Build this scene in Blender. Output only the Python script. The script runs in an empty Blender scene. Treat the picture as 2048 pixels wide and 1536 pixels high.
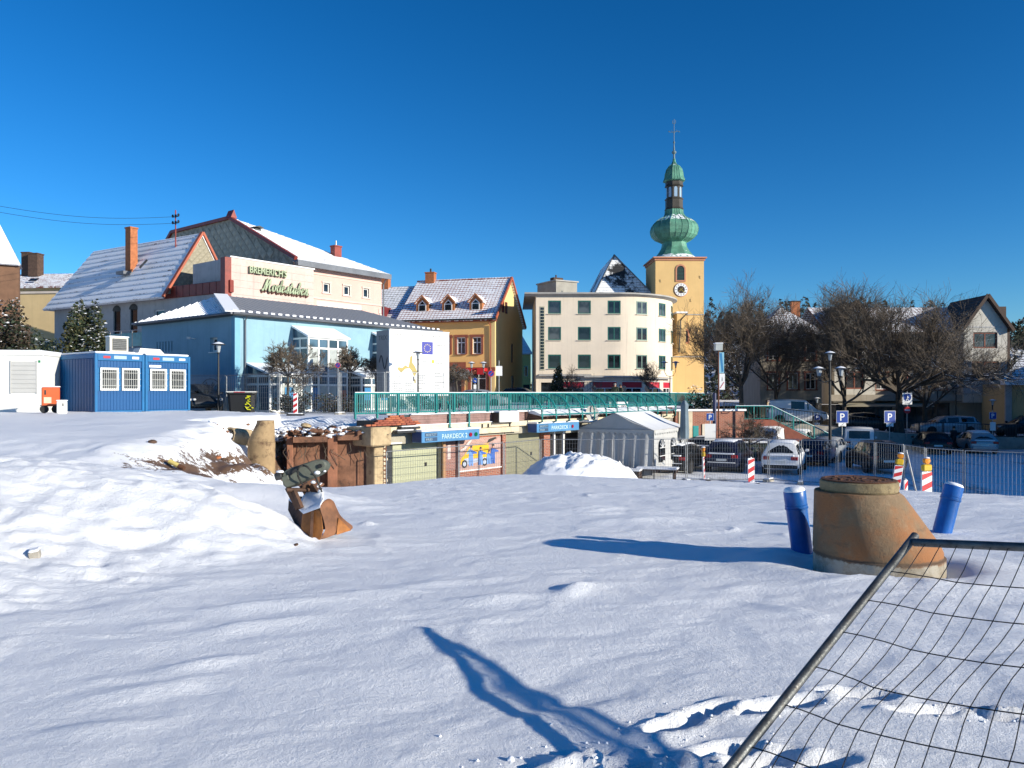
import bpy, math, random
import numpy as np
from mathutils import Vector, Matrix
random.seed(7)
R = math.radians
scene = bpy.context.scene
col = scene.collection

# ---------------------------------------------------------------- camera, light, exposure
cam_d = bpy.data.cameras.new('camera'); cam = bpy.data.objects.new('camera', cam_d); col.objects.link(cam)
cam_d.sensor_width = 36.0; cam_d.lens = 36.0*1560/2048; cam_d.shift_y = 18/2048
cam_d.clip_start = 0.05; cam_d.clip_end = 3000
cam.location = (0, 0, 0); cam.rotation_euler = (R(90), 0, 0)
scene.camera = cam

SUN = Vector((.875, -.484, .300)).normalized()
SUN_EL = math.asin(SUN.z); SUN_AZ = math.atan2(SUN.x, SUN.y)
world = bpy.data.worlds.new('World'); scene.world = world; world.use_nodes = True
wt = world.node_tree; wt.nodes.clear()
wo = wt.nodes.new('ShaderNodeOutputWorld'); wb = wt.nodes.new('ShaderNodeBackground'); ws = wt.nodes.new('ShaderNodeTexSky')
ws.sky_type = 'NISHITA'; ws.sun_disc = False; ws.sun_elevation = SUN_EL; ws.sun_rotation = SUN_AZ
ws.altitude = 0; ws.air_density = 1.0; ws.dust_density = 0.0; ws.ozone_density = 6.0
wg = wt.nodes.new('ShaderNodeGamma'); wg.inputs[1].default_value = 1.3; wh = wt.nodes.new('ShaderNodeHueSaturation'); wh.inputs['Hue'].default_value = .496; wh.inputs['Saturation'].default_value = 1.10
wb.inputs[1].default_value = .058
wt.links.new(ws.outputs[0], wg.inputs[0]); wt.links.new(wg.outputs[0], wh.inputs['Color']); wt.links.new(wh.outputs[0], wb.inputs[0]); wt.links.new(wb.outputs[0], wo.inputs[0])
sl = bpy.data.lights.new('sun', 'SUN'); so = bpy.data.objects.new('sun', sl); col.objects.link(so)
sl.energy = 4.2; sl.angle = R(.53); sl.color = (1.0, .93, .79)
so.rotation_euler = SUN.to_track_quat('Z', 'Y').to_euler(); so.location = (60, -40, 40)
scene.view_settings.view_transform = 'Standard'; scene.view_settings.look = 'None'
scene.view_settings.gamma = 1; scene.view_settings.use_curve_mapping = False
scene.view_settings.exposure = 0.70
scene.cycles.max_bounces = 6; scene.cycles.diffuse_bounces = 3; scene.cycles.glossy_bounces = 3
scene.cycles.transparent_max_bounces = 8; scene.cycles.caustics_reflective = False; scene.cycles.caustics_refractive = False

# ---------------------------------------------------------------- helpers
def at(px, Y, py=786):          # a sight measured in the photograph, at a distance of Y metres, as a place in the world
    return Vector(((px-1024)/1560*Y, Y, (786-py)/1560*Y))
def V(*a): return Vector(a)

class MB:
    """collects faces, builds ONE mesh object"""
    def __init__(s): s.v = []; s.f = []; s.m = []
    def add(s, vs, fs, m=0):
        b = len(s.v); s.v += [tuple(v) for v in vs]
        for f in fs: s.f.append([i+b for i in f]); s.m.append(m)
        return s
    def quad(s, a, b, c, d, m=0): return s.add([a, b, c, d], [(0, 1, 2, 3)], m)
    def poly(s, pts, m=0): return s.add(pts, [tuple(range(len(pts)))], m)
    def box(s, x0, x1, y0, y1, z0, z1, m=0, mx=None):
        vs = [V(x, y, z) for z in (z0, z1) for y in (y0, y1) for x in (x0, x1)]
        if mx is not None: vs = [mx @ v for v in vs]
        return s.add(vs, [(0, 2, 3, 1), (4, 5, 7, 6), (0, 1, 5, 4), (2, 6, 7, 3), (0, 4, 6, 2), (1, 3, 7, 5)], m)
    def bbox(s, x0, x1, y0, y1, z0, z1, b=.02, m=0, mx=None):      # box with chamfered edges
        def ring(z, i): return [(x0+i, y0, z), (x1-i, y0, z), (x1, y0+i, z), (x1, y1-i, z), (x1-i, y1, z), (x0+i, y1, z), (x0, y1-i, z), (x0, y0+i, z)]
        def inn(z): return [(x0+2*b, y0+b, z), (x1-2*b, y0+b, z), (x1-b, y0+2*b, z), (x1-b, y1-2*b, z), (x1-2*b, y1-b, z), (x0+2*b, y1-b, z), (x0+b, y1-2*b, z), (x0+b, y0+2*b, z)]
        rs = [inn(z0), ring(z0+b, b), ring(z1-b, b), inn(z1)]
        return s.rings(rs, m, True, mx)
    def rings(s, rs, m=0, caps=True, mx=None, closed=True):
        n = len(rs[0]); vs = [V(*p) for r in rs for p in r]
        if mx is not None: vs = [mx @ v for v in vs]
        fs = []
        for i in range(len(rs)-1):
            for j in range(n if closed else n-1):
                k = (j+1) % n; fs.append((i*n+j, i*n+k, (i+1)*n+k, (i+1)*n+j))
        if caps: fs.append(tuple(range(n-1, -1, -1))); fs.append(tuple((len(rs)-1)*n+j for j in range(n)))
        return s.add(vs, fs, m)
    def tube(s, pts, r, n=6, m=0, caps=True):
        pts = [V(*p) for p in pts]; rr = r if isinstance(r, (list, tuple)) else [r]*len(pts)
        rs = []; up = V(0, 0, 1)
        for i, p in enumerate(pts):
            d = (pts[min(i+1, len(pts)-1)]-pts[max(i-1, 0)]).normalized()
            a = d.cross(up if abs(d.z) < .95 else V(1, 0, 0)).normalized(); b = a.cross(d)
            rs.append([p+a*math.cos(2*math.pi*k/n)*rr[i]+b*math.sin(2*math.pi*k/n)*rr[i] for k in range(n)])
        return s.rings(rs, m, caps)
    def cyl(s, c, r, h, n=16, m=0, r2=None):
        c = V(*c); return s.lathe([(r, 0), (r if r2 is None else r2, h)], n, m, c)
    def lathe(s, prof, n=24, m=0, c=(0, 0, 0), off=0.0, caps=True):
        c = V(*c)
        rs = [[(c.x+r*math.cos(2*math.pi*(k+off)/n), c.y+r*math.sin(2*math.pi*(k+off)/n), c.z+z) for k in range(n)] for r, z in prof]
        return s.rings(rs, m, caps)
    def prism(s, poly, y0, y1, m=0, mx=None):                      # polygon in x,z extruded along y
        n = len(poly); vs = [V(x, y0, z) for x, z in poly]+[V(x, y1, z) for x, z in poly]
        if mx is not None: vs = [mx @ v for v in vs]
        fs = [tuple(range(n)), tuple(range(2*n-1, n-1, -1))]+[(i, n+i, n+(i+1) % n, (i+1) % n) for i in range(n)]
        return s.add(vs, fs, m)
    def rock(s, c, q, m, r):                                        # a broken lump
        k = len(s.v); s.lathe([(q*.4, -q*.5), (q, -.15*q), (q*.85, q*.25), (q*.3, q*.42)], r.choice((5, 6, 7)), m, c, r.random()); e = r.uniform(.6, 1.3), r.uniform(.6, 1.3)
        s.v[k:] = [(c[0]+(x-c[0])*e[0]+r.uniform(-.3, .3)*q, c[1]+(y-c[1])*e[1]+r.uniform(-.3, .3)*q, z+r.uniform(-.25, .25)*q) for x, y, z in s.v[k:]]
        return s
    def mesh(s, name, mats, smooth=False, recalc=True):
        me = bpy.data.meshes.new(name); me.from_pydata(s.v, [], s.f)
        for x in (mats if isinstance(mats, (list, tuple)) else [mats]): me.materials.append(x)
        if any(s.m): me.polygons.foreach_set('material_index', s.m)
        if recalc:
            import bmesh
            bm = bmesh.new(); bm.from_mesh(me); bmesh.ops.recalc_face_normals(bm, faces=bm.faces); bm.to_mesh(me); bm.free()
        if smooth:
            me.polygons.foreach_set('use_smooth', [True]*len(me.polygons))
            try: me.set_sharp_from_angle(angle=R(smooth if smooth is not True else 45))
            except Exception: pass
        me.update(); return me
    def build(s, name, mats, parent=None, loc=None, rot=None, smooth=False, label=None, recalc=True, kind=None):
        return link(name, s.mesh(name, mats, smooth, recalc), parent, loc, rot, label, kind)

def link(name, me, parent=None, loc=None, rot=None, label=None, kind=None, mx=None):
    o = bpy.data.objects.new(name, me); col.objects.link(o)
    if parent is not None: o.parent = parent
    if mx is not None: o.matrix_local = mx
    if loc is not None: o.location = loc
    if rot is not None: o.rotation_euler = rot
    if label: o['label'] = label
    if kind: o['kind'] = kind
    return o
def tag(o, label, cat, group=None):
    o['label'] = label; o['category'] = cat
    if group: o['group'] = group
    return o
def thing(name, label, cat, loc=(0, 0, 0), rz=0, group=None):
    o = bpy.data.objects.new(name, None); col.objects.link(o); o.location = loc; o.rotation_euler = (0, 0, rz)
    o.empty_display_size = .3
    return tag(o, label, cat, group)
def struct(o): o['kind'] = 'structure'; return o
def kids(o): return [c for c in bpy.data.objects if c.parent == o]
def copy_tree(o, parent=None):
    c = o.copy(); col.objects.link(c)
    if parent is not None: c.parent = parent
    for ch in list(o.children): copy_tree(ch, c)
    return c
def dup(o, loc, rz=0, label=None, scale=None):
    c = copy_tree(o); c.location = loc; c.rotation_euler = (0, 0, rz)
    if label: c['label'] = label
    if scale: c.scale = scale
    return c
def text(s, name, m, size, parent=None, mx=None, ext=.004, shear=0, bold=0, align='LEFT', width=None, label=None):
    cu = bpy.data.curves.new(name, 'FONT'); cu.body = s; cu.size = size; cu.extrude = ext; cu.shear = shear; cu.offset = bold
    cu.align_x = align; cu.resolution_u = 3; cu.materials.append(m)
    o = bpy.data.objects.new(name, cu); col.objects.link(o)
    bpy.context.view_layer.update()
    dg = bpy.context.evaluated_depsgraph_get(); me = bpy.data.meshes.new_from_object(o.evaluated_get(dg))
    bpy.data.objects.remove(o); bpy.data.curves.remove(cu)
    if width and len(me.vertices):
        xs = [v.co.x for v in me.vertices]; k = width/(max(xs)-min(xs)); x0 = min(xs)
        for v in me.vertices: v.co.x = (v.co.x-x0)*k
    return link(name, me, parent, mx=mx, label=label)
def wallmx(x, y, z):        # text standing on a facade that faces local -y
    return Matrix(((1, 0, 0, x), (0, 0, -1, y), (0, 1, 0, z), (0, 0, 0, 1)))

# ---------------------------------------------------------------- materials
class NT:
    def __init__(s, m): s.t = m.node_tree
    def n(s, ty, **kw):
        x = s.t.nodes.new(ty)
        for k, v in kw.items(): setattr(x, k, v)
        return x
    def put(s, sock, v):
        if hasattr(v, 'links') or isinstance(v, bpy.types.NodeSocket): s.t.links.new(v, sock)
        else: sock.default_value = v
    def math(s, op, a, b=0.0, clamp=False):
        x = s.n('ShaderNodeMath', operation=op, use_clamp=clamp); s.put(x.inputs[0], a); s.put(x.inputs[1], b); return x.outputs[0]
    def mix(s, f, a, b):
        x = s.n('ShaderNodeMix', data_type='RGBA'); s.put(x.inputs[0], f)
        for i, c in ((6, a), (7, b)): s.put(x.inputs[i], (*c, 1) if isinstance(c, tuple) and len(c) == 3 else c)
        return x.outputs[2]
    def noise(s, scale, detail=4, vec=None, rough=.55, out='Fac'):
        x = s.n('ShaderNodeTexNoise'); x.inputs['Scale'].default_value = scale; x.inputs['Detail'].default_value = detail; x.inputs['Roughness'].default_value = rough
        if vec is not None: s.t.links.new(vec, x.inputs['Vector'])
        return x.outputs[out]
    def ramp(s, f, a, b, lo=0.0, hi=1.0, smooth=True):
        x = s.n('ShaderNodeMapRange', interpolation_type='SMOOTHSTEP' if smooth else 'LINEAR'); s.put(x.inputs[0], f)
        for i, v in enumerate((a, b, lo, hi)): s.put(x.inputs[i+1], v)
        return x.outputs[0]
    def coord(s, out='Object'): return s.n('ShaderNodeTexCoord').outputs[out]
    def sep(s, v): x = s.n('ShaderNodeSeparateXYZ'); s.t.links.new(v, x.inputs[0]); return x.outputs
    def scale(s, v, sc):
        x = s.n('ShaderNodeMapping'); s.t.links.new(v, x.inputs[0]); x.inputs['Scale'].default_value = sc; return x.outputs[0]
    def bump(s, h, strength, dist=.02):
        x = s.n('ShaderNodeBump'); x.inputs['Strength'].default_value = strength; x.inputs['Distance'].default_value = dist; s.t.links.new(h, x.inputs['Height']); return x.outputs[0]
SNOW = (.86, .875, .90)
MATS = {}
def newmat(name):
    m = bpy.data.materials.new(name); m.use_nodes = True
    return m, NT(m), m.node_tree.nodes['Principled BSDF']
def M(name, c, rough=.6, metal=0.0, var=.22, vs=1.2, bump=.15, bs=40, dirt=0.0, dirtc=(.09, .07, .055), snow=None, spec=.5, streak=0.0, emit=None):
    """colour with mottling, optional dirt blotches, rain streaks and snow lying on faces that look up"""
    if name in MATS: return MATS[name]
    m, T, p = newmat(name); MATS[name] = m
    co = T.coord()
    d = tuple(max(0, x*(1-var)) for x in c); l = tuple(min(1, x*(1+var*.6)) for x in c)
    f = T.noise(vs, 6, co, .65); cc = T.mix(T.ramp(f, .3, .7), d, l)
    fine = T.noise(bs, 4, co)
    if streak:
        sv = T.scale(co, (3.0, 3.0, .12)); sn = T.noise(1.6, 5, sv, .6)
        cc = T.mix(T.math('MULTIPLY', T.ramp(sn, .52, .75), streak), cc, tuple(x*.45 for x in c))
    if dirt:
        dn = T.noise(vs*2.3, 8, co, .72); cc = T.mix(T.math('MULTIPLY', T.ramp(dn, .5, .68), dirt), cc, dirtc)
    ro = T.ramp(fine, .2, .8, max(.03, rough-.08), min(1, rough+.08))
    if snow is not None:
        g = T.n('ShaderNodeNewGeometry'); nz = T.sep(g.outputs['Normal'])[2]
        sn = T.noise(2.5, 6, co, .7)
        k = T.ramp(T.math('ADD', nz, T.math('MULTIPLY', T.math('SUBTRACT', sn, .5), 1.4)), snow, snow+.12)
        cc = T.mix(k, cc, SNOW); ro = T.math('MAXIMUM', ro, T.math('MULTIPLY', k, .7))
    T.put(p.inputs['Base Color'], cc if not isinstance(cc, tuple) else (*cc, 1)); T.put(p.inputs['Roughness'], ro)
    p.inputs['Metallic'].default_value = metal; p.inputs['Specular IOR Level'].default_value = spec
    if bump: T.t.links.new(T.bump(fine, bump, .01), p.inputs['Normal'])
    if emit: p.inputs['Emission Color'].default_value = (*c, 1); p.inputs['Emission Strength'].default_value = emit
    return m
def snowmat(name, bs=55, strength=.5, dirt=0.0, dirtc=(.10, .065, .045), track=0.0):
    m, T, p = newmat(name); MATS[name] = m
    co = T.coord(); a = T.noise(bs, 5, co, .7); b = T.noise(bs*.22, 5, co, .6); c = T.noise(bs*3.2, 2, co, .5)
    h = T.math('ADD', T.math('ADD', a, T.math('MULTIPLY', b, 1.6)), T.math('MULTIPLY', c, .35))
    cc = T.mix(T.noise(1.1, 4, co), (.83, .85, .885), (.90, .905, .92))
    if dirt:
        at_ = T.n('ShaderNodeAttribute'); at_.attribute_name = 'soil'
        dn = T.math('ADD', T.math('MULTIPLY', T.noise(1.6, 9, co, .8), .6), T.math('MULTIPLY', T.noise(6, 6, co, .75), .4))
        k = T.ramp(T.math('ADD', at_.outputs['Fac'], T.math('MULTIPLY', T.math('SUBTRACT', dn, .5), 3.2)), .46, .54)
        soil = T.mix(T.noise(9, 6, co, .7), (.075, .042, .026), (.20, .125, .08))
        cc = T.mix(k, cc, soil)
    if track:
        xy = T.sep(co); w = T.noise(.35, 5, T.scale(co, (1.5, .35, 1)), .7); g = T.noise(6, 6, co, .75)
        k = T.ramp(T.math('ADD', w, T.math('MULTIPLY', g, .35)), .72, .86)
        cc = T.mix(T.math('MULTIPLY', k, track), cc, (.16, .15, .145))
    T.t.links.new(cc, p.inputs['Base Color']); p.inputs['Roughness'].default_value = .55; p.inputs['Specular IOR Level'].default_value = .3
    T.t.links.new(T.bump(h, strength, .012), p.inputs['Normal'])
    return m
def tilemat(name, tile, snow=.7, cw=.25, ch=.33, gx=.12, gy=.25, rows_only=False, rough=.7, patch=.5, ns=.7):
    """roof tiles in object x (along) and y (up the slope) with snow lying in the courses"""
    m, T, p = newmat(name); MATS[name] = m
    co = T.coord(); xyz = T.sep(co)
    wob = T.math('MULTIPLY', T.math('SUBTRACT', T.noise(1.7, 3, co), .5), .25)
    fy = T.math('FRACT', T.math('ADD', T.math('DIVIDE', xyz[1], ch), wob)); fx = T.math('FRACT', T.math('DIVIDE', xyz[0], cw))
    ey = T.ramp(fy, gy*.5, gy*1.1)
    ex = T.ramp(T.math('ABSOLUTE', T.math('SUBTRACT', fx, .5)), .5-gx, .5-gx*.4, 1, 0)
    base = ey if rows_only else T.math('MULTIPLY', ey, ex)
    nz = T.noise(ns, 6, co, .7); nf = T.noise(9, 5, co, .7)
    fac = T.math('ADD', T.math('MULTIPLY', T.math('SUBTRACT', nz, .5), 2*patch), T.math('MULTIPLY', T.math('SUBTRACT', nf, .5), .7))
    k = T.ramp(T.math('ADD', T.math('MULTIPLY', base, .55), T.math('ADD', fac, snow-.36)), .42, .62)
    tc = T.mix(T.noise(6, 4, co), tuple(x*.7 for x in tile), tuple(min(1, x*1.25) for x in tile))
    cc = T.mix(k, tc, SNOW); T.t.links.new(cc, p.inputs['Base Color']); p.inputs['Roughness'].default_value = rough
    T.t.links.new(T.bump(T.math('ADD', base, T.math('MULTIPLY', k, .5)), .5, .03), p.inputs['Normal'])
    return m
def glassmat(name, c=(.012, .016, .02), rough=.06, spec=.6):
    m, T, p = newmat(name); MATS[name] = m
    co = T.coord(); cc = T.mix(T.ramp(T.noise(.8, 2, co), .4, .6), tuple(x*.6 for x in c), tuple(x*1.7 for x in c))
    T.t.links.new(cc, p.inputs['Base Color']); p.inputs['Roughness'].default_value = rough; p.inputs['Specular IOR Level'].default_value = spec
    return m
def brickmat(name, c1, c2, mortar, bw=.24, bh=.075, dirt=.3, snow=False):
    m, T, p = newmat(name); MATS[name] = m
    co = T.coord(); s = T.sep(co); cb = T.n('ShaderNodeCombineXYZ')
    T.t.links.new(T.math('ADD', s[0], s[1]), cb.inputs[0]); T.t.links.new(s[2], cb.inputs[1])
    b = T.n('ShaderNodeTexBrick'); T.t.links.new(cb.outputs[0], b.inputs['Vector'])
    b.inputs['Color1'].default_value = (*c1, 1); b.inputs['Color2'].default_value = (*c2, 1); b.inputs['Mortar'].default_value = (*mortar, 1)
    b.inputs['Scale'].default_value = 1; b.inputs['Brick Width'].default_value = bw; b.inputs['Row Height'].default_value = bh; b.inputs['Mortar Size'].default_value = .006
    cc = T.mix(T.math('MULTIPLY', T.ramp(T.noise(1.5, 8, co, .7), .48, .7), dirt), b.outputs['Color'], (.06, .045, .035))
    T.t.links.new(cc, p.inputs['Base Color']); p.inputs['Roughness'].default_value = .8
    T.t.links.new(T.bump(b.outputs['Fac'], -.4, .01), p.inputs['Normal'])
    return m
def flat(name, c, rough=.5, **k): return M(name, c, rough, var=k.pop('var', .06), bump=k.pop('bump', 0), **k)

m_snow = snowmat('snow', 40, .35)
m_ground = snowmat('snow_on_ground', 105, .8, dirt=1)
m_lot = snowmat('trodden_snow', 30, .8, track=.75)
m_glass = glassmat('window_glass')
m_glass_b = glassmat('blue_window_glass', (.05, .085, .12), .04, .8)
m_white = M('white_paint', (.78, .78, .75), .45, var=.08, bump=.05)
m_galv = M('galvanised_steel', (.34, .35, .36), .42, metal=.75, var=.25, vs=8, bump=.1)
m_dsteel = M('dark_steel', (.045, .048, .05), .5, metal=.4, var=.3, vs=6)
m_black = M('black_plastic', (.012, .012, .013), .5, var=.2)
m_green = M('teal_green_paint', (.015, .21, .20), .4, var=.2, vs=4, dirt=.25, dirtc=(.03, .05, .04))
m_red = flat('signal_red', (.52, .018, .022), .45)
m_wht = flat('sign_white', (.80, .80, .79), .5)
m_blue = flat('sign_blue', (.01, .055, .30), .4)
m_blk = flat('print_black', (.02, .02, .02), .6)
m_conc = M('concrete', (.36, .33, .28), .85, var=.25, dirt=.4, bump=.4, bs=60)
m_bark = M('bark', (.07, .055, .042), .9, var=.4, vs=6, bump=.5, snow=.66)
m_twig = M('twig', (.112, .086, .062), .9, var=.3, vs=3, bump=0, snow=.88)
# ---------------------------------------------------------------- the lie of the land
def _hash(ix, iy, seed):
    h = (ix.astype(np.int64)*374761393+iy.astype(np.int64)*668265263+seed*1442695041) & 0xffffffff
    h = ((h ^ (h >> 13))*1274126177) & 0xffffffff
    return ((h ^ (h >> 16)) & 0xffff)/65535.0
def vnoise(x, y, seed=0):
    ix = np.floor(x); iy = np.floor(y); fx = x-ix; fy = y-iy
    u = fx*fx*fx*(fx*(fx*6-15)+10); v = fy*fy*fy*(fy*(fy*6-15)+10)
    a = _hash(ix, iy, seed); b = _hash(ix+1, iy, seed); c = _hash(ix, iy+1, seed); d = _hash(ix+1, iy+1, seed)
    return (a*(1-u)+b*u)*(1-v)+(c*(1-u)+d*u)*v-.5
def fbm(x, y, seed=0, oct=4, gain=.5):
    s = 0; a = 1.0
    for i in range(oct): s = s+a*vnoise(x*2**i, y*2**i, seed+i*17); a *= gain
    return s
def sm(x, a, b):
    t = np.clip((x-a)/(b-a), 0, 1); return t*t*(3-2*t)
U = V(.62, .785, 0).normalized(); NRM = V(U.y, -U.x, 0)          # the deck front runs along U and faces NRM
RZ = math.atan2(U.y, U.x)
F0 = V(-2.85, 32, 0)
def deck(t, off=0.0, z=0.0): p = F0+U*t+NRM*off; return V(p.x, p.y, z)
PLAZA = -1.0; LOT = -4.12
TOE = np.array([(-30, -8), (-11, 1.4), (-7, 2.9), (-4.9, 4.3), (-3.75, 5.6), (-2.95, 7.1), (-2.42, 8.7), (-2.3, 9.5), (-2.5, 10.6), (-3.2, 12.0), (-4.6, 13.4), (-8, 14.6), (-30, 15.5)], float)
def poly_sd(X, Y, P):
    d = np.full(X.shape, 1e9); ins = np.zeros(X.shape, bool); n = len(P)
    for i in range(n):
        a = P[i]; b = P[(i+1) % n]; e = b-a
        t = np.clip(((X-a[0])*e[0]+(Y-a[1])*e[1])/(e @ e), 0, 1)
        d = np.minimum(d, np.hypot(X-a[0]-t*e[0], Y-a[1]-t*e[1]))
        c = (a[1] > Y) != (b[1] > Y)
        with np.errstate(divide='ignore', invalid='ignore'): xi = (b[0]-a[0])*(Y-a[1])/(b[1]-a[1])+a[0]
        ins ^= c & (X < xi)
    return np.where(ins, d, -d)
def ground_at_px(px, py):
    Y = 1.45/((py-786)/1560-.048); return (px-1024)/1560*Y, Y
BUMPS = []      # (x, y, long, short, angle, height): wind drifts and buried lumps seen in the photograph
for px, py, a, b, ang, h in [(1000, 1205, .36, .17, 20, .085), (1150, 1185, .34, .12, 62, .085), (880, 1170, .4, .14, 35, .05), (1425, 978, .9, .4, 0, .16), (1190, 1018, .5, .28, 20, .1), (1310, 1040, .9, .3, 10, .09), (735, 1050, .12, .1, 0, .1), (880, 1035, .8, .3, -20, .09), (1560, 1215, .3, .1, -50, .05),
        (560, 1215, .7, .13, 20, .06), (500, 1255, .5, .12, 30, .05), (1240, 985, .6, .3, 0, .09), (700, 1195, .6, .12, 14, .05), (300, 1380, .3, .12, 25, .05), (420, 1330, .35, .1, 35, .05), (210, 1460, .25, .1, 20, .04)]:
    x, y = ground_at_px(px, py); BUMPS.append((x, y, a, b, R(ang), h*.62))
PRINTS = []     # footprints: (x, y, angle)
for px, py, ang in [(1345, 1455, 35), (1420, 1425, 35), (1520, 1422, 30), (1590, 1412, 25), (1700, 1390, 0), (1735, 1394, 0), (1850, 1428, -5), (1905, 1425, -5), (1960, 1432, -10), (2030, 1440, 0), (1460, 1500, 20), (1530, 1520, 20), (1640, 1530, 10)]:
    x, y = ground_at_px(px, py); PRINTS.append((x, y, R(ang)))
MANHOLE = (3.93, 8.45)
def height(X, Y, detail=True):
    base = -1.45-.048*Y
    yb = np.interp(X, [-9, -6.5, -4.6, -3.4, -1.6, -.2, 1.0, 2.5, 6.6, 11.3, 16, 25], [20, 20, 19.6, 21, 24.0, 25.6, 25.4, 24, 21.4, 17.0, 13.5, 10])
    o = Y-yb; H = base-.24*np.where(o > 0, np.sqrt(o*o+.8)-.894, 0); H = np.maximum(H, -4.75)
    # terrace with the containers, and the dug slope beside it
    xe = np.interp(Y, [14, 18, 24, 27, 29.5, 31.5], [-8.0, -8.8, -9.8, -10.6, -10.0, -6])
    terr = -1.02+.2*sm(Y, 22, 31)+.05*fbm(X*.5, Y*.5, 5)
    rag = .9*fbm(X*.6, Y*.6, 31, 4)
    w = 1-sm(X+rag*1.2, xe, xe+3.3)
    w = w*sm(Y+rag, 11.5, 18.5)
    H = H*(1-w)+terr*w
    soil = np.clip(1-np.abs(w-.45)/.55, 0, 1)*sm(Y, 13.5, 17)*(.34+.40*sm(X, -9.8, -7.4))
    soil = np.maximum(soil, .75*np.exp(-((X+8.0)**2/1.4+(Y-26.4)**2/2.5)))
    # low hump between the slope and the big mound
    H = H+.42*np.exp(-(((X+5.4)/2.0)**2+((Y-15.2)/1.3)**2)**1.3)
    # big foreground mound
    sd = poly_sd(X, Y, TOE)+.22*fbm(X*.9, Y*.9, 33, 3)+.07*fbm(X*4, Y*4, 34, 2); s = np.maximum(sd, 0)
    soft = np.interp(Y, [4, 7, 8.8, 10.2], [2.2, 1.7, .8, .10]); s = s*s/(s+soft)
    L = np.interp(Y, [3, 7.5, 9.3, 10.5], [4.6, 4.4, 2.9, 2.45])
    H = H+1.5*(1-np.exp(-s/L))+.03*np.exp(-sd*sd/.12)
    mound = sm(sd, -.1, .8)
    if detail:
        ca, sa = math.cos(R(18)), math.sin(R(18)); p = X*ca+Y*sa; q = -X*sa+Y*ca
        near = 1-sm(Y, 14, 26)
        wp = p+.5*fbm(X*.9, Y*.9, 71, 2); wq = q+.4*fbm(X*.9, Y*.9, 72, 2)
        H = H+.05*fbm(X*.22, Y*.3, 1, 3)+(.019+.022*mound)*fbm(wp*.8, wq*1.4, 2, 4, .5)+.016*near*fbm(wp*2.6, wq*4.6, 3, 4)
        H = H-.17*mound*np.maximum(fbm(X*1.7, Y*2.1, 9, 2)-.16, 0)+.05*mound*fbm(X*3.5, Y*4.5, 10, 3)+.10*soil*fbm(X*3, Y*3, 12, 4)
        H = H+.0022*(1-sm(Y, 5, 12))*fbm(X*14, Y*14, 40, 3)
        rd = np.clip(1-np.abs(2.6*vnoise(wp*.95, wq*1.9, 64)), 0, 1)**4*sm(vnoise(X*.55+9, Y*.8, 65), .02, .3); H = H+.022*rd*(.5+near)
        for x, y, a, b, an, h in BUMPS:
            m = (np.abs(X-x) < 3) & (np.abs(Y-y) < 3); dx = X[m]-x; dy = Y[m]-y
            u = dx*math.cos(an)+dy*math.sin(an); v = -dx*math.sin(an)+dy*math.cos(an)
            H[m] += h*np.exp(-(u/a)**2-(v/b)**2)
        for x, y, an in PRINTS:
            m = (np.abs(X-x) < .5) & (np.abs(Y-y) < .5); dx = X[m]-x; dy = Y[m]-y
            u = dx*math.cos(an)+dy*math.sin(an); v = -dx*math.sin(an)+dy*math.cos(an)
            r = np.sqrt((u/.17)**2+(v/.065)**2); H[m] += -.06*(1-sm(r, .6, 1.2))+.014*np.exp(-((r-1.35)/.3)**2)+.016*np.exp(-(r/1.7)**4)*fbm(X[m]*14, Y[m]*14, 50, 3)
        # churned snow where the fallen panel's foot was dragged
        k = np.exp(-(((X-.52)/.42)**2+((Y-3.3)/.2)**2)**2)
        H = H+k*(-.01+.13*fbm(X*6, Y*6, 60, 3)+.045*fbm(X*17, Y*17, 61, 2))
        # hollow round the manhole and pipes
        d = np.hypot(X-MANHOLE[0], Y-MANHOLE[1]); H = H-.09*np.exp(-((d-.62)/.22)**2)+.05*np.exp(-((d-1.15)/.35)**2)
    # nothing under the deck and the square behind it
    tt = (X-F0.x)*U.x+(Y-F0.y)*U.y; dn = (X-F0.x)*NRM.x+(Y-F0.y)*NRM.y
    behindF = (dn < -.25) & (tt > -3.6)
    yR = np.interp(X, [-8.3, -5.0], [28.2, 29.1]); behindR = (X > -8.25) & (X < -4.8) & (Y > yR+.2)
    side = (Y > 28.4) & (X > -8.25-(Y-28.2)*.36)
    cut = behindF | behindR | side
    H = np.where(cut, np.minimum(H, -5.0), H)
    soil = np.clip(soil+.25*np.exp(-((X+6.5)**2/5+(Y-27.0)**2/2.5)), 0, 1)
    return H, soil
def grow(a, b, d0, k, c):
    """steps from a to b: d0 inside |x - c| < 6, growing beyond"""
    xs = [a]
    while xs[-1] < b: xs.append(xs[-1]+max(d0, k*max(0, abs(xs[-1]-c)-4.5)))
    return np.array(xs)
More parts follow.
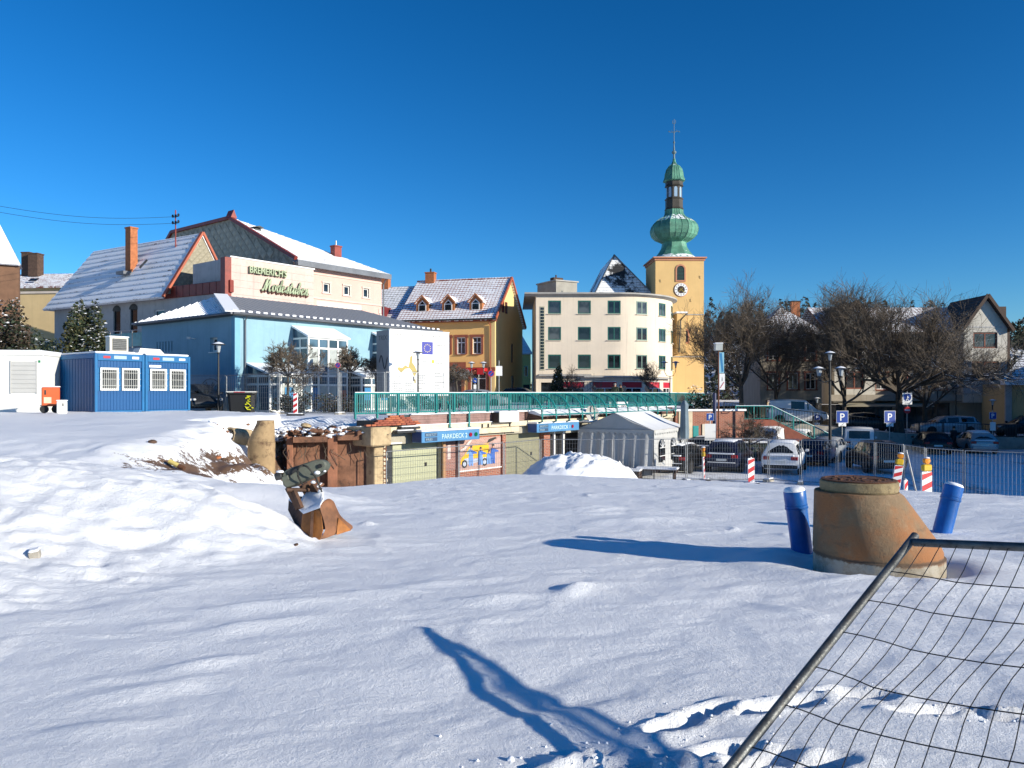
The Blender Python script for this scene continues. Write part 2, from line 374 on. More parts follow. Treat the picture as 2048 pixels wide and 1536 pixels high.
def grid_mesh(name, xs, ys, Z, mats, soil=None):
    nx, ny = len(xs), len(ys); X, Y = np.meshgrid(xs, ys)
    co = np.stack([X, Y, Z], -1).reshape(-1, 3).astype(np.float32)
    i = (np.arange(ny-1)[:, None]*nx+np.arange(nx-1)[None]).reshape(-1)
    q = np.stack([i, i+1, i+1+nx, i+nx], 1).astype(np.int32)
    me = bpy.data.meshes.new(name); me.vertices.add(len(co)); me.vertices.foreach_set('co', co.ravel())
    me.loops.add(q.size); me.loops.foreach_set('vertex_index', q.ravel()); me.polygons.add(len(q))
    me.polygons.foreach_set('loop_start', np.arange(0, q.size, 4, dtype=np.int32)); me.polygons.foreach_set('loop_total', np.full(len(q), 4, np.int32))
    me.polygons.foreach_set('use_smooth', np.ones(len(q), bool)); me.materials.append(mats); me.update(calc_edges=True)
    if soil is not None:
        at_ = me.attributes.new('soil', 'FLOAT', 'POINT'); at_.data.foreach_set('value', soil.ravel().astype(np.float32))
    return me
ys = [-3.0]
while ys[-1] < 46: ys.append(ys[-1]+(.25 if ys[-1] < 2.2 else max(.028, .0062*ys[-1])))
ys = np.array(ys)
xs = grow(-48, 26, .035, .02, -.5)
X, Y = np.meshgrid(xs, ys); H, SOIL = height(X, Y)
struct(link('snow_field', grid_mesh('snow_field', xs, ys, H, m_ground, SOIL)))
def on_ground(px, py, y0=3.0, y1=40.0):
    """where a sight through the photograph meets the snow"""
    yy = np.arange(y0, y1, .03); h_ = height(((px-1024)/1560*yy)[None], yy[None])[0][0]; i = int(np.argmax(h_ > (786-py)/1560*yy)); return (px-1024)/1560*float(yy[i]), float(yy[i]), float(h_[i])
def hz(x, y):
    return float(height(np.array([[x]]), np.array([[y]]))[0][0, 0])

# car park, 3 m below the square, and the street that climbs behind it
def S_street(X): return np.interp(X, [10, 12, 17.5, 22, 28, 35, 60], [-1.0, -1.05, -2.0, -2.4, -3.0, -3.3, -3.4])
xs2 = np.concatenate([np.arange(-9, 12, .22), np.arange(12, 36, .25), np.arange(36, 90, 1.2)]); ys2 = np.arange(14, 56.9, .22)
X, Y = np.meshgrid(xs2, ys2)
Z = LOT+.03*fbm(X*.5, Y*.5, 80, 3)+.02*fbm(X*3, Y*1.5, 81, 3)
struct(link('parking_lot', grid_mesh('parking_lot', xs2, ys2, Z, m_lot)))
xs3 = np.arange(9.5, 120, .6); ys3 = np.concatenate([np.arange(57.0, 75, .35), np.arange(75, 100, 3)])
X, Y = np.meshgrid(xs3, ys3)
Z = S_street(X)+.03*fbm(X*.6, Y*.6, 83, 3)+.12*sm(Y, 66.3, 66.5)
m_street = snowmat('snowy_street', 30, .6, track=1.1)
struct(link('street', grid_mesh('street', xs3, ys3, Z, m_street)))
# the square: everything behind the deck front, up to the houses
mb = MB()
sq = [(-13.5, 42), (-10.4, 34.2), (-5.9, 33.2)]+[(deck(t, -.06).x, deck(t, -.06).y) for t in (-3.5, 5, 12, 20.3)]+[(12.4, 51.9), (12.4, 57.3), (40, 75), (40, 150), (-110, 150), (-110, 46), (-30, 46)]
mb.poly([(x, y, PLAZA) for x, y in sq])
struct(mb.build('snowy_square', snowmat('snow_on_square', 25, .5, track=.55), recalc=False))
# broken ground between the retaining wall and the square
xs4 = np.arange(-11.5, -3.4, .09); ys4 = np.arange(28.2, 36, .09); X, Y = np.meshgrid(xs4, ys4)
yR = np.interp(X, [-11.5, -8.3, -5.0, -3.4], [28.1, 28.35, 29.3, 31.0]); k = Y-yR
dn = (X-F0.x)*NRM.x+(Y-F0.y)*NRM.y; Z = -1.62+.63*sm(k, .1, 3.0)+.30*fbm(X*1.4, Y*1.4, 90, 4)*(1-sm(k, 2.0, 3.4))-6*(((k < .02) & (X > -8.35)) | (dn > -.5))
so_ = np.clip(.62-.22*k+.5*fbm(X*.8, Y*.8, 93, 3), 0, .8)
struct(link('broken_ground', grid_mesh('broken_ground', xs4, ys4, Z, m_ground, so_)))
# the wide ground far around, out of sight below the rest
mb = MB(); mb.quad((-900, -400, -5.3), (900, -400, -5.3), (900, 1500, -5.3), (-900, 1500, -5.3))
struct(mb.build('ground', m_snow))
# ---------------------------------------------------------------- building helpers
def wall(mb, x0, x1, z0, z1, ops=(), y=0.0, depth=.16, m=0, mr=None, fn=None):
    """a wall facing -y with real openings (cx, cz, w, h) and their reveals"""
    xs = sorted({x0, x1} | {c for o in ops for c in (o[0]-o[2]/2, o[0]+o[2]/2) if x0 < c < x1})
    zs = sorted({z0, z1} | {c for o in ops for c in (o[1]-o[3]/2, o[1]+o[3]/2) if z0 < c < z1})
    g = fn or (lambda x, yy, z: (x, yy, z))
    for i in range(len(xs)-1):
        for j in range(len(zs)-1):
            cx, cz = (xs[i]+xs[i+1])/2, (zs[j]+zs[j+1])/2
            if any(abs(cx-o[0]) < o[2]/2 and abs(cz-o[1]) < o[3]/2 for o in ops): continue
            mb.quad(g(xs[i], y, zs[j]), g(xs[i+1], y, zs[j]), g(xs[i+1], y, zs[j+1]), g(xs[i], y, zs[j+1]), m)
    for o in ops:
        a, b, c, d = o[0]-o[2]/2, o[0]+o[2]/2, o[1]-o[3]/2, o[1]+o[3]/2; k = m if mr is None else mr
        for p, q in (((a, c), (b, c)), ((b, c), (b, d)), ((b, d), (a, d)), ((a, d), (a, c))):
            mb.quad(g(p[0], y, p[1]), g(q[0], y, q[1]), g(q[0], y+depth, q[1]), g(p[0], y+depth, p[1]), k)
_W = {}; _wr = random.Random(12)
m_glass_g = glassmat('window_glass_with_net_curtain', (.055, .058, .058), .08, .7); m_glass_c = glassmat('window_glass_dim_room', (.03, .032, .035), .05, .9)
def window(parent, x, z, w, h, y=.14, fm=None, gm=None, cols=2, rows=1, fw=.07, sill=None, rz=0, name='window', trans=None, label=None, surround=None, sw=.14, bars=0):
    fm = fm or m_white
    if gm is None: gm = _wr.choice((m_glass, m_glass, m_glass, m_glass_g, m_glass_g, m_glass_c))
    key = (round(w, 3), round(h, 3), fm.name, gm.name, cols, rows, fw, trans, sill.name if sill else 0, surround.name if surround else 0, sw, y)
    if key not in _W:
        mb = MB(); a, b = w/2, h/2
        mb.box(-a, a, -.05, .02, -b, -b+fw); mb.box(-a, a, -.05, .02, b-fw, b)
        mb.box(-a, -a+fw, -.05, .02, -b+fw, b-fw); mb.box(a-fw, a, -.05, .02, -b+fw, b-fw)
        for i in range(1, cols): X = -a+w*i/cols; mb.box(X-fw*.45, X+fw*.45, -.045, .02, -b+fw, b-fw)
        zt = None
        if trans: zt = b-h*trans; mb.box(-a+fw, a-fw, -.047, .018, zt-fw*.45, zt+fw*.45)
        for i in range(1, rows): Z = -b+h*i/rows; mb.box(-a+fw, a-fw, -.043, .018, Z-fw*.3, Z+fw*.3)
        g = MB().box(-a+fw*.6, a-fw*.6, -.012, .012, -b+fw*.6, b-fw*.6)
        s = MB().box(-a-.08, a+.08, -y-.14, -.05, -b-.05, -b-.002).mesh('sill', sill) if sill else None
        r = None
        if surround:
            r = MB(); yy = -y-.05
            r.box(-a-sw, -a, yy, -.055, -b, b); r.box(a, a+sw, yy, -.055, -b, b); r.box(-a-sw-.05, a+sw+.05, yy-.03, -.055, b, b+sw*1.1)
            if not sill: r.box(-a-sw-.05, a+sw+.05, yy-.03, -.055, -b-sw*.8, -b)
            r = r.mesh('surround', surround)
        _W[key] = (mb.mesh(name, fm), g.mesh('pane', gm), s, r)
    me = _W[key]
    o = link(name, me[0], parent, (x, y, z), (0, 0, rz), label)
    link('pane', me[1], o)
    if me[2]: link('sill', me[2], o)
    if me[3]: link('surround', me[3], o)
    return o
def basis(p0, p1, p2):
    p0, p1, p2 = V(*p0), V(*p1), V(*p2)
    x = (p1-p0).normalized(); n = x.cross(p2-p0).normalized(); y = n.cross(x)
    return Matrix(((x.x, y.x, n.x, p0.x), (x.y, y.y, n.y, p0.y), (x.z, y.z, n.z, p0.z), (0, 0, 0, 1)))
def slope(parent, name, m, p0, p1, pts, course=0, thick=.14, lip=.03, label=None, seams=0, seamh=.05):
    """a roof plane: p0-p1 the eave (left to right seen from outside), pts the outline in the parent's space"""
    mx = basis(p0, p1, pts[2]); inv = mx.inverted(); q = [inv @ V(*p) for p in pts]; n = len(q)
    mb = MB()
    mb.add([(p.x, p.y, 0) for p in q]+[(p.x, p.y, -thick) for p in q], [tuple(range(n)), tuple(range(2*n-1, n-1, -1))]+[(i, n+i, n+(i+1) % n, (i+1) % n) for i in range(n)])
    def span(t):
        xs = []
        for i in range(n):
            a, b = q[i], q[(i+1) % n]
            if (a.y-t)*(b.y-t) <= 0 and abs(a.y-b.y) > 1e-6: xs.append(a.x+(b.x-a.x)*(t-a.y)/(b.y-a.y))
        return (min(xs), max(xs)) if len(xs) >= 2 else None
    ymax = max(p.y for p in q)
    if course:
        t = 0.0
        while t < ymax-course*.3:
            t1 = min(t+course, ymax-.002); a, b = span(t+.001), span(t1)
            if a and b:
                mb.quad((a[0], t, lip), (a[1], t, lip), (b[1], t1, .004), (b[0], t1, .004)); mb.quad((a[0], t, lip), (a[0], t, 0), (a[1], t, 0), (a[1], t, lip))
            t = t1
    if seams:
        x = min(p.x for p in q)+seams/2
        while x < max(p.x for p in q):
            ts = []
            for i in range(n):
                a, b = q[i], q[(i+1) % n]
                if (a.x-x)*(b.x-x) <= 0 and abs(a.x-b.x) > 1e-6: ts.append(a.y+(b.y-a.y)*(x-a.x)/(b.x-a.x))
            if len(ts) >= 2: mb.box(x-.02, x+.02, min(ts), max(ts), 0, seamh)
            x += seams
    return link(name, mb.mesh(name, m, recalc=False), parent, mx=mx, label=label)
def bar(mb, a, b, w, h, m=0):
    """a beam from a to b"""
    a, b = V(*a), V(*b); d = (b-a); L = d.length; d.normalize()
    s = d.cross(V(0, 0, 1)) if abs(d.z) < .95 else V(1, 0, 0); s.normalize(); u = s.cross(d)
    mx = Matrix(((d.x, s.x, u.x, a.x), (d.y, s.y, u.y, a.y), (d.z, s.z, u.z, a.z), (0, 0, 0, 1)))
    return mb.box(0, L, -w/2, w/2, -h/2, h/2, m, mx)
def gutter_run(parent, a, b, m, r=.07): return MB().tube([a, b], r, 6).build('gutter', m, parent)
def pipe(parent, pts, m, r=.045, name='downpipe'): return MB().tube(pts, r, 6).build(name, m, parent, smooth=True)
def chimney(parent, x, y, z0, z1, w, d, m, cap=None, name='chimney'):
    o = MB().box(x-w/2, x+w/2, y-d/2, y+d/2, z0, z1).build(name, m, parent)
    if cap: MB().bbox(x-w/2-.06, x+w/2+.06, y-d/2-.06, y+d/2+.06, z1+.002, z1+.12, .02).build('cap', cap, o)
    return o
def diamonds(parent, m, inside, x0, x1, z0, z1, w, h, y=-.012, limit=300):
    """slate diamonds hung on a gable, each a piece of its own"""
    me = MB().add([(-w*.49, 0, 0), (0, -.006, -h*.49), (w*.49, 0, 0), (0, -.03, h*.49), (0, .02, 0), (0, -.035, -h*.2)], [(0, 5, 3), (5, 2, 3), (0, 1, 5), (1, 2, 5)]).mesh('slate', m, recalc=False)
    r = random.Random(3); k = 0; j = 0; z = z0
    while z < z1:
        x = x0+(w/2 if j % 2 else 0)
        while x < x1:
            if inside(x, z) and k < limit:
                link('slate', me, parent, (x, y+r.uniform(-.006, .004), z), (r.uniform(-.03, .03), r.uniform(-.02, .02), 0)); k += 1
            x += w
        z += h/2; j += 1
    return k

m_bluewall = M('blue_render', (.24, .40, .49), .85, var=.10, vs=.5, dirt=.15, dirtc=(.10, .20, .27), streak=.35, bump=.25)
m_bluetrim = M('blue_corner_render', (.17, .38, .52), .8, var=.08, streak=.2)
m_zinc = M('zinc_roof', (.15, .16, .18), .45, metal=.3, var=.25, vs=.8, bump=.05)
m_zincsnow = tilemat('ribbed_roof_with_snow', (.13, .15, .18), snow=.98, cw=.42, ch=30, gx=.10, gy=0.0, patch=.2, ns=.5)
m_zincbare = tilemat('ribbed_roof_swept_by_wind', (.27, .275, .29), snow=.40, cw=.42, ch=30, gx=.10, gy=0.0, patch=.3, ns=.35, rough=.5)
m_pink = M('pink_render', (.64, .41, .35), .85, var=.06, vs=.6, bump=.2, streak=.15)
m_pinkw = M('pale_pink_render', (.73, .62, .56), .85, var=.05, vs=.6)
m_cornice = M('pale_cornice', (.55, .48, .42), .8, var=.1)
m_slate = M('slate_grey_green', (.30, .275, .21), .7, var=.4, vs=2.5, bump=.2)
m_slatel = M('slate_pale', (.30, .265, .19), .75, var=.25, vs=3, bump=.2)
m_redmetal = M('red_sheet_metal', (.23, .035, .022), .5, var=.25, vs=2)
m_greywall = M('grey_white_render', (.44, .43, .42), .85, var=.12, vs=.7, streak=.4, dirt=.2)
m_tilewhite = tilemat('roof_tiles_deep_in_snow', (.11, .075, .055), snow=.95, cw=.3, ch=.52, gx=.06, gy=.24, patch=.28, ns=.5)
m_tilered = tilemat('red_tiles_under_snow', (.27, .055, .028), snow=.74, cw=.34, ch=.36, gx=.10, gy=.26, patch=.55, ns=.28)
m_tilegrey = tilemat('grey_tiles_under_snow', (.085, .075, .07), snow=.56, cw=.36, ch=.36, gx=.06, gy=.2, patch=.5)
m_brickor = M('orange_brick', (.40, .14, .055), .85, var=.25, vs=5, bump=.3)
m_brown = M('brown_render', (.16, .085, .05), .9, var=.2, vs=1.5, streak=.3)
m_cream = M('cream_render', (.58, .43, .22), .85, var=.08, vs=.6, streak=.2)
m_darkbrick = M('dark_brick', (.085, .05, .035), .9, var=.3, vs=5)

# ---------------------------------------------------------------- the blue hall on the square
hall = thing('blue_hall', 'long light blue hall with hipped metal roof and tall white glass bays', 'hall', (-14.56, 41, PLAZA), RZ)
L, D, E, RG = 15.0, 10.0, 5.2, 6.75
mb = MB(); wall(mb, 0, L, 0, E, [(5.0, 2.0, 2.7, 4.0), (10.9, 2.0, 2.7, 4.0)]); mb.quad((L, 0, 0), (L, D, 0), (L, D, E), (L, 0, E)); mb.quad((L, D, 0), (0, D, 0), (0, D, E), (L, D, E))
mb.build('wall', m_bluewall, hall, recalc=False)
mb = MB(); wall(mb, -D, 0, 0, E, [(-2.05, 3.62, .72, .78)]+[(-8.15+i*.34, 3.7, .13, .62) for i in range(6)], depth=.3)
mb.build('wall', m_bluewall, hall, rot=(0, 0, -R(90)), loc=(0, 0, 0), recalc=False)
MB().box(-.03, .28, -.03, -.004, 0, E).box(-.03, -.004, -.004, .3, 0, E).build('corner_strip', m_bluetrim, hall)
o = .35
slope(hall, 'roof', m_zincbare, (-o, -o, E), (L+o, -o, E), [(-o, -o, E), (L+o, -o, E), (L+o-2.4, D/2, RG), (2.2, D/2, RG)], seams=.42, thick=.1, seamh=.018)
slope(hall, 'roof', m_zincsnow, (-o, D+o, E), (-o, -o, E), [(-o, D+o, E), (-o, -o, E), (2.2, D/2, RG)], seams=.42, thick=.1)
slope(hall, 'roof', m_zincsnow, (L+o, D+o, E), (-o, D+o, E), [(L+o, D+o, E), (-o, D+o, E), (2.2, D/2, RG), (L+o-2.4, D/2, RG)], thick=.1)
slope(hall, 'roof', m_zincsnow, (L+o, -o, E), (L+o, D+o, E), [(L+o, -o, E), (L+o, D+o, E), (L+o-2.4, D/2, RG)], thick=.1)
mb = MB(); bar(mb, (-o, -o, E+.05), (2.2, D/2, RG+.06), .75, .06); mb.build('hip_cap', snowmat('snow_on_hip', 30, .2), hall)
MB().box(-o, L+o, -o-.02, -.002, E-.14, E-.1).box(-o, -.002, -.002, D+o, E-.14, E-.1).build('eaves_board', m_dsteel, hall)
gutter_run(hall, (-o, -o-.06, E-.04), (L+o, -o-.06, E-.04), m_zinc); gutter_run(hall, (-o-.06, D+o, E-.04), (-o-.06, -o, E-.04), m_zinc)
me = MB().box(-.12, .12, 0, .05, 0, .09).mesh('snow_guard', m_snow)
for i in range(34):
    t = i/33; link('snow_guard', me, hall, (-o+.2+t*(L+.3), -o+.12, E+.075), (0, 0, 0))
pipe(hall, [(.55, -o-.02, E-.05), (.55, -.1, E-.35), (.55, -.09, .1)], m_zinc)
w = window(hall, 0, 0, .72, .78, fm=m_white, cols=1, fw=.1, sill=m_white); w.location = (.22, 2.05, 3.62); w.rotation_euler = (0, 0, -R(90))
MB().tube([(-.02, 3.9, 4.02), (-.35, 3.9, 4.05)], .03).lathe([(.09, 0), (.11, .12)], 10, c=(-.4, 3.9, 3.98)).build('wall_lamp', m_white, hall)
for i in range(6): MB().box(-.05, .05, -.28, .28, -.3, .3).build('vent_slot', m_black, hall, loc=(.2, 8.15-i*.34, 3.7), rot=(0, 0, 0)).scale = (1, .2, 1)
def glass_bay(parent, x0, x1, yo, zt, zr, n, lower=True):
    """a conservatory front: posts, rails, panes, a glazed and snowed lean-to roof"""
    b = MB(); y0 = -yo; w = (x1-x0)/n; P = .05
    for i in range(n+1): b.box(x0+w*i-P, x0+w*i+P, y0-P, y0+P, 0, zt)
    for y in (-yo/2,): b.box(x0-P, x0+P, y-P*.8, y+P*.8, 0, zt); b.box(x1-P, x1+P, y-P*.8, y+P*.8, 0, zt)
    zs = (.06, 1.45, 1.95, zt-.6, zt-.06) if lower else (.06, zt-.5, zt-.06)
    for z in zs:
        for i in range(n): b.box(x0+w*i+P, x0+w*(i+1)-P, y0-P*.8, y0+P*.8, z-.05, z+.05)
        for X in (x0, x1): b.box(X-P*.8, X+P*.8, y0+P, -yo/2-P*.8, z-.05, z+.05); b.box(X-P*.8, X+P*.8, -yo/2+P*.8, -.01, z-.05, z+.05)
    for X in (x0, x1): bar(b, (X, y0, zt+.03), (X, -.01, zr), .1, .08)
    fr = b.build('bay_frame', m_white, parent)
    zz = list(zs)
    for j in range(len(zz)-1):
        for i in range(n): MB().box(x0+w*i+P, x0+w*(i+1)-P, y0-.012, y0+.012, zz[j]+.05, zz[j+1]-.05).build('pane', m_curtain if (i+j) % 3 and j in (0, 2) else m_glass_b, fr)
        for X in (x0, x1): MB().box(X-.012, X+.012, y0+P, -.02, zz[j]+.05, zz[j+1]-.05).build('pane', m_glass_b, fr)
    for X in (x0, x1): MB().add([(X, y0+.05, zt), (X, -.02, zt), (X, -.02, zr-.05)], [(0, 1, 2)]).build('pane', m_glass_b, fr)
    slope(fr, 'lean_to_roof', m_snow, (x0-.15, y0-.18, zt+.06), (x1+.15, y0-.18, zt+.06), [(x0-.15, y0-.18, zt+.06), (x1+.15, y0-.18, zt+.06), (x1+.15, -.01, zr+.08), (x0-.15, -.01, zr+.08)], thick=.09)
    return fr
m_curtain = M('pane_with_blinds', (.42, .45, .43), .12, var=.15, vs=2, bump=0)
glass_bay(hall, 3.65, 6.35, 1.35, 4.1, 4.72, 4); glass_bay(hall, 9.55, 12.25, 1.35, 4.1, 4.72, 4)
glass_bay(hall, .75, 3.35, 2.0, 1.95, 2.55, 4, False); glass_bay(hall, 6.9, 9.1, 2.0, 1.95, 2.55, 3, False)
# posters behind the glass, and a scrawl on the shaded side wall
m_post = flat('poster_blue', (.03, .20, .42)); m_post2 = flat('poster_red', (.40, .10, .06))
for i, (x, y, z, m) in enumerate(((1.9, -2.06, 1.0, m_post), (4.0, -1.42, 1.0, m_post), (6.0, -1.42, .85, m_post2), (7.3, -2.06, 1.0, m_post), (8.7, -2.06, 1.0, m_post))):
    MB().box(x-.26, x+.26, y, y+.01, z-.42, z+.3).build('poster', m, hall)
mb = MB()
gy = lambda s, z: (-.012, 3.25-s, z)
ov = [(math.cos(a)*.95, math.sin(a)*.42) for a in [i*math.pi/10 for i in range(21)]]
mb.tube([gy(.9+a*.9, 1.35+b) for a, b in ov], .018, 4)
for st in ([(.3, 1.1), (.5, 1.6), (.7, 1.1), (.62, 1.3), (.4, 1.3)], [(.8, 1.45), (.8, 1.15), (1.0, 1.15), (1.02, 1.5)], [(1.12, 1.05), (1.14, 1.6), (1.12, 1.3), (1.3, 1.5), (1.15, 1.32), (1.35, 1.1)], [(1.6, 1.45), (1.42, 1.4), (1.44, 1.12), (1.6, 1.2), (1.62, 1.5), (1.66, 1.1)], [(.1, .95), (.6, .85), (1.9, 1.0)]):
    mb.tube([gy(*p) for p in st], .018, 4)
mb.build('graffiti', flat('graffiti_paint', (.03, .055, .075), .7), hall)

# ---------------------------------------------------------------- pink house, its shop annex, the old house to its left
pink = thing('pink_house', 'tall pink house with dentilled cornice and slate hung gable above the blue hall', 'house', (-17.5, 62.4, PLAZA), RZ)
Lp, Ep = 9.4, 11.7; prof = [(0, 0), (0, Ep), (9.0, 16.1), (18.7, 16.1), (24, 12), (24, 0)]
ops = [(1.15+i*2.15, 9.75, .62, .8) for i in range(4)]+[(1.15+i*2.15, 5.5, .95, 1.9) for i in range(4)]+[(1.15+i*2.15, 1.9, .95, 1.9) for i in range(4)]
mb = MB(); wall(mb, 0, Lp, 0, Ep, ops); mb.poly([(Lp, 0, 0), (Lp, 24, 0), (Lp, 24, Ep), (Lp, 0, Ep)]); mb.poly([(0, y, z) for y, z in reversed(prof)])
mb.build('wall', m_pink, pink, recalc=False)
MB().box(2.3, 7.05, -.006, -.001, 0, 8.6).build('pale_field', m_pinkw, pink).hide_render = False
for i, o_ in enumerate(ops): window(pink, o_[0], o_[1], o_[2], o_[3], gm=m_glass, cols=1 if i < 4 else 2, fw=.09, trans=None if i < 4 else .3, surround=m_cornice, sw=.13 if i < 4 else .2)
for z, h, p in ((8.75, .14, .08), (10.75, .1, .06), (11.45, .25, .2)): MB().box(-.05, Lp+.05, -p, -.001, z, z+h).build('moulding', m_cornice, pink)
mb = MB()
for i in range(44): mb.box(.1+i*.212, .1+i*.212+.11, -.17, -.002, 11.2, 11.445)
mb.build('dentils', m_cornice, pink)
me = MB().bbox(-.14, .14, -.06, -.002, -.2, .2, .02).mesh('quoin', m_cornice)
for i in range(20): link('quoin', me, pink, (Lp-.14-(i % 2)*.06, 0, .3+i*.42))
slope(pink, 'roof', tilemat('pink_house_roof_snow', (.10, .06, .05), snow=.9, cw=.3, ch=.5, gx=.03, gy=.1, patch=.2), (0, -.6, Ep-.1), (Lp+.5, -.6, Ep-.1), [(0, -.6, Ep-.1), (Lp+.5, -.6, Ep-.1), (.9, 9.0, 16.2), (0, 9.0, 16.2)], course=.5)
MB().box(0, .8, 9.0, 18.7, 16.1, 16.25).build('flat_roof', m_snow, pink)
MB().prism([(-.75, Ep-.55), (-.05, Ep-.1), (-.05, Ep-.02), (-.75, Ep-.12)], 0, .1).build('eaves_end', m_zinc, pink, rot=(0, 0, R(90)))
MB().box(-.02, Lp+.55, -.72, -.62, Ep-.55, Ep-.1).box(-.02, Lp+.55, -.62, -.2, Ep-.28, Ep-.2).build('gutter', m_zinc, pink)
pipe(pink, [(-.12, -.66, Ep-.3), (-.12, -.15, Ep-1.0), (-.12, -.12, 6)], m_zinc, .09)
pipe(pink, [(Lp+.1, -.66, Ep-.3), (Lp+.1, -.15, Ep-1.0), (Lp+.1, -.12, .2)], m_zinc, .07)
chimney(pink, 6.4, 2.6, 11.6, 13.9, .75, .6, m_redmetal, m_redmetal); MB().cyl((6.4, 2.6, 14.02), .07, .45, 8).build('flue', m_galv, pink)
mb = MB().box(.9, 1.5, 6.6, 7.2, 14.4, 15.2); mb.prism([(.7, 15.3), (1.2, 15.45), (1.7, 15.3)], 6.4, 7.4); mb.build('vent_hood', m_dsteel, pink)
# slate gable (faces local -x): backing, bands, diamonds, red verge
gab = MB().add([(-.05, y, z) for y, z in prof[1:5]]+[(-.05, 24, 9.4), (-.05, 0, 9.4)], [(0, 5, 4, 3, 2, 1)]).build('slate_gable', m_slate, pink, recalc=False)
gmx = Matrix(((0, 1, 0, -.06), (-1, 0, 0, 0), (0, 0, 1, 0), (0, 0, 0, 1)))      # gable x -> -y, facing -x
def in_gable(x, z):
    y = -x; top = Ep+(y)*(4.4/9) if y < 9 else (16.1 if y < 18.7 else 16.1-(y-18.7)*.77)
    return .3 < y < 22 and z < top-.55 and z > 9.6 and not 11.9 < z < 12.3
m_dia = M('slate_diamond', (.38, .35, .27), .65, var=.35, vs=1.3, bump=.1)
w_, h_ = .95, .95
dm = MB().add([(-w_*.49, 0, 0), (0, 0, -h_*.49), (w_*.49, 0, 0), (0, -.03, h_*.49), (0, -.05, -h_*.2)], [(0, 4, 3), (4, 2, 3), (0, 1, 4), (1, 2, 4)]).mesh('slate', m_dia, recalc=False)
rr = random.Random(3); k = 0; z = 9.7; j = 0
while z < 16:
    x = -22+(w_/2 if j % 2 else 0)
    while x < -.3:
        if in_gable(x, z) and k < 290:
            link('slate', dm, gab, mx=Matrix.Translation((-.07-rr.uniform(0, .02), -x, z)) @ Matrix.Rotation(-R(90), 4, 'Z') @ Matrix.Rotation(rr.uniform(-.04, .04), 4, 'X')); k += 1
        x += w_
    z += h_/2; j += 1
mb = MB(); bar(mb, (-.1, -.5, Ep+.02), (-.1, 9.0, 16.3), .3, .28); bar(mb, (-.1, 9.0, 16.25), (-.1, 18.7, 16.25), .3, .28); bar(mb, (-.1, 18.7, 16.25), (-.1, 24, 12.1), .3, .28)
mb.prism([(-.3, 16.2), (.3, 16.2), (.0, 16.9)], 8.4, 9.3); mb.build('verge', m_redmetal, pink)

annex = thing('shop_annex', 'white boarded shop annex carrying raised green lettering beside the pink house', 'shop', (-19.3, 53.6, PLAZA), RZ)
La, Ta = 6.9, 10.4
m_board = M('pinkish_white_board', (.60, .455, .40), .8, var=.1, vs=.8, streak=.45, dirt=.12)
MB().box(.03, La-.03, .05, 5, 0, Ta-.06).build('body', m_greywall, annex)
for i in range(10):
    z1 = Ta-.08-i*.5; MB().box(0, La, -.02-(i % 2)*.004, .048, z1-.49, z1).build('board', m_board, annex)
MB().box(-.1, La+.08, -.08, .1, Ta-.078, Ta+.02).build('coping', m_white, annex)
MB().box(-.5, -.02, -.06, .5, 6.9, Ta-.1).build('red_end_panel', m_redmetal, annex)
m_letter = M('pale_green_letter', (.36, .43, .27), .5, var=.15, vs=4); m_letside = M('letter_return', (.12, .045, .03), .6)
def sign_letters(parent, s, x, z, size, width, ext=.1):
    o = text(s, 'lettering', m_letter, size, parent, wallmx(x, -.18, z), ext, bold=.012*size, width=width)
    text(s, 'return', m_letside, size, o, Matrix.Translation((.05, -.035, -.16)), .06, bold=.02*size, width=width)
    return o
sign_letters(annex, "BREMERICH'S", 1.3, Ta-.98, .66, 3.05)
STROKES = {   # brush script: every letter a set of pen paths in a unit box
 'M': [[(0, .1), (.12, 0), (.25, .5), (.45, 1.15), (.42, .6), (.42, .05), (.62, .6), (.85, 1.15), (.82, .6), (.86, .1), (1.0, .0), (1.1, .12)]],
 'o': [[(.35, .58), (.12, .5), (.05, .2), (.2, 0), (.4, .12), (.42, .42), (.32, .58), (.5, .5)]],
 'd': [[(.4, .5), (.2, .58), (.05, .25), (.18, 0), (.38, .15), (.6, 1.15), (.42, .3), (.48, .02), (.62, .12)]],
 'e': [[(.05, .28), (.3, .36), (.36, .54), (.2, .58), (.06, .3), (.14, .02), (.34, .04), (.5, .2)]],
 's': [[(.02, .05), (.2, .3), (.3, .62), (.36, .3), (.28, .02), (.08, .02)]],
 't': [[(.28, 1.0), (.12, .3), (.14, .02), (.3, .05), (.42, .2)], [(.0, .66), (.42, .72)]],
 'u': [[(.1, .56), (.05, .2), (.14, 0), (.3, .2), (.42, .56), (.36, .2), (.42, 0), (.56, .15)]],
 'b': [[(.25, 1.15), (.1, .5), (.05, .1), (.2, 0), (.36, .2), (.32, .5), (.15, .4), (.1, .25)]],
 'n': [[(.02, 0), (.12, .56), (.1, .3), (.3, .58), (.36, .4), (.32, .05), (.46, .02), (.56, .15)]],
 'S': [[(.1, .1), (.3, .0), (.5, .25), (.3, .6), (.35, 1.0), (.6, 1.1)]]}
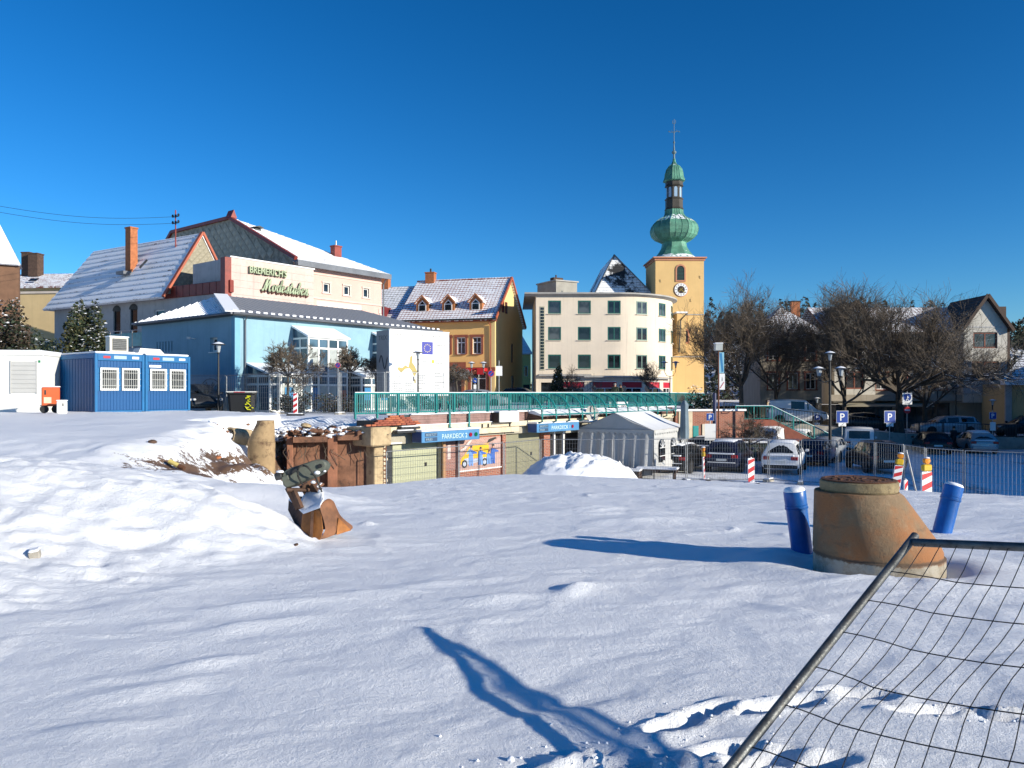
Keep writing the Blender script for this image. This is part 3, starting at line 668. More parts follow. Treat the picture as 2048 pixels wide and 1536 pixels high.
def script(parent, s, x, z, h, adv, m, y, r, sx=1.0):
    mb = MB(); cx = x
    for ch in s:
        for st in STROKES[ch]:
            pts = [V(cx+(px*.85+pz*.22)*h*sx, y, z+pz*h) for px, pz in st]
            fine = []
            for i in range(len(pts)-1):           # Catmull-Rom through the pen points
                p0, p1, p2, p3 = pts[max(i-1, 0)], pts[i], pts[i+1], pts[min(i+2, len(pts)-1)]
                for t in (0, .25, .5, .75): fine.append(.5*((2*p1)+(p2-p0)*t+(2*p0-5*p1+4*p2-p3)*t*t+(3*p1-p0-3*p2+p3)*t**3))
            fine.append(pts[-1])
            for a, b in zip(fine, fine[1:]):
                d = b-a; w = r*(1.25 if d.z < 0 else .75)
                if d.length > 1e-4: bar(mb, a-d.normalized()*w*.4, b+d.normalized()*w*.4, .1, w*2)
        cx += adv[ch]*h*sx
    return mb
ADV = dict(M=1.06, o=.5, d=.56, e=.47, s=.42, t=.4, u=.55, b=.45, n=.55, S=.6)
o = script(annex, 'Modestuben', 2.3, Ta-2.1, .74, ADV, m_letter, -.2, .05).build('lettering', m_letter, annex)
script(annex, 'Modestuben', 2.34, Ta-2.22, .74, ADV, m_letside, -.09, .062).build('return', m_letside, o)

old = thing('old_house', 'old grey house under a big snowy tiled roof with tall orange chimney', 'house', (-38.3, 65.3, PLAZA), math.atan2(-.53, .85))
Lo = 15.9; Eo = 8.8; Ro = 13.1; Do = 5.0
front_ops = [(3.3, 6.9, .8, 1.2), (5.2, 6.9, .8, 1.2), (9.0, 6.4, .95, 2.0), (11.2, 6.4, .95, 2.0), (14.4, 6.5, 1.2, 1.3), (18.6, 6.5, 2.6, 1.4), (3.3, 2.5, .9, 1.3), (6.5, 2.5, .9, 1.3)]
mb = MB(); wall(mb, 0, 22.2, 0, 8.2, front_ops); wall(mb, 0, Lo, 8.2, Eo, []); mb.quad((0, 0, 0), (0, Do, 0), (0, Do, Eo), (0, 0, Eo)); mb.quad((Lo, 0, 0), (Lo, Do, 0), (Lo, Do, Eo), (Lo, 0, Eo)); mb.build('wall', m_greywall, old, recalc=False)
for o_ in front_ops: window(old, o_[0], o_[1], o_[2], o_[3], fm=m_white if o_[0] > 13 else m_dsteel, gm=m_curtain if o_[0] > 18 else m_glass, cols=1, fw=.08, sill=m_cornice)
for x in (9.0, 11.2):
    mb = MB(); mb.poly([(x+math.cos(a)*.56, -.03, 7.38+math.sin(a)*.42) for a in [i*math.pi/8 for i in range(9)]]); mb.build('arch', m_dsteel, old)
slope(old, 'roof', m_tilewhite, (-.4, -.75, Eo-.9), (Lo, -.75, Eo-.9), [(-.4, -.75, Eo-.9), (Lo, -.75, Eo-.9), (Lo+.12, Do/2, Ro), (1.5, Do/2, Ro)], course=.52, lip=.06)
slope(old, 'roof', m_tilewhite, (Lo, Do+.6, Eo-.6), (0, Do+.6, Eo-.6), [(Lo, Do+.6, Eo-.6), (0, Do+.6, Eo-.6), (1.5, Do/2, Ro), (Lo+.12, Do/2, Ro)], course=.52)
slope(old, 'roof', m_tilewhite, (-.4, Do+.6, Eo-.9), (-.4, -.75, Eo-.9), [(-.4, Do+.6, Eo-.9), (-.4, -.75, Eo-.9), (1.5, Do/2, Ro)])
gab = MB().add([(Lo+.02, -.5, Eo-.6), (Lo+.02, Do+.5, Eo-.6), (Lo+.02, Do/2, Ro-.08)], [(0, 1, 2)]).build('slate_gable', m_slatel, old, recalc=False)
w_ = h_ = .5; dm = MB().add([(-w_*.49, 0, 0), (0, 0, -h_*.49), (w_*.49, 0, 0), (0, -.02, h_*.49), (0, -.04, -h_*.2)], [(0, 4, 3), (4, 2, 3), (0, 1, 4), (1, 2, 4)]).mesh('slate', m_slatel, recalc=False)
z = 8.5; j = 0
while z < Ro-.4:
    y = -.4+(w_/2 if j % 2 else 0)
    while y < Do+.4:
        if abs(y-Do/2) < (Ro-.5-z)/(Ro-Eo+.6)*(Do/2+.5): link('slate', dm, gab, mx=Matrix.Translation((Lo+.04+rr.uniform(0, .012), y, z)) @ Matrix.Rotation(R(90), 4, 'Z') @ Matrix.Rotation(rr.uniform(-.05, .05), 4, 'X'))
        y += w_
    z += h_/2; j += 1
m_verge = M('orange_red_verge', (.40, .10, .05), .6, var=.2)
mb = MB(); bar(mb, (Lo+.1, -.75, Eo-.86), (Lo+.1, Do/2, Ro+.04), .3, .16); bar(mb, (Lo+.1, Do/2, Ro+.04), (Lo+.1, Do+.6, Eo-.6), .3, .16); mb.build('verge', m_verge, old)
for i in range(11): x0 = 14.4+i*.74; MB().bbox(x0+.015, x0+.725, -.12, .2, 7.9, 8.75, .03).build('fascia_panel', m_redmetal, old)
MB().box(13.9, 22.3, .2, 6, 8.1, 8.3).build('flat_roof', m_snow, old)
chimney(old, 9.4, .95, 9.2, 13.85, .68, .6, m_brickor, m_brickor); MB().box(8.85, 9.85, .0, 1.5, 10.2, 10.45).build('flashing', m_zinc, old)
mb = MB(); bar(mb, (11.4, .35, 10.55), (11.75, .75, 11.2), .5, .06); mb.build('roof_hatch', m_dsteel, old)
ins = MB().tube([(13.6, 1.9, 11.6), (13.6, 1.9, 15.0)], .05, 6, 1)
for z in (14.0, 14.5): bar(ins, (13.2, 1.9, z), (14.0, 1.9, z), .06, .06); [ins.lathe([(.06, 0), (.09, .1), (.04, .2)], 8, 0, (x, 1.9, z)) for x in (13.25, 13.6, 13.95)]
ins.build('power_mast', [m_black, m_redmetal], old)
# terrace with glass balustrade in front of the old house
bal = thing('roof_terrace', 'grey balcony terrace with glass balustrade below the old house roof', 'balcony', tuple(old.matrix_basis @ V(7.6, -3.0, 0)), math.atan2(-.53, .85))
MB().box(0, 11, 0, 2.9, 3.9, 4.15).build('slab', m_greywall, bal); MB().box(0, 11, .1, .25, 0, 3.898).build('wall', m_bluewall, bal)
for i in range(9): MB().box(i*1.35-.04, i*1.35+.04, 0, .08, 4.152, 5.35).build('post', m_galv, bal)
for i in range(8): MB().box(i*1.35+.08, i*1.35+1.27, .03, .05, 4.25, 5.2).build('pane', m_glass_b, bal)
MB().tube([(0, .04, 5.38), (11, .04, 5.38)], .03).build('rail', m_galv, bal)
for i in range(22): MB().box(.3+i*.12, .36+i*.12, -.03, .0, 1.6, 3.3).build('slat', m_dsteel, bal)

fl = thing('brown_house', 'brown rendered house at the far left under a steep white roof', 'house', (-37.9-4.9*.866, 60-2.45, PLAZA), R(30))
MB().box(0, 4.9, 0, 1.6, 0, 10.95).build('wall', m_brown, fl)
m_wr = tilemat('white_roof', (.1, .08, .07), snow=.95, cw=.3, ch=.5, gx=.04, gy=.1, patch=.2)
slope(fl, 'roof', m_wr, (-1, -.4, 10.8), (5.0, -.4, 10.8), [(-1, -.4, 10.8), (5.0, -.4, 10.8), (3.55, 1.2, 14.1), (-1, 1.2, 14.1)], course=.5)
slope(fl, 'roof', m_wr, (5.0, -.4, 10.8), (5.0, 2.0, 10.8), [(5.0, -.4, 10.8), (5.0, 2.0, 10.8), (3.55, 1.2, 14.1)], course=.5)
MB().box(4.9, 5.6, -.2, .6, 0, 6).build('wall_pier', m_darkbrick, fl)
cr = thing('cream_house', 'cream house between brown house and old house with two dark chimneys', 'house', tuple(at(30, 74)+V(0, 0, PLAZA)), math.atan2(-.1, 1))
mb = MB(); wall(mb, 0, 9, 0, 11.0, [(3.4, 4.6, 1.9, 2.6), (2.0, 8.0, .01, .01)]); mb.quad((0, 0, 0), (0, 8, 0), (0, 8, 11), (0, 0, 11)); mb.build('wall', m_cream, cr, recalc=False)
window(cr, 3.4, 4.6, 1.9, 2.6, gm=m_glass, cols=1)
MB().box(-.1, 9, -.12, -.002, 10.4, 10.6).build('moulding', m_cornice, cr)
m_crr = tilemat('cream_house_tiles', (.22, .05, .03), snow=.83, cw=.3, ch=.45, gx=.08, gy=.2, patch=.35)
slope(cr, 'roof', m_crr, (-.3, -.5, 11), (9, -.5, 11), [(-3, -.5, 11), (9, -.5, 11), (5.4, 4.4, 12.9), (-3, 4.4, 14.2)], course=.45)
chimney(cr, -1.9, 4.2, 12.6, 15.0, .85, .8, m_darkbrick, m_darkbrick); chimney(cr, -.75, 3.8, 12.6, 14.8, 1.0, .9, m_darkbrick, m_darkbrick)
for x in (1.2, 5.6): MB().box(-.4, .4, -.03, .03, 0, .5).build('roof_window', m_glass, cr, loc=(x, .7, 11.72), rot=(R(-55), 0, 0))
# ---------------------------------------------------------------- yellow house and its neighbour
m_yellow = M('yellow_render', (.84, .50, .175), .85, var=.07, vs=.5, bump=.2, streak=.15)
m_paleyel = M('pale_yellow_render', (.72, .53, .24), .85, var=.06, vs=.5)
m_sandst = M('red_sandstone', (.29, .085, .045), .8, var=.2, vs=3)
yel = thing('yellow_house', 'yellow house with three dormers and red sandstone window frames', 'house', tuple((V(-1.6, 72.5, PLAZA)-V(.965, -.26, 0)*9.7)*1.2), math.atan2(-.26, .965)); yel.scale = (1.2,)*3; bpy.context.view_layer.update()
Ly, Ey, Ry, Dy = 9.7, 8.0, 12.3, 10.4
m_red_dark = M('dark_red_frame', (.15, .02, .02), .5)
uw = [(Ly-1.75-i*1.55, 5.45, .86, 1.6) for i in range(5)]; gw = [(8.1, 1.6, 1.5, 2.7), (5.6, 1.6, 1.7, 2.4), (3.2, 1.6, 1.5, 2.4)]
sw_ = [(2.6, 9.3, .55, 1.1), (3.75, 9.3, .55, 1.1), (6.2, 5.0, .8, 1.9), (6.4, 1.5, 1.1, 2.5)]
mb = MB(); wall(mb, 0, Ly, 0, Ey, uw+gw); mb.quad((0, 0, 0), (0, Dy, 0), (0, Dy, Ey), (0, 0, Ey)); mb.build('wall', m_yellow, yel, recalc=False)
mb = MB(); wall(mb, 0, Dy, 0, Ey, [o for o in sw_ if o[1] < 8]); mb.poly([(0, 0, Ey), (Dy, 0, Ey), (Dy/2, 0, Ry)])
mb.build('gable_wall', m_paleyel, yel, (Ly, 0, 0), (0, 0, R(90)), recalc=False)
for x, z, w, h in uw: window(yel, x, z, w, h, trans=.32, surround=m_sandst, sw=.2, fw=.09, sill=m_sandst)
for x, z, w, h in gw: window(yel, x, z, w, h, cols=2, surround=m_sandst, sw=.28, fm=m_white if x > 8 else m_dsteel, trans=.22)
for i, (x, z, w, h) in enumerate(sw_):
    o = window(yel, x, z, w, h, y=.1 if z < 8 else -.06, fm=m_red_dark, cols=1); o.parent = yel; o.location = (Ly-(.1 if z < 8 else -.06), x, z); o.rotation_euler = (0, 0, R(90))
MB().box(-.1, Ly+.05, -.1, -.002, 3.05, 3.4).box(2.2, 6.9, -.12, -.1, 3.1, 3.9).build('sandstone_band', m_sandst, yel)
MB().box(Ly-.35, Ly+.012, -.012, -.002, 0, Ey).build('corner_strip', m_paleyel, yel)
slope(yel, 'roof', m_tilered, (-.1, -.5, Ey-.15), (Ly+.25, -.5, Ey-.15), [(-.1, -.5, Ey-.15), (Ly+.25, -.5, Ey-.15), (Ly+.25, Dy/2, Ry+.1), (-.1, Dy/2, Ry+.1)], course=.36)
slope(yel, 'roof', m_tilered, (Ly+.25, Dy+.5, Ey-.15), (-.1, Dy+.5, Ey-.15), [(Ly+.25, Dy+.5, Ey-.15), (-.1, Dy+.5, Ey-.15), (-.1, Dy/2, Ry+.1), (Ly+.25, Dy/2, Ry+.1)], course=.36)
MB().box(-.1, Ly+.2, -.4, -.002, Ey-.34, Ey-.16).build('eaves_board', m_sandst, yel); gutter_run(yel, (-.1, -.58, Ey-.14), (Ly+.25, -.58, Ey-.14), m_dsteel, .09)
mb = MB(); bar(mb, (Ly+.27, -.5, Ey-.1), (Ly+.27, Dy/2, Ry+.14), .1, .28); bar(mb, (Ly+.27, Dy/2, Ry+.14), (Ly+.27, Dy+.5, Ey-.1), .1, .28); mb.build('verge', m_verge, yel)
MB().tube([(-.1, Dy/2, Ry+.13), (Ly+.25, Dy/2, Ry+.13)], .12, 6).build('ridge', m_tilered, yel)
pipe(yel, [(Ly-.5, -.55, Ey-.2), (Ly-.4, -.1, Ey-.7), (Ly-.4, -.08, .1)], m_sandst, .06)
m_dorm = M('dormer_orange', (.42, .16, .055), .7, var=.15)
for x in (2.2, 4.85, 7.6):
    d = MB(); w, h, a = .62, .95, 1.55
    d.prism([(-w, 0), (w, 0), (w, h), (0, a), (-w, h)], 0, 2.6)
    dm = d.build('dormer', m_dorm, yel, (x, .75, Ey+.75))
    MB().prism([(-.4, .08), (.4, .08), (.4, .78), (0, 1.2), (-.4, .78)], -.03, .0).build('window', m_white, dm)
    MB().box(-.31, .31, -.045, -.032, .16, .68).add([(-.28, -.045, .78), (.28, -.045, .78), (0, -.045, 1.06)], [(0, 1, 2)]).build('pane', m_glass, dm)
    for sx in (-1, 1):
        mb = MB(); bar(mb, (sx*(w+.14), -.15, h-.1), (0, -.15, a+.08), .2, .09); mb.build('verge', m_dorm, dm)
    slope(dm, 'roof', m_snow, (w+.16, -.2, h-.1), (w+.16, 2.6, h-.1), [(w+.16, -.2, h-.1), (w+.16, 2.6, h-.1), (.0, 2.6, a+.1), (.0, -.2, a+.1)], thick=.07)
    slope(dm, 'roof', m_tilered, (-w-.16, 2.6, h-.1), (-w-.16, -.2, h-.1), [(-w-.16, 2.6, h-.1), (-w-.16, -.2, h-.1), (0, -.2, a+.1), (0, 2.6, a+.1)], thick=.07)
chimney(yel, 1.35, Dy/2, 11.4, 13.2, .95, .7, m_brickor, m_brickor); MB().cyl((1.35, Dy/2, 13.3), .1, .4, 8).build('flue', m_dsteel, yel)
MB().bbox(7.0, 9.0, -.95, -.02, 3.0, 3.3, .03).box(8.3, 8.9, -1.1, -.955, 2.7, 3.3).build('awning_box', m_red, yel)
mb = MB(); bar(mb, (6.6, -.12, 2.35), (8.3, -.9, 3.05), .9, .06); mb.build('awning', m_sandst, yel)
nb = thing('grey_roofed_house', 'grey snow roofed house joined to the left of the yellow house', 'house', tuple(yel.matrix_basis @ V(-12.0, .1, 0)), math.atan2(-.26, .965)); nb.scale = (1.2,)*3
mb = MB(); wall(mb, 0, 11.98, 0, 7.6, [(10.2-i*2, 5.2, .9, 1.5) for i in range(5)]); mb.build('wall', m_cream, nb, recalc=False)
for i in range(5): window(nb, 10.2-i*2, 5.2, .9, 1.5)
slope(nb, 'roof', m_tilegrey, (-.3, -.5, 7.4), (11.86, -.5, 7.4), [(-.3, -.5, 7.4), (11.86, -.5, 7.4), (11.86, Dy/2, 12.0), (-.3, Dy/2, 12.0)], course=.36)
slope(nb, 'roof', m_tilegrey, (11.86, Dy+.5, 7.4), (-.3, Dy+.5, 7.4), [(11.86, Dy+.5, 7.4), (-.3, Dy+.5, 7.4), (-.3, Dy/2, 12.0), (11.86, Dy/2, 12.0)])
chimney(nb, 8.3, Dy/2, 11.4, 13.0, .9, .7, m_brickor, m_brickor)
mb = MB(); mb.box(8.8, 10.4, .3, 2.2, 8.0, 9.4); mb.build('dormer', m_red_dark, nb); MB().box(9.0, 10.2, .27, .298, 8.4, 9.2).build('roof_window', flat('magenta_blind', (.25, .02, .08)), nb)
ny = thing('small_yellow_house', 'narrow bright yellow house glimpsed behind the yellow house', 'house', tuple(at(1040, 116)+V(0, 0, PLAZA)), 0); ny.scale = (1.18,)*3
mb = MB(); wall(mb, 0, 1.35, 0, 5.9, [(.75, 3.6, .45, 1.3), (.8, .95, .8, 1.9)]); mb.quad((1.35, 0, 0), (1.35, 4, 0), (1.35, 4, 5.9), (1.35, 0, 5.9)); mb.build('wall', flat('lemon_render', (.70, .58, .20), .85), ny, recalc=False)
window(ny, .75, 3.6, .45, 1.3, cols=1); MB().box(.4, 1.2, .1, .15, 0, 1.9).build('door', m_dsteel, ny)
slope(ny, 'roof', m_tilewhite, (-1, -.3, 5.8), (1.6, -.3, 5.8), [(-1, -.3, 5.8), (1.6, -.3, 5.8), (.2, 2, 8.4), (-1, 2, 8.4)], course=.4)

# ---------------------------------------------------------------- the rounded corner building
m_rose = M('cream_pink_render', (.70, .60, .475), .85, var=.07, vs=.35, bump=.2, streak=.28)
m_gfr = M('green_window_frame', (.02, .115, .09), .45, var=.15)
m_slab = M('grey_roof_slab', (.36, .345, .32), .8, var=.15)
rnd = thing('rounded_building', 'cream four storey building with green windows and a rounded right corner under a flat roof', 'building', tuple(at(1072, 85)+V(0, 0, PLAZA)), 0)
Sx = 8.35; RR = 8.0; TH = math.pi/2; Hr = 11.75; ARC = RR*TH
def bend(s, y, z):                      # along the facade: straight, then round the corner, then straight back
    if s <= Sx: return (s, y, z)
    if s <= Sx+ARC:
        a = (s-Sx)/RR; r = RR-y; return (Sx+r*math.sin(a), RR-r*math.cos(a), z)
    return (Sx+RR-y, RR+(s-Sx-ARC), z)
cols = [2.02+i*3.25 for i in range(6)]+[23.0]; rows = [(10.35, 1.45), (7.48, 1.45), (4.42, 1.55)]
ops = [(c, z, 1.42, h) for c in cols for z, h in rows]
shop = [(1.3, 1.1, 1.5, 2.1), (4.0, 1.2, 2.6, 2.3), (7.5, 1.2, 2.6, 2.3), (10.6, 1.2, 2.4, 2.3), (13.4, 1.2, 2.2, 2.3), (16.2, 1.2, 2.0, 2.3)]
mb = MB(); steps = [i*.4 for i in range(int((Sx+ARC+4)/.4)+1)]
allops = ops+shop
xs = sorted(set(steps) | {c for o_ in allops for c in (o_[0]-o_[2]/2, o_[0]+o_[2]/2)}); zs = sorted({0, Hr} | {c for o_ in allops for c in (o_[1]-o_[3]/2, o_[1]+o_[3]/2)})
for i in range(len(xs)-1):
    for j in range(len(zs)-1):
        cx, cz = (xs[i]+xs[i+1])/2, (zs[j]+zs[j+1])/2
        if any(abs(cx-o_[0]) < o_[2]/2 and abs(cz-o_[1]) < o_[3]/2 for o_ in allops): continue
        mb.quad(bend(xs[i], 0, zs[j]), bend(xs[i+1], 0, zs[j]), bend(xs[i+1], 0, zs[j+1]), bend(xs[i], 0, zs[j+1]))
for o_ in allops:
    a, b, c, d = o_[0]-o_[2]/2, o_[0]+o_[2]/2, o_[1]-o_[3]/2, o_[1]+o_[3]/2
    for p, q in (((a, c), (b, c)), ((b, c), (b, d)), ((b, d), (a, d)), ((a, d), (a, c))): mb.quad(bend(p[0], 0, p[1]), bend(q[0], 0, q[1]), bend(q[0], .2, q[1]), bend(p[0], .2, p[1]))
mb.poly([(0, 0, 0), (0, 0, Hr), (0, 17, Hr), (0, 17, 0)])
mb.build('wall', m_rose, rnd, recalc=False)
for c, z, w, h in ops:
    ang = 0 if c <= Sx else min(TH, (c-Sx)/RR); o_ = window(rnd, 0, 0, w, h, y=.06, fm=m_gfr, cols=1 if c < 8 else (2 if c < 16 else 1), fw=.12, sill=m_rose)
    o_.location = bend(c, .06, z); o_.rotation_euler = (0, 0, ang)
NA = 18; ou = lambda y, z: [bend(Sx*0+(-1.25 if i == 0 else 0) if i < 2 else Sx+ARC*(i-2)/(NA), y, z) for i in range(NA+3)]
mb = MB(); lo = ou(-.55, Hr+.0); li = ou(0.0, Hr-.22); up = ou(-.55, Hr+.16); n = len(lo)
for i in range(n-1):
    mb.quad(li[i], li[i+1], lo[i+1], lo[i]); mb.quad(lo[i], lo[i+1], up[i+1], up[i])
mb.poly(up+[(Sx+RR, 17.5, Hr+.2), (-1.25, 17.5, Hr+.2)]); mb.quad(lo[0], up[0], (-1.25, 17.5, Hr+.2), (-1.25, 17.5, Hr-.02))
mb.build('roof_slab', m_slab, rnd, recalc=False)
# strip of glass blocks at the left edge, hollow shadow joint beside it
gb = MB()
for r_ in range(20):
    for c_ in range(2): gb.box(.5+c_*.2, .66+c_*.2, -.06, -.004, 3.6+r_*.34, 3.86+r_*.34)
MB().box(.42, .94, -.03, -.002, 3.45, 10.45).build('glass_block_frame', flat('ladder_frame', (.45, .42, .30)), rnd); gb.build('glass_blocks', m_glass, rnd)
mb = MB(); mb.rings([[(0-.02, -.004, z), (.0-.02, -1.0*k, z)] for z, k in ((0, 1), (2.2, .9), (2.9, .4), (3.4, .05), (10.3, .02))], 0, False, closed=False); mb.build('side_fin', m_slab, rnd, recalc=False)
mb = MB()
for x0, x1, z, d in ((.3, 6.0, 2.95, .5), (5.2, 11.6, 2.8, .6), (10.6, 16.5, 2.65, .5)):
    ss = [x0+(x1-x0)*i/10 for i in range(11)]
    for a, b in zip(ss, ss[1:]):
        A, B, C, D_ = bend(a, -.003, z), bend(b, -.003, z), bend(b, -d, z-.1), bend(a, -d, z-.1)
        mb.add([A, B, C, D_]+[(p[0], p[1], p[2]+.12) for p in (A, B, C, D_)], [(0, 1, 2, 3), (7, 6, 5, 4), (3, 2, 6, 7), (0, 3, 7, 4), (1, 5, 6, 2)])
mb.build('canopy', m_slab, rnd)
m_redsign = flat('red_shop_sign', (.45, .012, .03), .4)
for i, (x, z, w, h) in enumerate(shop):
    q = MB(); q.quad(bend(x-w/2, .19, z-h/2), bend(x+w/2, .19, z-h/2), bend(x+w/2, .19, z+h/2), bend(x-w/2, .19, z+h/2)); q.build('shop_window', m_glass, rnd, recalc=False)
    if i:
        q = MB(); ss = [x-w/2+w*k/6 for k in range(7)]
        for a, b in zip(ss, ss[1:]): q.quad(bend(a, .1, z+.35), bend(b, .1, z+.35), bend(b, .1, z+1.0), bend(a, .1, z+1.0))
        s_ = q.build('shop_sign', m_redsign, rnd, recalc=False)
        q = MB()
        for a in (x-w/2+.06, x, x+w/2-.06): bar(q, bend(a, .12, z-h/2), bend(a, .12, z+.34), .09, .09)
        for a, b in zip(ss, ss[1:]): bar(q, bend(a, .07, z+.33), bend(b, .07, z+.33), .07, .07); bar(q, bend(a, .07, z+1.06), bend(b, .07, z+1.06), .09, .09)
        q.build('shop_frame', m_white, rnd)
pent = MB().box(0, 3.0, 0, 4.2, Hr+.2, Hr+2.5).build('roof_house', M('grey_render', (.33, .31, .27), .85, var=.15, streak=.3), rnd, (2.6, 7.2, 0), (0, 0, R(30)))
MB().box(-.15, 3.15, -.15, 4.3, Hr+2.502, Hr+2.66).build('roof_plate', m_slab, pent); MB().box(3.002, 3.03, 2.6, 3.5, Hr+.25, Hr+2.2).build('door', flat('pink_door', (.50, .12, .17)), pent)
MB().box(.7, 1.0, -.02, -.002, Hr+1.0, Hr+1.4).build('vent', m_dsteel, pent)
MB().bbox(.3, 1.7, 1.0, 1.8, Hr+2.665, Hr+3.1, .04).cyl((.9, 1.4, Hr+3.1), .09, .35, 8).build('chimney', m_darkbrick, pent)
mb = MB(); wall(mb, 0, 7.0, 0, 8.6, [(1.0+i*1.6, z, .8, 1.3) for i in range(4) for z in (6.8, 4.2)]); mb.build('wing_wall', m_rose, rnd, (Sx+RR-.02, RR+5.0, 0), (0, 0, R(62)), recalc=False)
wg_ = MB().box(-.2, 7.3, -.3, 5, 8.62, 8.9).build('wing_roof', m_slab, rnd, (Sx+RR-.02, RR+5.0, 0), (0, 0, R(62)))
for i in range(4):
    for z in (6.8, 4.2):
        o_ = window(rnd, 0, 0, .8, 1.3, cols=1); o_.matrix_local = Matrix.Translation((Sx+RR-.02, RR+5.0, 0)) @ Matrix.Rotation(R(62), 4, 'Z') @ Matrix.Translation((1.0+i*1.6, .14, z))

# ---------------------------------------------------------------- church
m_ochre = M('ochre_render', (.68, .45, .19), .88, var=.07, vs=.25, bump=.2, streak=.2)
m_cop = M('green_copper', (.10, .27, .185), .55, var=.35, vs=.9, bump=.1, streak=.5, snow=.72)
m_copd = M('copper_lantern', (.045, .038, .028), .6, var=.3)
m_sandp = M('pink_sandstone', (.50, .22, .13), .8, var=.12)
church = thing('church', 'church with ochre clock tower, green copper onion dome and dark snowy nave roof', 'church', tuple(at(1311, 100)+V(0, 0, PLAZA)), R(1.5))
Wt, Ht = 6.25, 18.3
arch = lambda x, z, w, h, n=10: [(x-w/2, z-h/2), (x+w/2, z-h/2)]+[(x+w/2*math.cos(a), z+h/2-w/2+w/2*math.sin(a)) for a in [i*math.pi/n for i in range(n+1)]]
mb = MB(); wall(mb, 0, Wt, 0, Ht, [(Wt/2+.1, 16.4, .95, 1.8)]); mb.quad((0, 0, 0), (0, Wt, 0), (0, Wt, Ht), (0, 0, Ht)); mb.quad((Wt, 0, 0), (Wt, Wt, 0), (Wt, Wt, Ht), (Wt, 0, Ht)); mb.quad((0, Wt, 0), (Wt, Wt, 0), (Wt, Wt, Ht), (0, Wt, Ht))
tw = mb.build('tower', m_ochre, church, recalc=False)
MB().box(-.32, Wt+.32, -.32, Wt+.32, Ht-.02, Ht+.14).box(-.12, Wt+.12, -.12, Wt+.12, Ht-.3, Ht-.022).build('cornice', m_sandp, tw)
for z in (11.0, 5.6): MB().box(-.06, Wt+.06, -.09, -.002, z, z+.12).build('string_course', m_slab, tw)
def archwin(parent, x, z, w, h, fr, louvre=True):
    o = MB(); pts = arch(x, z, w+.36, h+.4); inn = arch(x, z+.0, w, h); n = len(pts)
    vs = [(a, -.09, b) for a, b in pts]+[(a, -.09, b) for a, b in inn]
    o.add(vs, [(i, (i+1) % n, n+(i+1) % n, n+i) for i in range(n)]); o.add([(a, -.09, b) for a, b in pts]+[(a, -.002, b) for a, b in pts], [(i, n+i, n+(i+1) % n, (i+1) % n) for i in range(n)])
    s_ = o.build('arched_window', fr, parent); MB().poly([(a, -.03, b) for a, b in inn]).build('opening', m_black, s_)
    if louvre:
        for i in range(9): MB().box(x-w/2+.05, x+w/2-.05, -.07, -.035, z-h/2+.1+i*.18, z-h/2+.14+i*.18).build('louvre', m_gfr, s_)
    return s_
archwin(tw, Wt/2+.1, 16.4, .95, 1.85, m_sandp)
archwin(tw, 3.1, 8.3, .5, 1.3, m_sandp, False); archwin(tw, 3.85, 8.3, .62, 1.5, m_sandp, False)
clk = MB().lathe([(.92, 0), (.92, .06), (.86, .1)], 32).build('clock', m_sandp, tw, (Wt/2+.15, -.002, 14.25), (R(90), 0, 0))
MB().lathe([(.84, .102), (.84, .112)], 32).build('dial', m_wht, clk); MB().lathe([(.48, .1125), (.48, .12)], 24).build('dial_centre', flat('clock_brown', (.04, .02, .012)), clk)
for i in range(12):
    a = i*math.pi/6; MB().box(-.035, .035, .57, .77, .113, .12).build('hour_mark', m_blk, clk, rot=(0, 0, a))
m_gold = M('gilt_hand', (.65, .42, .10), .35, metal=.8)
mb = MB(); [bar(mb, (math.cos(a)*-.18, math.sin(a)*-.18, .14), (math.cos(a)*l, math.sin(a)*l, .14), .07, .03) for a, l in ((R(215), .42), (R(-40), .68), (R(50), .3))]; mb.build('hands', m_gold, clk)
for x, z in ((.6, 15.3), (5.7, 15.8), (4.5, 12.8)): MB().tube([(x-.1, -.05, z+.22), (x+.02, -.05, z+.2), (x, -.05, z), (x+.1, -.05, z-.1)], .025, 4).build('wall_anchor', m_dsteel, tw)
k = .066; cx = cy = Wt/2
def spire(name, prof, m, n=8, mats=None, seams=True, parent=None):
    o = MB().lathe([(r*k, Ht+.14+z*k) for r, z in prof], n, 0, (cx, cy, 0), off=.5).build(name, m, parent or church, smooth=30 if n > 8 else False)
    if seams:
        mb = MB()
        for i in range(n):
            for sub in (0, 1/3, 2/3):
                a0 = 2*math.pi*(i+.5)/n; a1 = 2*math.pi*(i+1.5)/n
                P = []
                for r, z in prof:
                    p = V(math.cos(a0), math.sin(a0), 0)*(1-sub)+V(math.cos(a1), math.sin(a1), 0)*sub
                    P.append((cx+p.x*r*k*1.004, cy+p.y*r*k*1.004, Ht+.14+z*k))
                mb.tube(P, .035, 4)
        mb.build('standing_seams', m, o)
    return o
q = math.sqrt(2)
mb = MB(); h0 = Ht+.142; ring0 = [(-.3, -.3), (Wt+.3, -.3), (Wt+.3, Wt+.3), (-.3, Wt+.3)]
sq8 = [[(cx+(Wt/2+.3)*a, cy+(Wt/2+.3)*b, h0) for a, b in ((-1, -.42), (-1, -1), (-.42, -1), (.42, -1), (1, -1), (1, -.42), (1, .42), (1, 1), (.42, 1), (-.42, 1), (-1, 1), (-1, .42))]]
for r, z in ((48*k, .15), (38*k, .6), (31*k, 1.2), (26*k, 1.75), (24*k, 2.4)):
    t = [math.atan2(b, a) for a, b in ((-1, -.42), (-.8, -.8), (-.42, -1), (.42, -1), (.8, -.8), (1, -.42), (1, .42), (.8, .8), (.42, 1), (-.42, 1), (-.8, .8), (-1, .42))]
    sq8.append([(cx+r*math.cos(a), cy+r*math.sin(a), h0+z) for a in t])
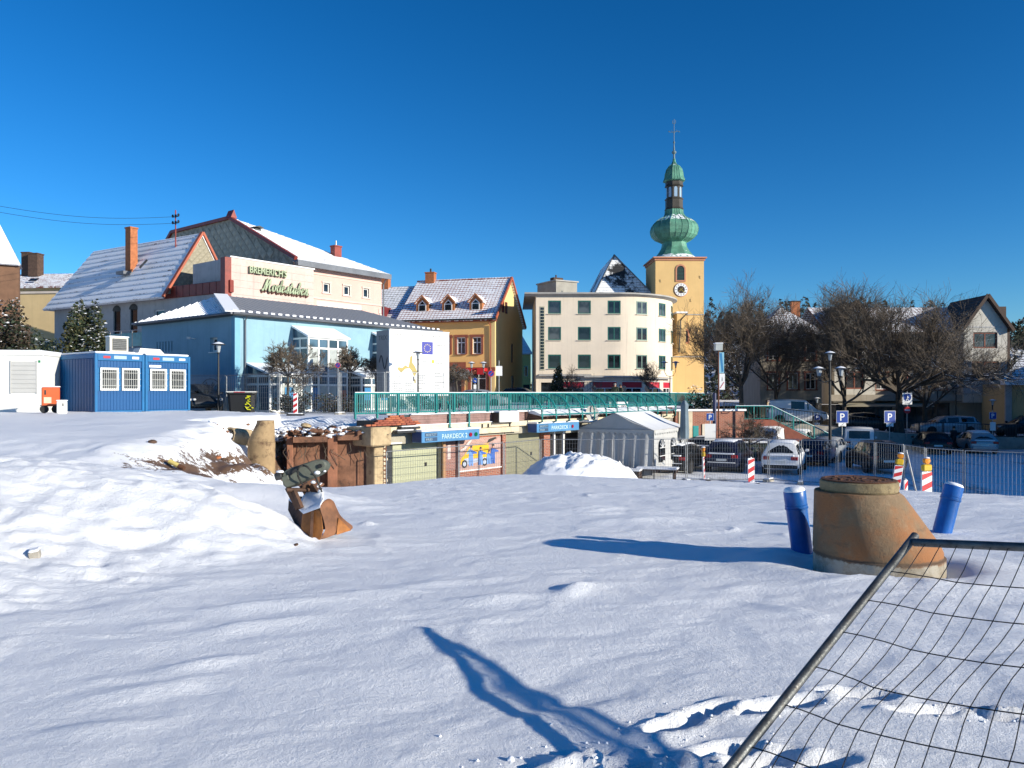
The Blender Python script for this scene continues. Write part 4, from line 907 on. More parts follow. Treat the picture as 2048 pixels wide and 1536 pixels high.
mb.rings(sq8, 0, False).build('skirt_roof', m_cop, church)
bulb = [(24, 36), (27, 38), (38, 43), (45, 50), (47.5, 57), (48, 63), (46, 70), (41, 77), (34, 82), (26, 86), (21, 90), (18.5, 95), (18, 102)]
spire('onion_dome', bulb, m_cop)
lant = spire('lantern', [(18.5, 102), (19.5, 103), (17.5, 106), (17.5, 122), (19, 123), (19, 124), (16, 125), (16, 148), (19, 149), (17.5, 152), (17.5, 158)], m_copd, seams=False)
for i in range(8):
    a = 2*math.pi*(i)/8; r = 16*k*math.cos(math.pi/8)
    mx = Matrix.Translation((cx, cy, Ht+.14)) @ Matrix.Rotation(a, 4, 'Z')
    MB().poly([(r+.012, x*.055, z*.066) for x, z in arch(0, 136.5, 7.5, 20)]).build('lantern_window', flat('sky_seen_through', (.30, .42, .55), .3), lant).matrix_local = mx
spire('cap_dome', [(17.5, 158.1), (22, 160), (21, 163), (19, 168), (18, 176), (15.5, 184), (11, 190), (5.5, 194), (3, 199), (2, 205)], m_cop)
mb = MB().lathe([(r*k, Ht+.14+z*k) for r, z in ((2, 205), (1.8, 212), (1.6, 214), (4.6, 217), (4.6, 219), (1.8, 222), (1.0, 235), (2.2, 238), (.8, 241), (.5, 285))], 10, 0, (cx, cy, 0))
z0 = Ht+.14
for a, b in (((-9, 258), (10, 261)), ((-6, 262), (0, 256)), ((6, 263), (0, 256)), ((-3, 282), (-3, 276)), ((3, 283), (3, 277)), ((-3, 276), (3, 276))): mb.tube([(cx+a[0]*k, cy, z0+a[1]*k), (cx+b[0]*k, cy, z0+b[1]*k)], .03, 4)
for s_ in (-1, 1): mb.lathe([(.0, 0), (.12, .12), (.0, .24)], 6, 0, (cx+s_*10*k, cy, z0+258*k))
mb.build('cross_finial', M('oxidised_iron', (.13, .19, .20), .6), church)
m_slsnow = tilemat('nave_slates_with_melting_snow', (.022, .022, .024), snow=.48, cw=.5, ch=.4, gx=.02, gy=.10, patch=1.6, ns=.22)
nv = V(-8.2, 3, 0)
mb = MB().box(-8.2, -.02, 2, 16, 0, 11); mb.build('nave_wall', m_ochre, church)
slope(church, 'nave_roof', m_slsnow, (-9.3, 1.2, 10.5), (1.1, 1.2, 10.5), [(-9.3, 1.2, 10.5), (3.2, 1.2, 10.5), (-4.5, 5.2, 19.6)], course=.4)
slope(church, 'nave_roof', m_slsnow, (3.2, 1.2, 10.5), (3.2, 18, 10.5), [(3.2, 1.2, 10.5), (3.2, 18, 10.5), (-4.5, 18, 19.6), (-4.5, 5.2, 19.6)])
slope(church, 'nave_roof', m_slsnow, (-9.3, 18, 10.5), (-9.3, 1.2, 10.5), [(-9.3, 18, 10.5), (-9.3, 1.2, 10.5), (-4.5, 5.2, 19.6), (-4.5, 18, 19.6)])
mb = MB(); bar(mb, (-4.5, 5.1, 19.62), (3.25, 1.1, 10.5), .14, .12); bar(mb, (-4.5, 5.1, 19.62), (-9.35, 1.1, 10.5), .14, .12); mb.build('hip_cap', m_zinc, church)
mb = MB(); mb.box(1.9, 3.3, -3.4, -.1, 10.9, 11.1); mb.build('side_roof', m_snow, church); MB().box(2.0, 3.1, -3.3, -.1, 6, 10.88).build('side_wall', m_ochre, church)
pipe(church, [(3.25, -3.3, 10.9), (2.4, -3.45, 10.0), (2.2, -3.4, 6)], m_dsteel, .08)

# ---------------------------------------------------------------- houses across the street on the right, in the shade of the row behind the camera's right
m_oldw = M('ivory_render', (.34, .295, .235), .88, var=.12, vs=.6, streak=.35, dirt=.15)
m_terra = M('terracotta_frame', (.22, .06, .03), .7, var=.2)
m_beams = M('brown_boards', (.06, .035, .025), .8)
m_tilebr = tilemat('brown_tiles_thin_snow', (.15, .055, .04), snow=.47, cw=.36, ch=.36, gx=.1, gy=.25, patch=.6, ns=.25)
SB = -3.25
h1 = thing('hip_roofed_house', 'ivory house with snow dusted hipped roof behind the bare trees', 'house', (21.0, 66, -2.57), R(-2)); h1.scale = (.917, .75, .917)
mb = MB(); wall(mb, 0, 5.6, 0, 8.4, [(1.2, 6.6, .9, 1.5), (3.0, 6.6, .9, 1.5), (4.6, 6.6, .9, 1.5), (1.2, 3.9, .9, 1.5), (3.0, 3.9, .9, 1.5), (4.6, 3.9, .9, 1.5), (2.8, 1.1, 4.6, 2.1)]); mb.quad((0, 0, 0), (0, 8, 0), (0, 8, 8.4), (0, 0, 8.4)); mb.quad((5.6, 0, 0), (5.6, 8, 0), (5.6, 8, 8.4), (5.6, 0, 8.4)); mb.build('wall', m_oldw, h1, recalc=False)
for x in (1.2, 3.0, 4.6):
    for z in (6.6, 3.9): window(h1, x, z, .9, 1.5, surround=m_terra)
window(h1, 2.8, 1.1, 4.6, 2.1, cols=4, fm=m_dsteel)
for p0, p1, pts in (((-.4, -.4, 8.3), (6, -.4, 8.3), [(-.4, -.4, 8.3), (6, -.4, 8.3), (2.8, 3.6, 11.0)]), ((6, -.4, 8.3), (6, 8.4, 8.3), [(6, -.4, 8.3), (6, 8.4, 8.3), (2.8, 5, 11.0), (2.8, 3.6, 11.0)]), ((-.4, 8.4, 8.3), (-.4, -.4, 8.3), [(-.4, 8.4, 8.3), (-.4, -.4, 8.3), (2.8, 3.6, 11.0), (2.8, 5, 11.0)])):
    slope(h1, 'roof', m_tilebr, p0, p1, pts, course=.36)
chimney(h1, 4.4, 4.6, 9.5, 11.6, .8, .6, m_brickor, m_darkbrick)
h2 = thing('gabled_house', 'long ivory house with brown tiled roof and a white gabled bay', 'house', (28.4, 70, SB), R(-1))
L2 = 15.6
mb = MB(); op2 = [(1.2+i*1.75, z, .95, 1.45) for i in range(6) for z in (7.0, 4.3)]
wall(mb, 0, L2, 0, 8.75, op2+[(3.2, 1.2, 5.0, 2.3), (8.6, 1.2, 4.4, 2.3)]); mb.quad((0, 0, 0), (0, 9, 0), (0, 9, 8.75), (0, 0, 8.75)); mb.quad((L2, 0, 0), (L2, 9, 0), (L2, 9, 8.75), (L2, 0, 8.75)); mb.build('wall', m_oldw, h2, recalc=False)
for x, z, w, h in op2: window(h2, x, z, w, h, surround=m_terra)
window(h2, 3.2, 1.2, 5.0, 2.3, cols=4, fm=m_dsteel); window(h2, 8.6, 1.2, 4.4, 2.3, cols=3, fm=m_dsteel)
slope(h2, 'roof', m_tilebr, (-.3, -.4, 8.65), (L2+.2, -.4, 8.65), [(-.3, -.4, 8.65), (L2+.2, -.4, 8.65), (L2+.2, 4.5, 11.4), (-.3, 4.5, 11.4)], course=.36)
slope(h2, 'roof', m_tilebr, (L2+.2, 9.4, 8.65), (-.3, 9.4, 8.65), [(L2+.2, 9.4, 8.65), (-.3, 9.4, 8.65), (-.3, 4.5, 11.4), (L2+.2, 4.5, 11.4)])
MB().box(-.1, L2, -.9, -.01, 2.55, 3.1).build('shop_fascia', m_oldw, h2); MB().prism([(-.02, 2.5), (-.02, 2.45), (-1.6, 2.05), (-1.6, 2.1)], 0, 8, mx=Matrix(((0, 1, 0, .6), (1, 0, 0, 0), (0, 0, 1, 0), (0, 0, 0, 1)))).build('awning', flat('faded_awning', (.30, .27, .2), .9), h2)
m_tiledk = tilemat('dark_brown_tiles', (.05, .03, .025), snow=.16, cw=.36, ch=.36, gx=.08, gy=.2, patch=.3)
def bay(parent, x0, x1, ez, az, y0, wins):
    mb = MB(); wall(mb, x0, x1, 2.4, ez, wins, y=y0); mb.poly([(x0, y0, ez), (x1, y0, ez), ((x0+x1)/2, y0, az)])
    for X in (x0, x1): mb.quad((X, y0, 2.4), (X, 0, 2.4), (X, 0, ez), (X, y0, ez))
    mb.quad((x0, y0, 2.4), (x1, y0, 2.4), (x1, 0, 2.4), (x0, 0, 2.4))
    b = mb.build('gabled_bay', M('white_bay_render', (.54, .51, .45), .88, var=.1, vs=.6, streak=.3, dirt=.1), parent, recalc=False)
    for x, z, w, h in wins: window(b, x, z, w, h, y=y0+.14, fm=m_terra, cols=2, fw=.12, surround=m_terra, sw=.16, trans=None)
    c = (x0+x1)/2
    slope(b, 'bay_roof', m_tiledk, (x0-.2, 4.5, ez-.2), (x0-.2, y0-.25, ez-.2), [(x0-.2, 4.5, ez-.2), (x0-.2, y0-.25, ez-.2), (c, y0-.25, az+.12), (c, 4.5, az+.12)], course=.36)
    slope(b, 'bay_roof', m_tiledk, (x1+.35, y0-.4, ez-.3), (x1+.35, 4.5, ez-.3), [(x1+.35, y0-.4, ez-.3), (x1+.35, 4.5, ez-.3), (c, 4.5, az+.12), (c, y0-.4, az+.12)], course=.36)
    mb = MB(); bar(mb, (x0-.35, y0-.42, ez-.3), (c, y0-.42, az+.12), .12, .26); bar(mb, (c, y0-.42, az+.12), (x1+.35, y0-.42, ez-.3), .12, .26); mb.build('verge', m_beams, b)
    return b
b_ = bay(h2, 11.4, 15.2, 9.0, 11.75, -1.1, [(13.3, 7.9, 2.1, 1.4), (13.3, 5.2, 2.4, 1.7)])
MB().box(11.35, 15.25, -1.13, -1.102, 9.0, 9.12).build('band', m_greywall, b_); MB().box(11.35, 15.25, -1.16, -1.102, 3.2, 3.9).build('band', m_greywall, b_)
bay(h2, .3, 3.9, 8.8, 11.3, -.6, [(2.1, 7.1, 1.3, 1.5), (2.1, 4.4, 1.6, 1.6)])
MB().box(15.0, 15.62, -.8, -.65, 0, 9.0).build('dark_pier', m_beams, h2)
mb = MB(); mb.box(15.4, 17.0, 2, 8, 3, 11.2); mb.build('rear_block', m_beams, h2)
h3 = thing('low_house', 'low cream house at the right edge with overhanging snowy roof', 'house', (40.0, 63, SB), R(-14))
mb = MB(); wall(mb, 0, 7, 0, 4.0, [(2.2, 2.6, 1.6, 1.4), (5, 2.6, 1.4, 1.4)]); mb.quad((0, 0, 0), (0, 6, 0), (0, 6, 4), (0, 0, 4)); mb.build('wall', m_cream, h3, recalc=False)
for x in (2.2, 5): window(h3, x, 2.6, 1.6 if x < 3 else 1.4, 1.4, fm=m_terra, gm=m_glass_b)
slope(h3, 'roof', m_tilegrey, (-.6, -.9, 4.3), (8, -.9, 4.3), [(-.6, -.9, 4.3), (8, -.9, 4.3), (8, 4, 7.9), (3.4, 4, 7.9)], course=.36)
MB().box(-.5, 8, -1.0, -.02, 3.9, 4.28).build('snow_ledge', m_snow, h3); MB().box(-.2, .25, -.25, -.02, 0, 3.9).build('corner_post', m_greywall, h3)

# the row of houses to the right of the picture that keeps the car park in shade
row = thing('house_row', 'row of plain grey houses beside the car park outside the picture', 'houses', (37.0, 19, LOT), 0)
m_plain = M('plain_render', (.34, .31, .27), .9)
for i in range(4):
    y0 = i*12.2; x0 = y0*.2; h = (9.9, 9.0, 9.4, 8.8)[i]
    mb = MB(); wall(mb, 0, 12.1, 0, h-2, [(1.6+j*2.9, z, 1.2, 1.5) for j in range(4) for z in (1.9, 4.9)])
    w_ = mb.build('wall', m_plain, row, (x0, y0+12.1, 0), (0, 0, R(-90+11.3)), recalc=False)
    for j in range(4):
        for z in (1.9, 4.9): window(w_, 1.6+j*2.9, z, 1.2, 1.5)
    b = MB(); b.box(x0+.5, x0+9, y0, y0+12.1, 0, h-2.1); b.build('body', m_plain, row)
    b = MB(); b.prism([(x0-.4, h-2.05), (x0+9.4, h-2.05), (x0+4.5, h)], y0, y0+12.1); b.build('roof', m_snow, row)
# ---------------------------------------------------------------- the parking deck below the square
m_boards = M('dusky_pink_boards', (.27, .165, .145), .85, var=.15, vs=2, dirt=.5, dirtc=(.05, .035, .03), streak=.5)
m_beam = M('cream_concrete', (.62, .53, .38), .85, var=.12, vs=1.2, dirt=.35, dirtc=(.2, .14, .09), streak=.3)
m_greyc = M('grey_concrete_wall', (.36, .33, .26), .88, var=.15, streak=.3)
m_door = M('pale_green_garage_door', (.40, .41, .27), .6, var=.06, vs=.8, bump=.05, streak=.15)
m_brick = brickmat('red_brickwork', (.33, .10, .05), (.25, .07, .04), (.38, .33, .27))
m_box = M('pd_sign_blue', (.07, .22, .42), .5, var=.12, streak=.3); m_boxd = M('pd_sign_side', (.012, .06, .22), .5)
m_copper = M('copper_pipe', (.50, .27, .13), .5, var=.15)
m_soilwall = M('earth_stained_concrete', (.20, .095, .055), .95, var=.4, vs=1.3, dirt=.75, dirtc=(.035, .022, .016), bump=.8, bs=25, streak=.5)
m_stained = M('raw_concrete', (.45, .34, .20), .92, var=.3, vs=1.5, dirt=.6, dirtc=(.12, .07, .04), bump=.6, bs=30)
Z = lambda z: z-LOT
dk = thing('parking_deck', 'sunken parking deck front with two garage doors, blue signs and a painted van mural', 'parking deck', (F0.x, F0.y, LOT), RZ)
# main wall in pieces, door recesses between them
mb = MB(); mb.box(-3.5, -3.15, 0, .3, 0, Z(-1.5)); mb.box(-.1, .06, 0, .3, 0, Z(-1.97)); mb.box(-3.15, .06, .0, .3, Z(-1.97), Z(-1.5)); mb.build('wall', m_greyc, dk)
MB().box(.06, 3.86, .06, .3, 0, Z(-1.5)).build('wall', m_brick, dk)
MB().box(.06, 4.05, 0, .058, Z(-1.86), Z(-1.5)).build('lintel', m_greyc, dk)
MB().box(3.86, 4.1, -.04, .3, 0, Z(-1.86)).build('pillar', m_brick, dk)
MB().box(4.1, 7.0, 0, .3, Z(-1.86), Z(-1.5)).build('lintel', m_greyc, dk); MB().box(7.0, 7.5, -.06, .3, 0, Z(-1.5)).build('pillar', m_brick, dk)
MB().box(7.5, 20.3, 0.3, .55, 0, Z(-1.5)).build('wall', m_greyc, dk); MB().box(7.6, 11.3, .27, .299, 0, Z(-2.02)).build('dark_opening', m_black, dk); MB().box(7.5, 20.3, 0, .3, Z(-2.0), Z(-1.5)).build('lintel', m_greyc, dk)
for t in (11.5, 15.5, 20.0): MB().box(t-.15, t+.15, -.02, .3, 0, Z(-2.0)).build('pillar', m_brick, dk)
MB().box(-3.5, 20.3, .3, 1.2, Z(-4.1), Z(-1.06)).build('core', m_black, dk, loc=(0, .02, 0))
# doors
def garage(t0, t1, zt, dark):
    md = m_door if dark else M('shade_toned_garage_door', (.23, .22, .145), .6, var=.1, vs=.8, bump=.05, streak=.3)  # right door: recess shade put into a darker door colour
    g = MB().box(t0, t1, .22, .26, 0, Z(zt)).build('garage_door', md, dk)
    n = 5
    for i in range(n): MB().box(t0+.02+dark, t1-.02, .2, .218, .03+i*(Z(zt)-.06)/n, .01+(i+1)*(Z(zt)-.06)/n).build('panel', md, g)
    if dark: MB().box(t0, t0+dark, .205, .215, .02, Z(zt)-.02).build('dark_strip', m_dsteel, g)  # plain dark strip over the door's left part
    MB().box(t1-.75, t1-.62, .19, .199, Z(-2.95), Z(-2.8)).build('plate', m_black, g)
    return g
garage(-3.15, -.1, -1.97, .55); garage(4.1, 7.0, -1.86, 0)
MB().box(-3.1, -2.3, -.03, -.002, Z(-1.95), Z(-1.9)).build('strip_light', m_wht, dk)
pipe(dk, [(-.02, -.09, Z(-1.3)), (-.02, -.09, .0)], m_copper, .085, 'standpipe')
# fascia boards, beam, signs
for i in range(4): MB().box(-2.0, 5.3, -.16-(i % 2)*.005, -.1, Z(-1.26+i*.105)+.004, Z(-1.26+(i+1)*.105)-.004).build('fascia_board', m_boards, dk)
for i in range(4): MB().box(5.3, 20.3, -.13-(i % 2)*.005, -.1, Z(-1.26+i*.105)+.004, Z(-1.26+(i+1)*.105)-.004).build('fascia_board', M('dark_brown_boards', (.085, .04, .032), .85, var=.25, vs=3, dirt=.4), dk)
MB().box(-2.0, 20.3, -.1, .3, Z(-1.27), Z(-.86)).build('fascia_backing', m_beam, dk)
MB().box(-3.4, 20.3, -.22, -.002, Z(-1.5), Z(-1.275)).build('beam', m_beam, dk)
mb = MB(); n = 60
for i in range(n):
    x0 = -2.0+22.3*i/n; x1 = x0+22.3/n; h = .03+.05*random.random(); mb.bbox(x0, x1+.02, -.24-.04*random.random(), -.1, Z(-.856), Z(-.856)+h, .012)
mb.build('snow_edge', m_snow, dk, kind='stuff')
MB().bbox(-1.9, 4, -.27, -.15, Z(-1.272), Z(-1.24), .01).build('snow_edge', m_snow, dk)
sg = {'E': '1', }
def pdsign(t0, t1, z0, z1, name, lamps):
    o = MB().bbox(t0, t1, -.75, -.224, Z(z0), Z(z1), .015, 0).build('deck_sign', m_box, dk)
    MB().box(t0-.012, t0-.001, -.74, -.23, Z(z0)+.02, Z(z1)-.02).build('side_plate', m_boxd, o); MB().box(t1+.001, t1+.012, -.74, -.23, Z(z0)+.02, Z(z1)-.02).build('side_plate', m_boxd, o)
    MB().bbox(t0-.05, t1+.05, -.8, -.2, Z(z1)+.001, Z(z1)+.07, .02).build('snow_cap', m_snow, o)
    w = t1-t0; h = z1-z0; y = -.756
    mt = flat('neon_cream', (.55, .70, .66), .4)
    text(name, 'lettering', mt, h*.62, o, wallmx(t0+w*.33, y, Z(z0)+h*.26), .006, width=w*.44)
    for i, s in enumerate(('BESETZT', 'FREI')):
        MB().box(t0+w*.05, t0+w*.25, y-.002, y+.003, Z(z1)-h*(.46+.42*i), Z(z1)-h*(.12+.42*i)).build('field', flat('sign_field', (.03, .07, .14)), o)
        text(s, 'lettering', flat('unlit_letter', (.30, .42, .50)), h*.3, o, wallmx(t0+w*.065, y-.006, Z(z1)-h*(.40+.42*i)), .003, width=w*(.17 if i == 0 else .1))
    for i, m in enumerate(lamps): MB().lathe([(h*.2, 0), (h*.2, .03), (h*.15, .034)], 16).build('lamp', m, o, (t1-w*(.17-.1*i), y, Z(z0)+h*.5), (R(90), 0, 0))
    return o
m_lr = flat('red_lens', (.28, .01, .03), .2); m_lg = flat('green_lens', (.0, .12, .05), .2)
pdsign(-1.95, 1.45, -1.93, -1.50, 'PARKDECK 2', (m_lr, m_lg))
o = pdsign(5.5, 9.0, -1.83, -1.42, 'PARKDECK 1', (m_lr,))
# mural: flat print of painters round a yellow van, on a brick patterned board
mu = MB().box(1.0, 3.8, .02, .055, Z(-3.28), Z(-1.95)).build('mural', brickmat('printed_bricks', (.42, .22, .17), (.34, .17, .13), (.5, .42, .38), .16, .06, .1), dk)
y = [.018]
def flatpoly(pts, m):
    y[0] -= .0012
    return MB().poly([(1.0+a*2.8, y[0], Z(-3.28)+b*1.33) for a, b in pts]).build('print', m, mu, recalc=False)
def ell(cx, cy, rx, ry, n=14): return [(cx+rx*math.cos(2*math.pi*i/n), cy+ry*math.sin(2*math.pi*i/n)) for i in range(n)]
P = lambda n, c: flat('print_'+n, c, .55)
py_, pw_, ps_, pb_, pk_, pf_ = P('yellow', (.75, .42, .01)), P('white', (.7, .7, .7)), P('silver', (.42, .46, .55)), P('blue', (.04, .12, .42)), P('black', (.02, .02, .025)), P('skin', (.5, .27, .17))
flatpoly([(.0, .02), (1, .02), (1, .16), (.0, .1)], P('floor', (.45, .30, .26))); flatpoly([(.8, .12), (1, .16), (1, .98), (.8, .86)], P('side_wall', (.46, .30, .26)))
flatpoly([(.08, .16), (.6, .24), (.72, .24), (.72, .36), (.08, .32)], ps_)
flatpoly([(.04, .22), (.07, .42), (.14, .50), (.22, .72), (.30, .76), (.70, .82), (.72, .36), (.3, .36), (.28, .2), (.08, .16)], py_)
flatpoly([(.1, .16), (.3, .19), (.3, .40), (.12, .36)], ps_); flatpoly([(.16, .5), (.28, .53), (.29, .7), (.23, .68)], P('windscreen', (.25, .36, .40)))
for a in (.13, .60):
    flatpoly(ell(a, .2, .065, .13), pk_); flatpoly(ell(a, .2, .036, .075), ps_)
flatpoly([(.66, .82), (.70, .94), (.86, 1.0), (.90, .96), (.76, .86)], pk_)
for a, s, c in ((.28, 1, pb_), (.50, .92, pb_), (.70, .75, pb_), (.80, 1, pb_)):
    flatpoly([(a-.05, .12), (a-.01, .12), (a, .3), (a+.01, .12), (a+.05, .12), (a+.045, .45*s), (a+.05, .62*s), (a-.04, .64*s), (a-.055, .4*s)], P('pale_blue', (.14, .28, .58)) if a < .75 else c)
    flatpoly([(a-.03, .64*s), (a+.04, .6*s), (a+.13, .55*s), (a+.14, .5*s), (a+.03, .5*s)], pb_)
    flatpoly(ell(a+.005, .70*s, .024, .055), pf_); flatpoly([(a-.022, .70*s), (a+.028, .71*s), (a+.02, .77*s), (a-.018, .77*s)], pk_)
flatpoly([(.02, .66), (.1, .72), (.2, .9), (.28, .97), (.28, .92), (.2, .78), (.12, .64), (.02, .58)], P('ribbon', (.62, .5, .46)))
MB().box(.95, 3.84, .0, .019, Z(-3.33), Z(-3.282)).build('mural_frame', m_wht, dk)
p2 = MB().box(.2, .8, .02, .055, Z(-3.2), Z(-1.92)).build('poster', brickmat('printed_bricks_dark', (.30, .13, .10), (.25, .1, .08), (.4, .3, .26), .16, .06, .1), dk)
MB().box(.32, .5, .012, .018, Z(-2.75), Z(-2.15)).build('print', P('ribbon', (.62, .5, .46)), p2)
MB().box(.86, .96, -.08, .058, 0, Z(-1.87)).build('post', m_galv, dk)
# white box, little cream box, conduit and dish on the front
MB().bbox(2.95, 4.35, -.62, -.225, Z(-1.28), Z(-.80), .03).build('meter_box', m_white, dk); MB().box(2.9, 2.95, -.6, -.23, Z(-1.3), Z(-.85)).build('back_plate', m_black, dk)
MB().box(1.7, 4.8, -.26, -.224, Z(-1.75), Z(-1.52)).build('panel', m_beam, dk)
for x in (2.2, 2.6, 4.1): MB().box(x, x+.04, -.28, -.223, Z(-1.49), Z(-1.33)).build('bracket', m_dsteel, dk)
dish = thing('satellite_dish', 'grey satellite dish bracketed to the deck front left of the party tent', 'dish', tuple(deck(10.1, .75, -1.35)), RZ)
MB().lathe([(0, 0), (.18, .015), (.3, .05), (.42, .11), (.42, .125), (.3, .065), (.0, .02)], 20, caps=False).build('reflector', flat('dish_grey', (.36, .35, .33)), dish, (0, 0, .28), (R(80), 0, R(-20)), smooth=True)
MB().tube([(0, .05, .28), (0, .6, .2)], .03).tube([(0, 0, .0), (.1, -.4, .2)], .015).build('arm', m_galv, dish); MB().box(.05, .15, -.45, -.38, .16, .26).build('receiver', m_black, dish); MB().box(-.4, .4, -.15, .5, -.12, 0).build('shelf', m_snow, dish)
# white frame door by the right garage
MB().box(7.9, 8.0, -.02, .06, 0, 2.3).box(8.7, 8.8, -.02, .06, 0, 2.3).box(7.8, 8.95, -.03, .07, 2.301, 2.42).build('door_frame', m_wht, dk)
# pergola over the bar front: hoops, snowed awnings
for i in range(13):
    t = 5.6+i*1.12
    pts = [(t, .02-1.0*math.sin(math.pi*k/20), Z(-1.0)+.92*math.cos(math.pi*k/20)) for k in range(11)]+[(t, -.98, Z(-1.32)), (t, -.75, Z(-1.38))]
    MB().tube(pts, .045, 6).build('hoop', m_green, dk, smooth=True)
for z, yb, k in ((-1.0, -.95, .75), (-.62, -.7, .5)): MB().tube([(5.5, yb, Z(z)), (19.2, yb, Z(z))], .03, 5).build('pergola_rail', m_green, dk)
for i in range(8):
    t = 5.6+i*1.68; b = MB(); r = random.Random(i)
    n = 6; rows_ = []
    for j in range(n+1):
        x = t+.05+1.6*j/n; u = r.uniform(-.03, .03)
        rows_.append([(x, -.02, Z(-.80)+u), (x, -.45, Z(-.85)+u), (x, -.85-u, Z(-1.0)), (x, -.85-u, Z(-1.07)), (x, -.02, Z(-.92))])
    b.rings(rows_, 0, True); b.build('snowed_awning', m_snow, dk, smooth=40)
for t in (0.15, 1.35): MB().tube([(t, -.1, Z(-.35)), (t, -.26, Z(-.5)), (t, -.26, Z(-1.4)), (t, -.36, Z(-1.45))], .05, 6).build('bracket_post', m_green, dk)
# the torn-open left end: concrete head, stained column, brick and slab steps
MB().bbox(-4.35, -3.35, -.6, .8, Z(-1.95), Z(-1.25), .05).build('beam_head', m_stained, dk); MB().bbox(-3.95, -3.5, -.3, .3, 0, Z(-1.955), .03).build('column', m_stained, dk)
mb = MB(); r = random.Random(5)
for i in range(12): z = .3+i*.16; mb.bbox(-3.46, -3.24-r.random()*.1, -.26, -.02, z, z+.09+.05*r.random(), .015)
mb.build('brick_toothing', m_beam, dk, kind='stuff')
mb_ = MB().bbox(-.12, .12, -.06, .06, -.035, .035, .008).mesh('brick', [m_brickor, M('dark_red_brick', (.26, .07, .04), .85, var=.3, vs=5)][1])
mb2 = MB().bbox(-.12, .12, -.06, .06, -.035, .035, .008).mesh('brick', M('bright_brick', (.36, .11, .05), .85, var=.25, vs=5))
r = random.Random(11)
for row_ in range(5):
    for i in range(11-row_*2):
        link('brick', r.choice((mb_, mb2)), dk, (-4.4+row_*.3+i*.25+(row_ % 2)*.12, -.45+row_*.02+r.uniform(-.02, .02), Z(-1.18+row_*.075)), (0, 0, r.uniform(-.06, .06)))
for k_, (x0, x1, z) in enumerate(((-2.9, -1.9, -1.16), (-2.75, -1.7, -1.3), (-3.0, -2.0, -1.44))): 
    o = MB().bbox(x0, x1, -.4-.05*k_, .0, Z(z)-.09, Z(z), .02).build('step_slab', m_dsteel, dk); MB().bbox(x0+.05, x1-.1, -.38-.05*k_, -.02, Z(z)+.001, Z(z)+.045, .015).build('snow_cap', m_snow, o)

# ---------------------------------------------------------------- stained retaining wall left of the deck
rw = thing('retaining_wall', 'brown earth stained concrete wall with piers between the deck and the dug slope', 'wall', (-8.15, 28.2, LOT-.4), math.atan2(.9, 3.1))
mb = MB(); mb.box(0, 3.6, 0, .4, 0, 3.15); mb.build('wall', m_soilwall, rw)
for x, w in ((.0, .22), (1.42, .36)): MB().bbox(x, x+w, -.28, -.003, 0, 2.95, .02).build('pier', M('reddish_pier', (.27, .115, .065), .95, var=.35, vs=1.2, dirt=.5, bump=.7, bs=25), rw)
mb = MB(); mb.box(.22, 1.42, -.5, -.003, 2.75, 2.95); mb.box(1.78, 3.5, -.42, -.003, 2.8, 3.0); mb.build('overhang', m_soilwall, rw)
mb = MB(); r = random.Random(9)
for i in range(420):
    x = r.uniform(-.5, 3.7); yy = r.uniform(-.5, 1.8); z = 3.0+r.uniform(-.05, .2); s = r.uniform(.04, .13)
    mb.rock((x, yy, z), s*r.uniform(.5, 1.5), 0 if r.random() < .7 else 1, r)
mb.build('rubble_and_snow', [m_snow, m_soilwall], rw, kind='stuff', smooth=50)
mb = MB()
for i in range(14):
    x = r.uniform(0, 3.3); mb.tube([(x, -.1, 2.7), (x+r.uniform(-.2, .2), -.35, 2.4), (x+r.uniform(-.3, .3), -.3, 1.6+r.random()*.7)], .012, 4)
mb.build('roots', m_twig, rw, kind='stuff')
mb = MB()
for i in range(420):
    x = r.uniform(-9.9, -6.9); y_ = r.uniform(25.2, 29.4); z = hz(x, y_)
    if z < -4.6: continue
    s = r.uniform(.02, .10)*(1.5 if r.random() < .1 else 1); mb.rock((x, y_, z+s*.2), s, 0 if r.random() < .45 else 1, r)
mb.build('clods', [m_snow, m_soilwall], kind='stuff', smooth=50)
for i, (x, y_, l, a, t) in enumerate(((-7.3, 27.2, .9, .5, -.6), (-6.9, 27.6, .7, 1.1, -.45), (-7.7, 27.9, .6, 2.0, .3))):
    o = MB().bbox(0, l, -.12, .12, 0, .07, .01).build('concrete_fragment', m_soilwall, None, (x, y_, hz(x, y_)+.25), (0, t, a)); tag(o, ('longest tilted concrete fragment against the stained wall', 'shorter tilted concrete fragment nearer the stained wall', 'small concrete fragment beside the dug free manhole')[i], 'rubble', 'concrete fragments on the dug slope')
    MB().bbox(.02, l-.03, -.11, .11, .071, .11, .018).build('snow_cap', m_snow, o)

# ---------------------------------------------------------------- right end of the deck: brick return with doors
re_ = thing('brick_end_wall', 'low brick wall with a teal door and a white door below the snowy shrub', 'wall', (10.1, 47.6, LOT), R(12))
MB().box(0, 4.6, .3, .7, 0, 3.0).build('wall', m_brick, re_); MB().box(-.1, 4.7, .2, .8, 3.001, 3.12).build('coping', m_snow, re_)
MB().box(1.15, 1.5, .24, .299, .1, 2.1).build('teal_door', flat('teal_door', (.0, .24, .24), .5), re_); MB().box(1.75, 2.45, .24, .299, .1, 2.2).build('white_door', flat('ivory_door', (.56, .50, .40), .6), re_)
MB().box(.2, 1.1, .25, .299, 1.2, 3.0).build('beam', m_beam, re_)
rp = thing('brick_ramp', 'red brick ramp wall rising to the street beside the stairs', 'wall', (14.6, 50.0, LOT), R(4))
MB().prism([(0, 0), (6.5, 0), (6.5, .3), (2.2, 2.4), (0, 2.4)], 0, .4).build('wall', M('red_plaster', (.22, .07, .045), .9, var=.3, dirt=.4), rp)
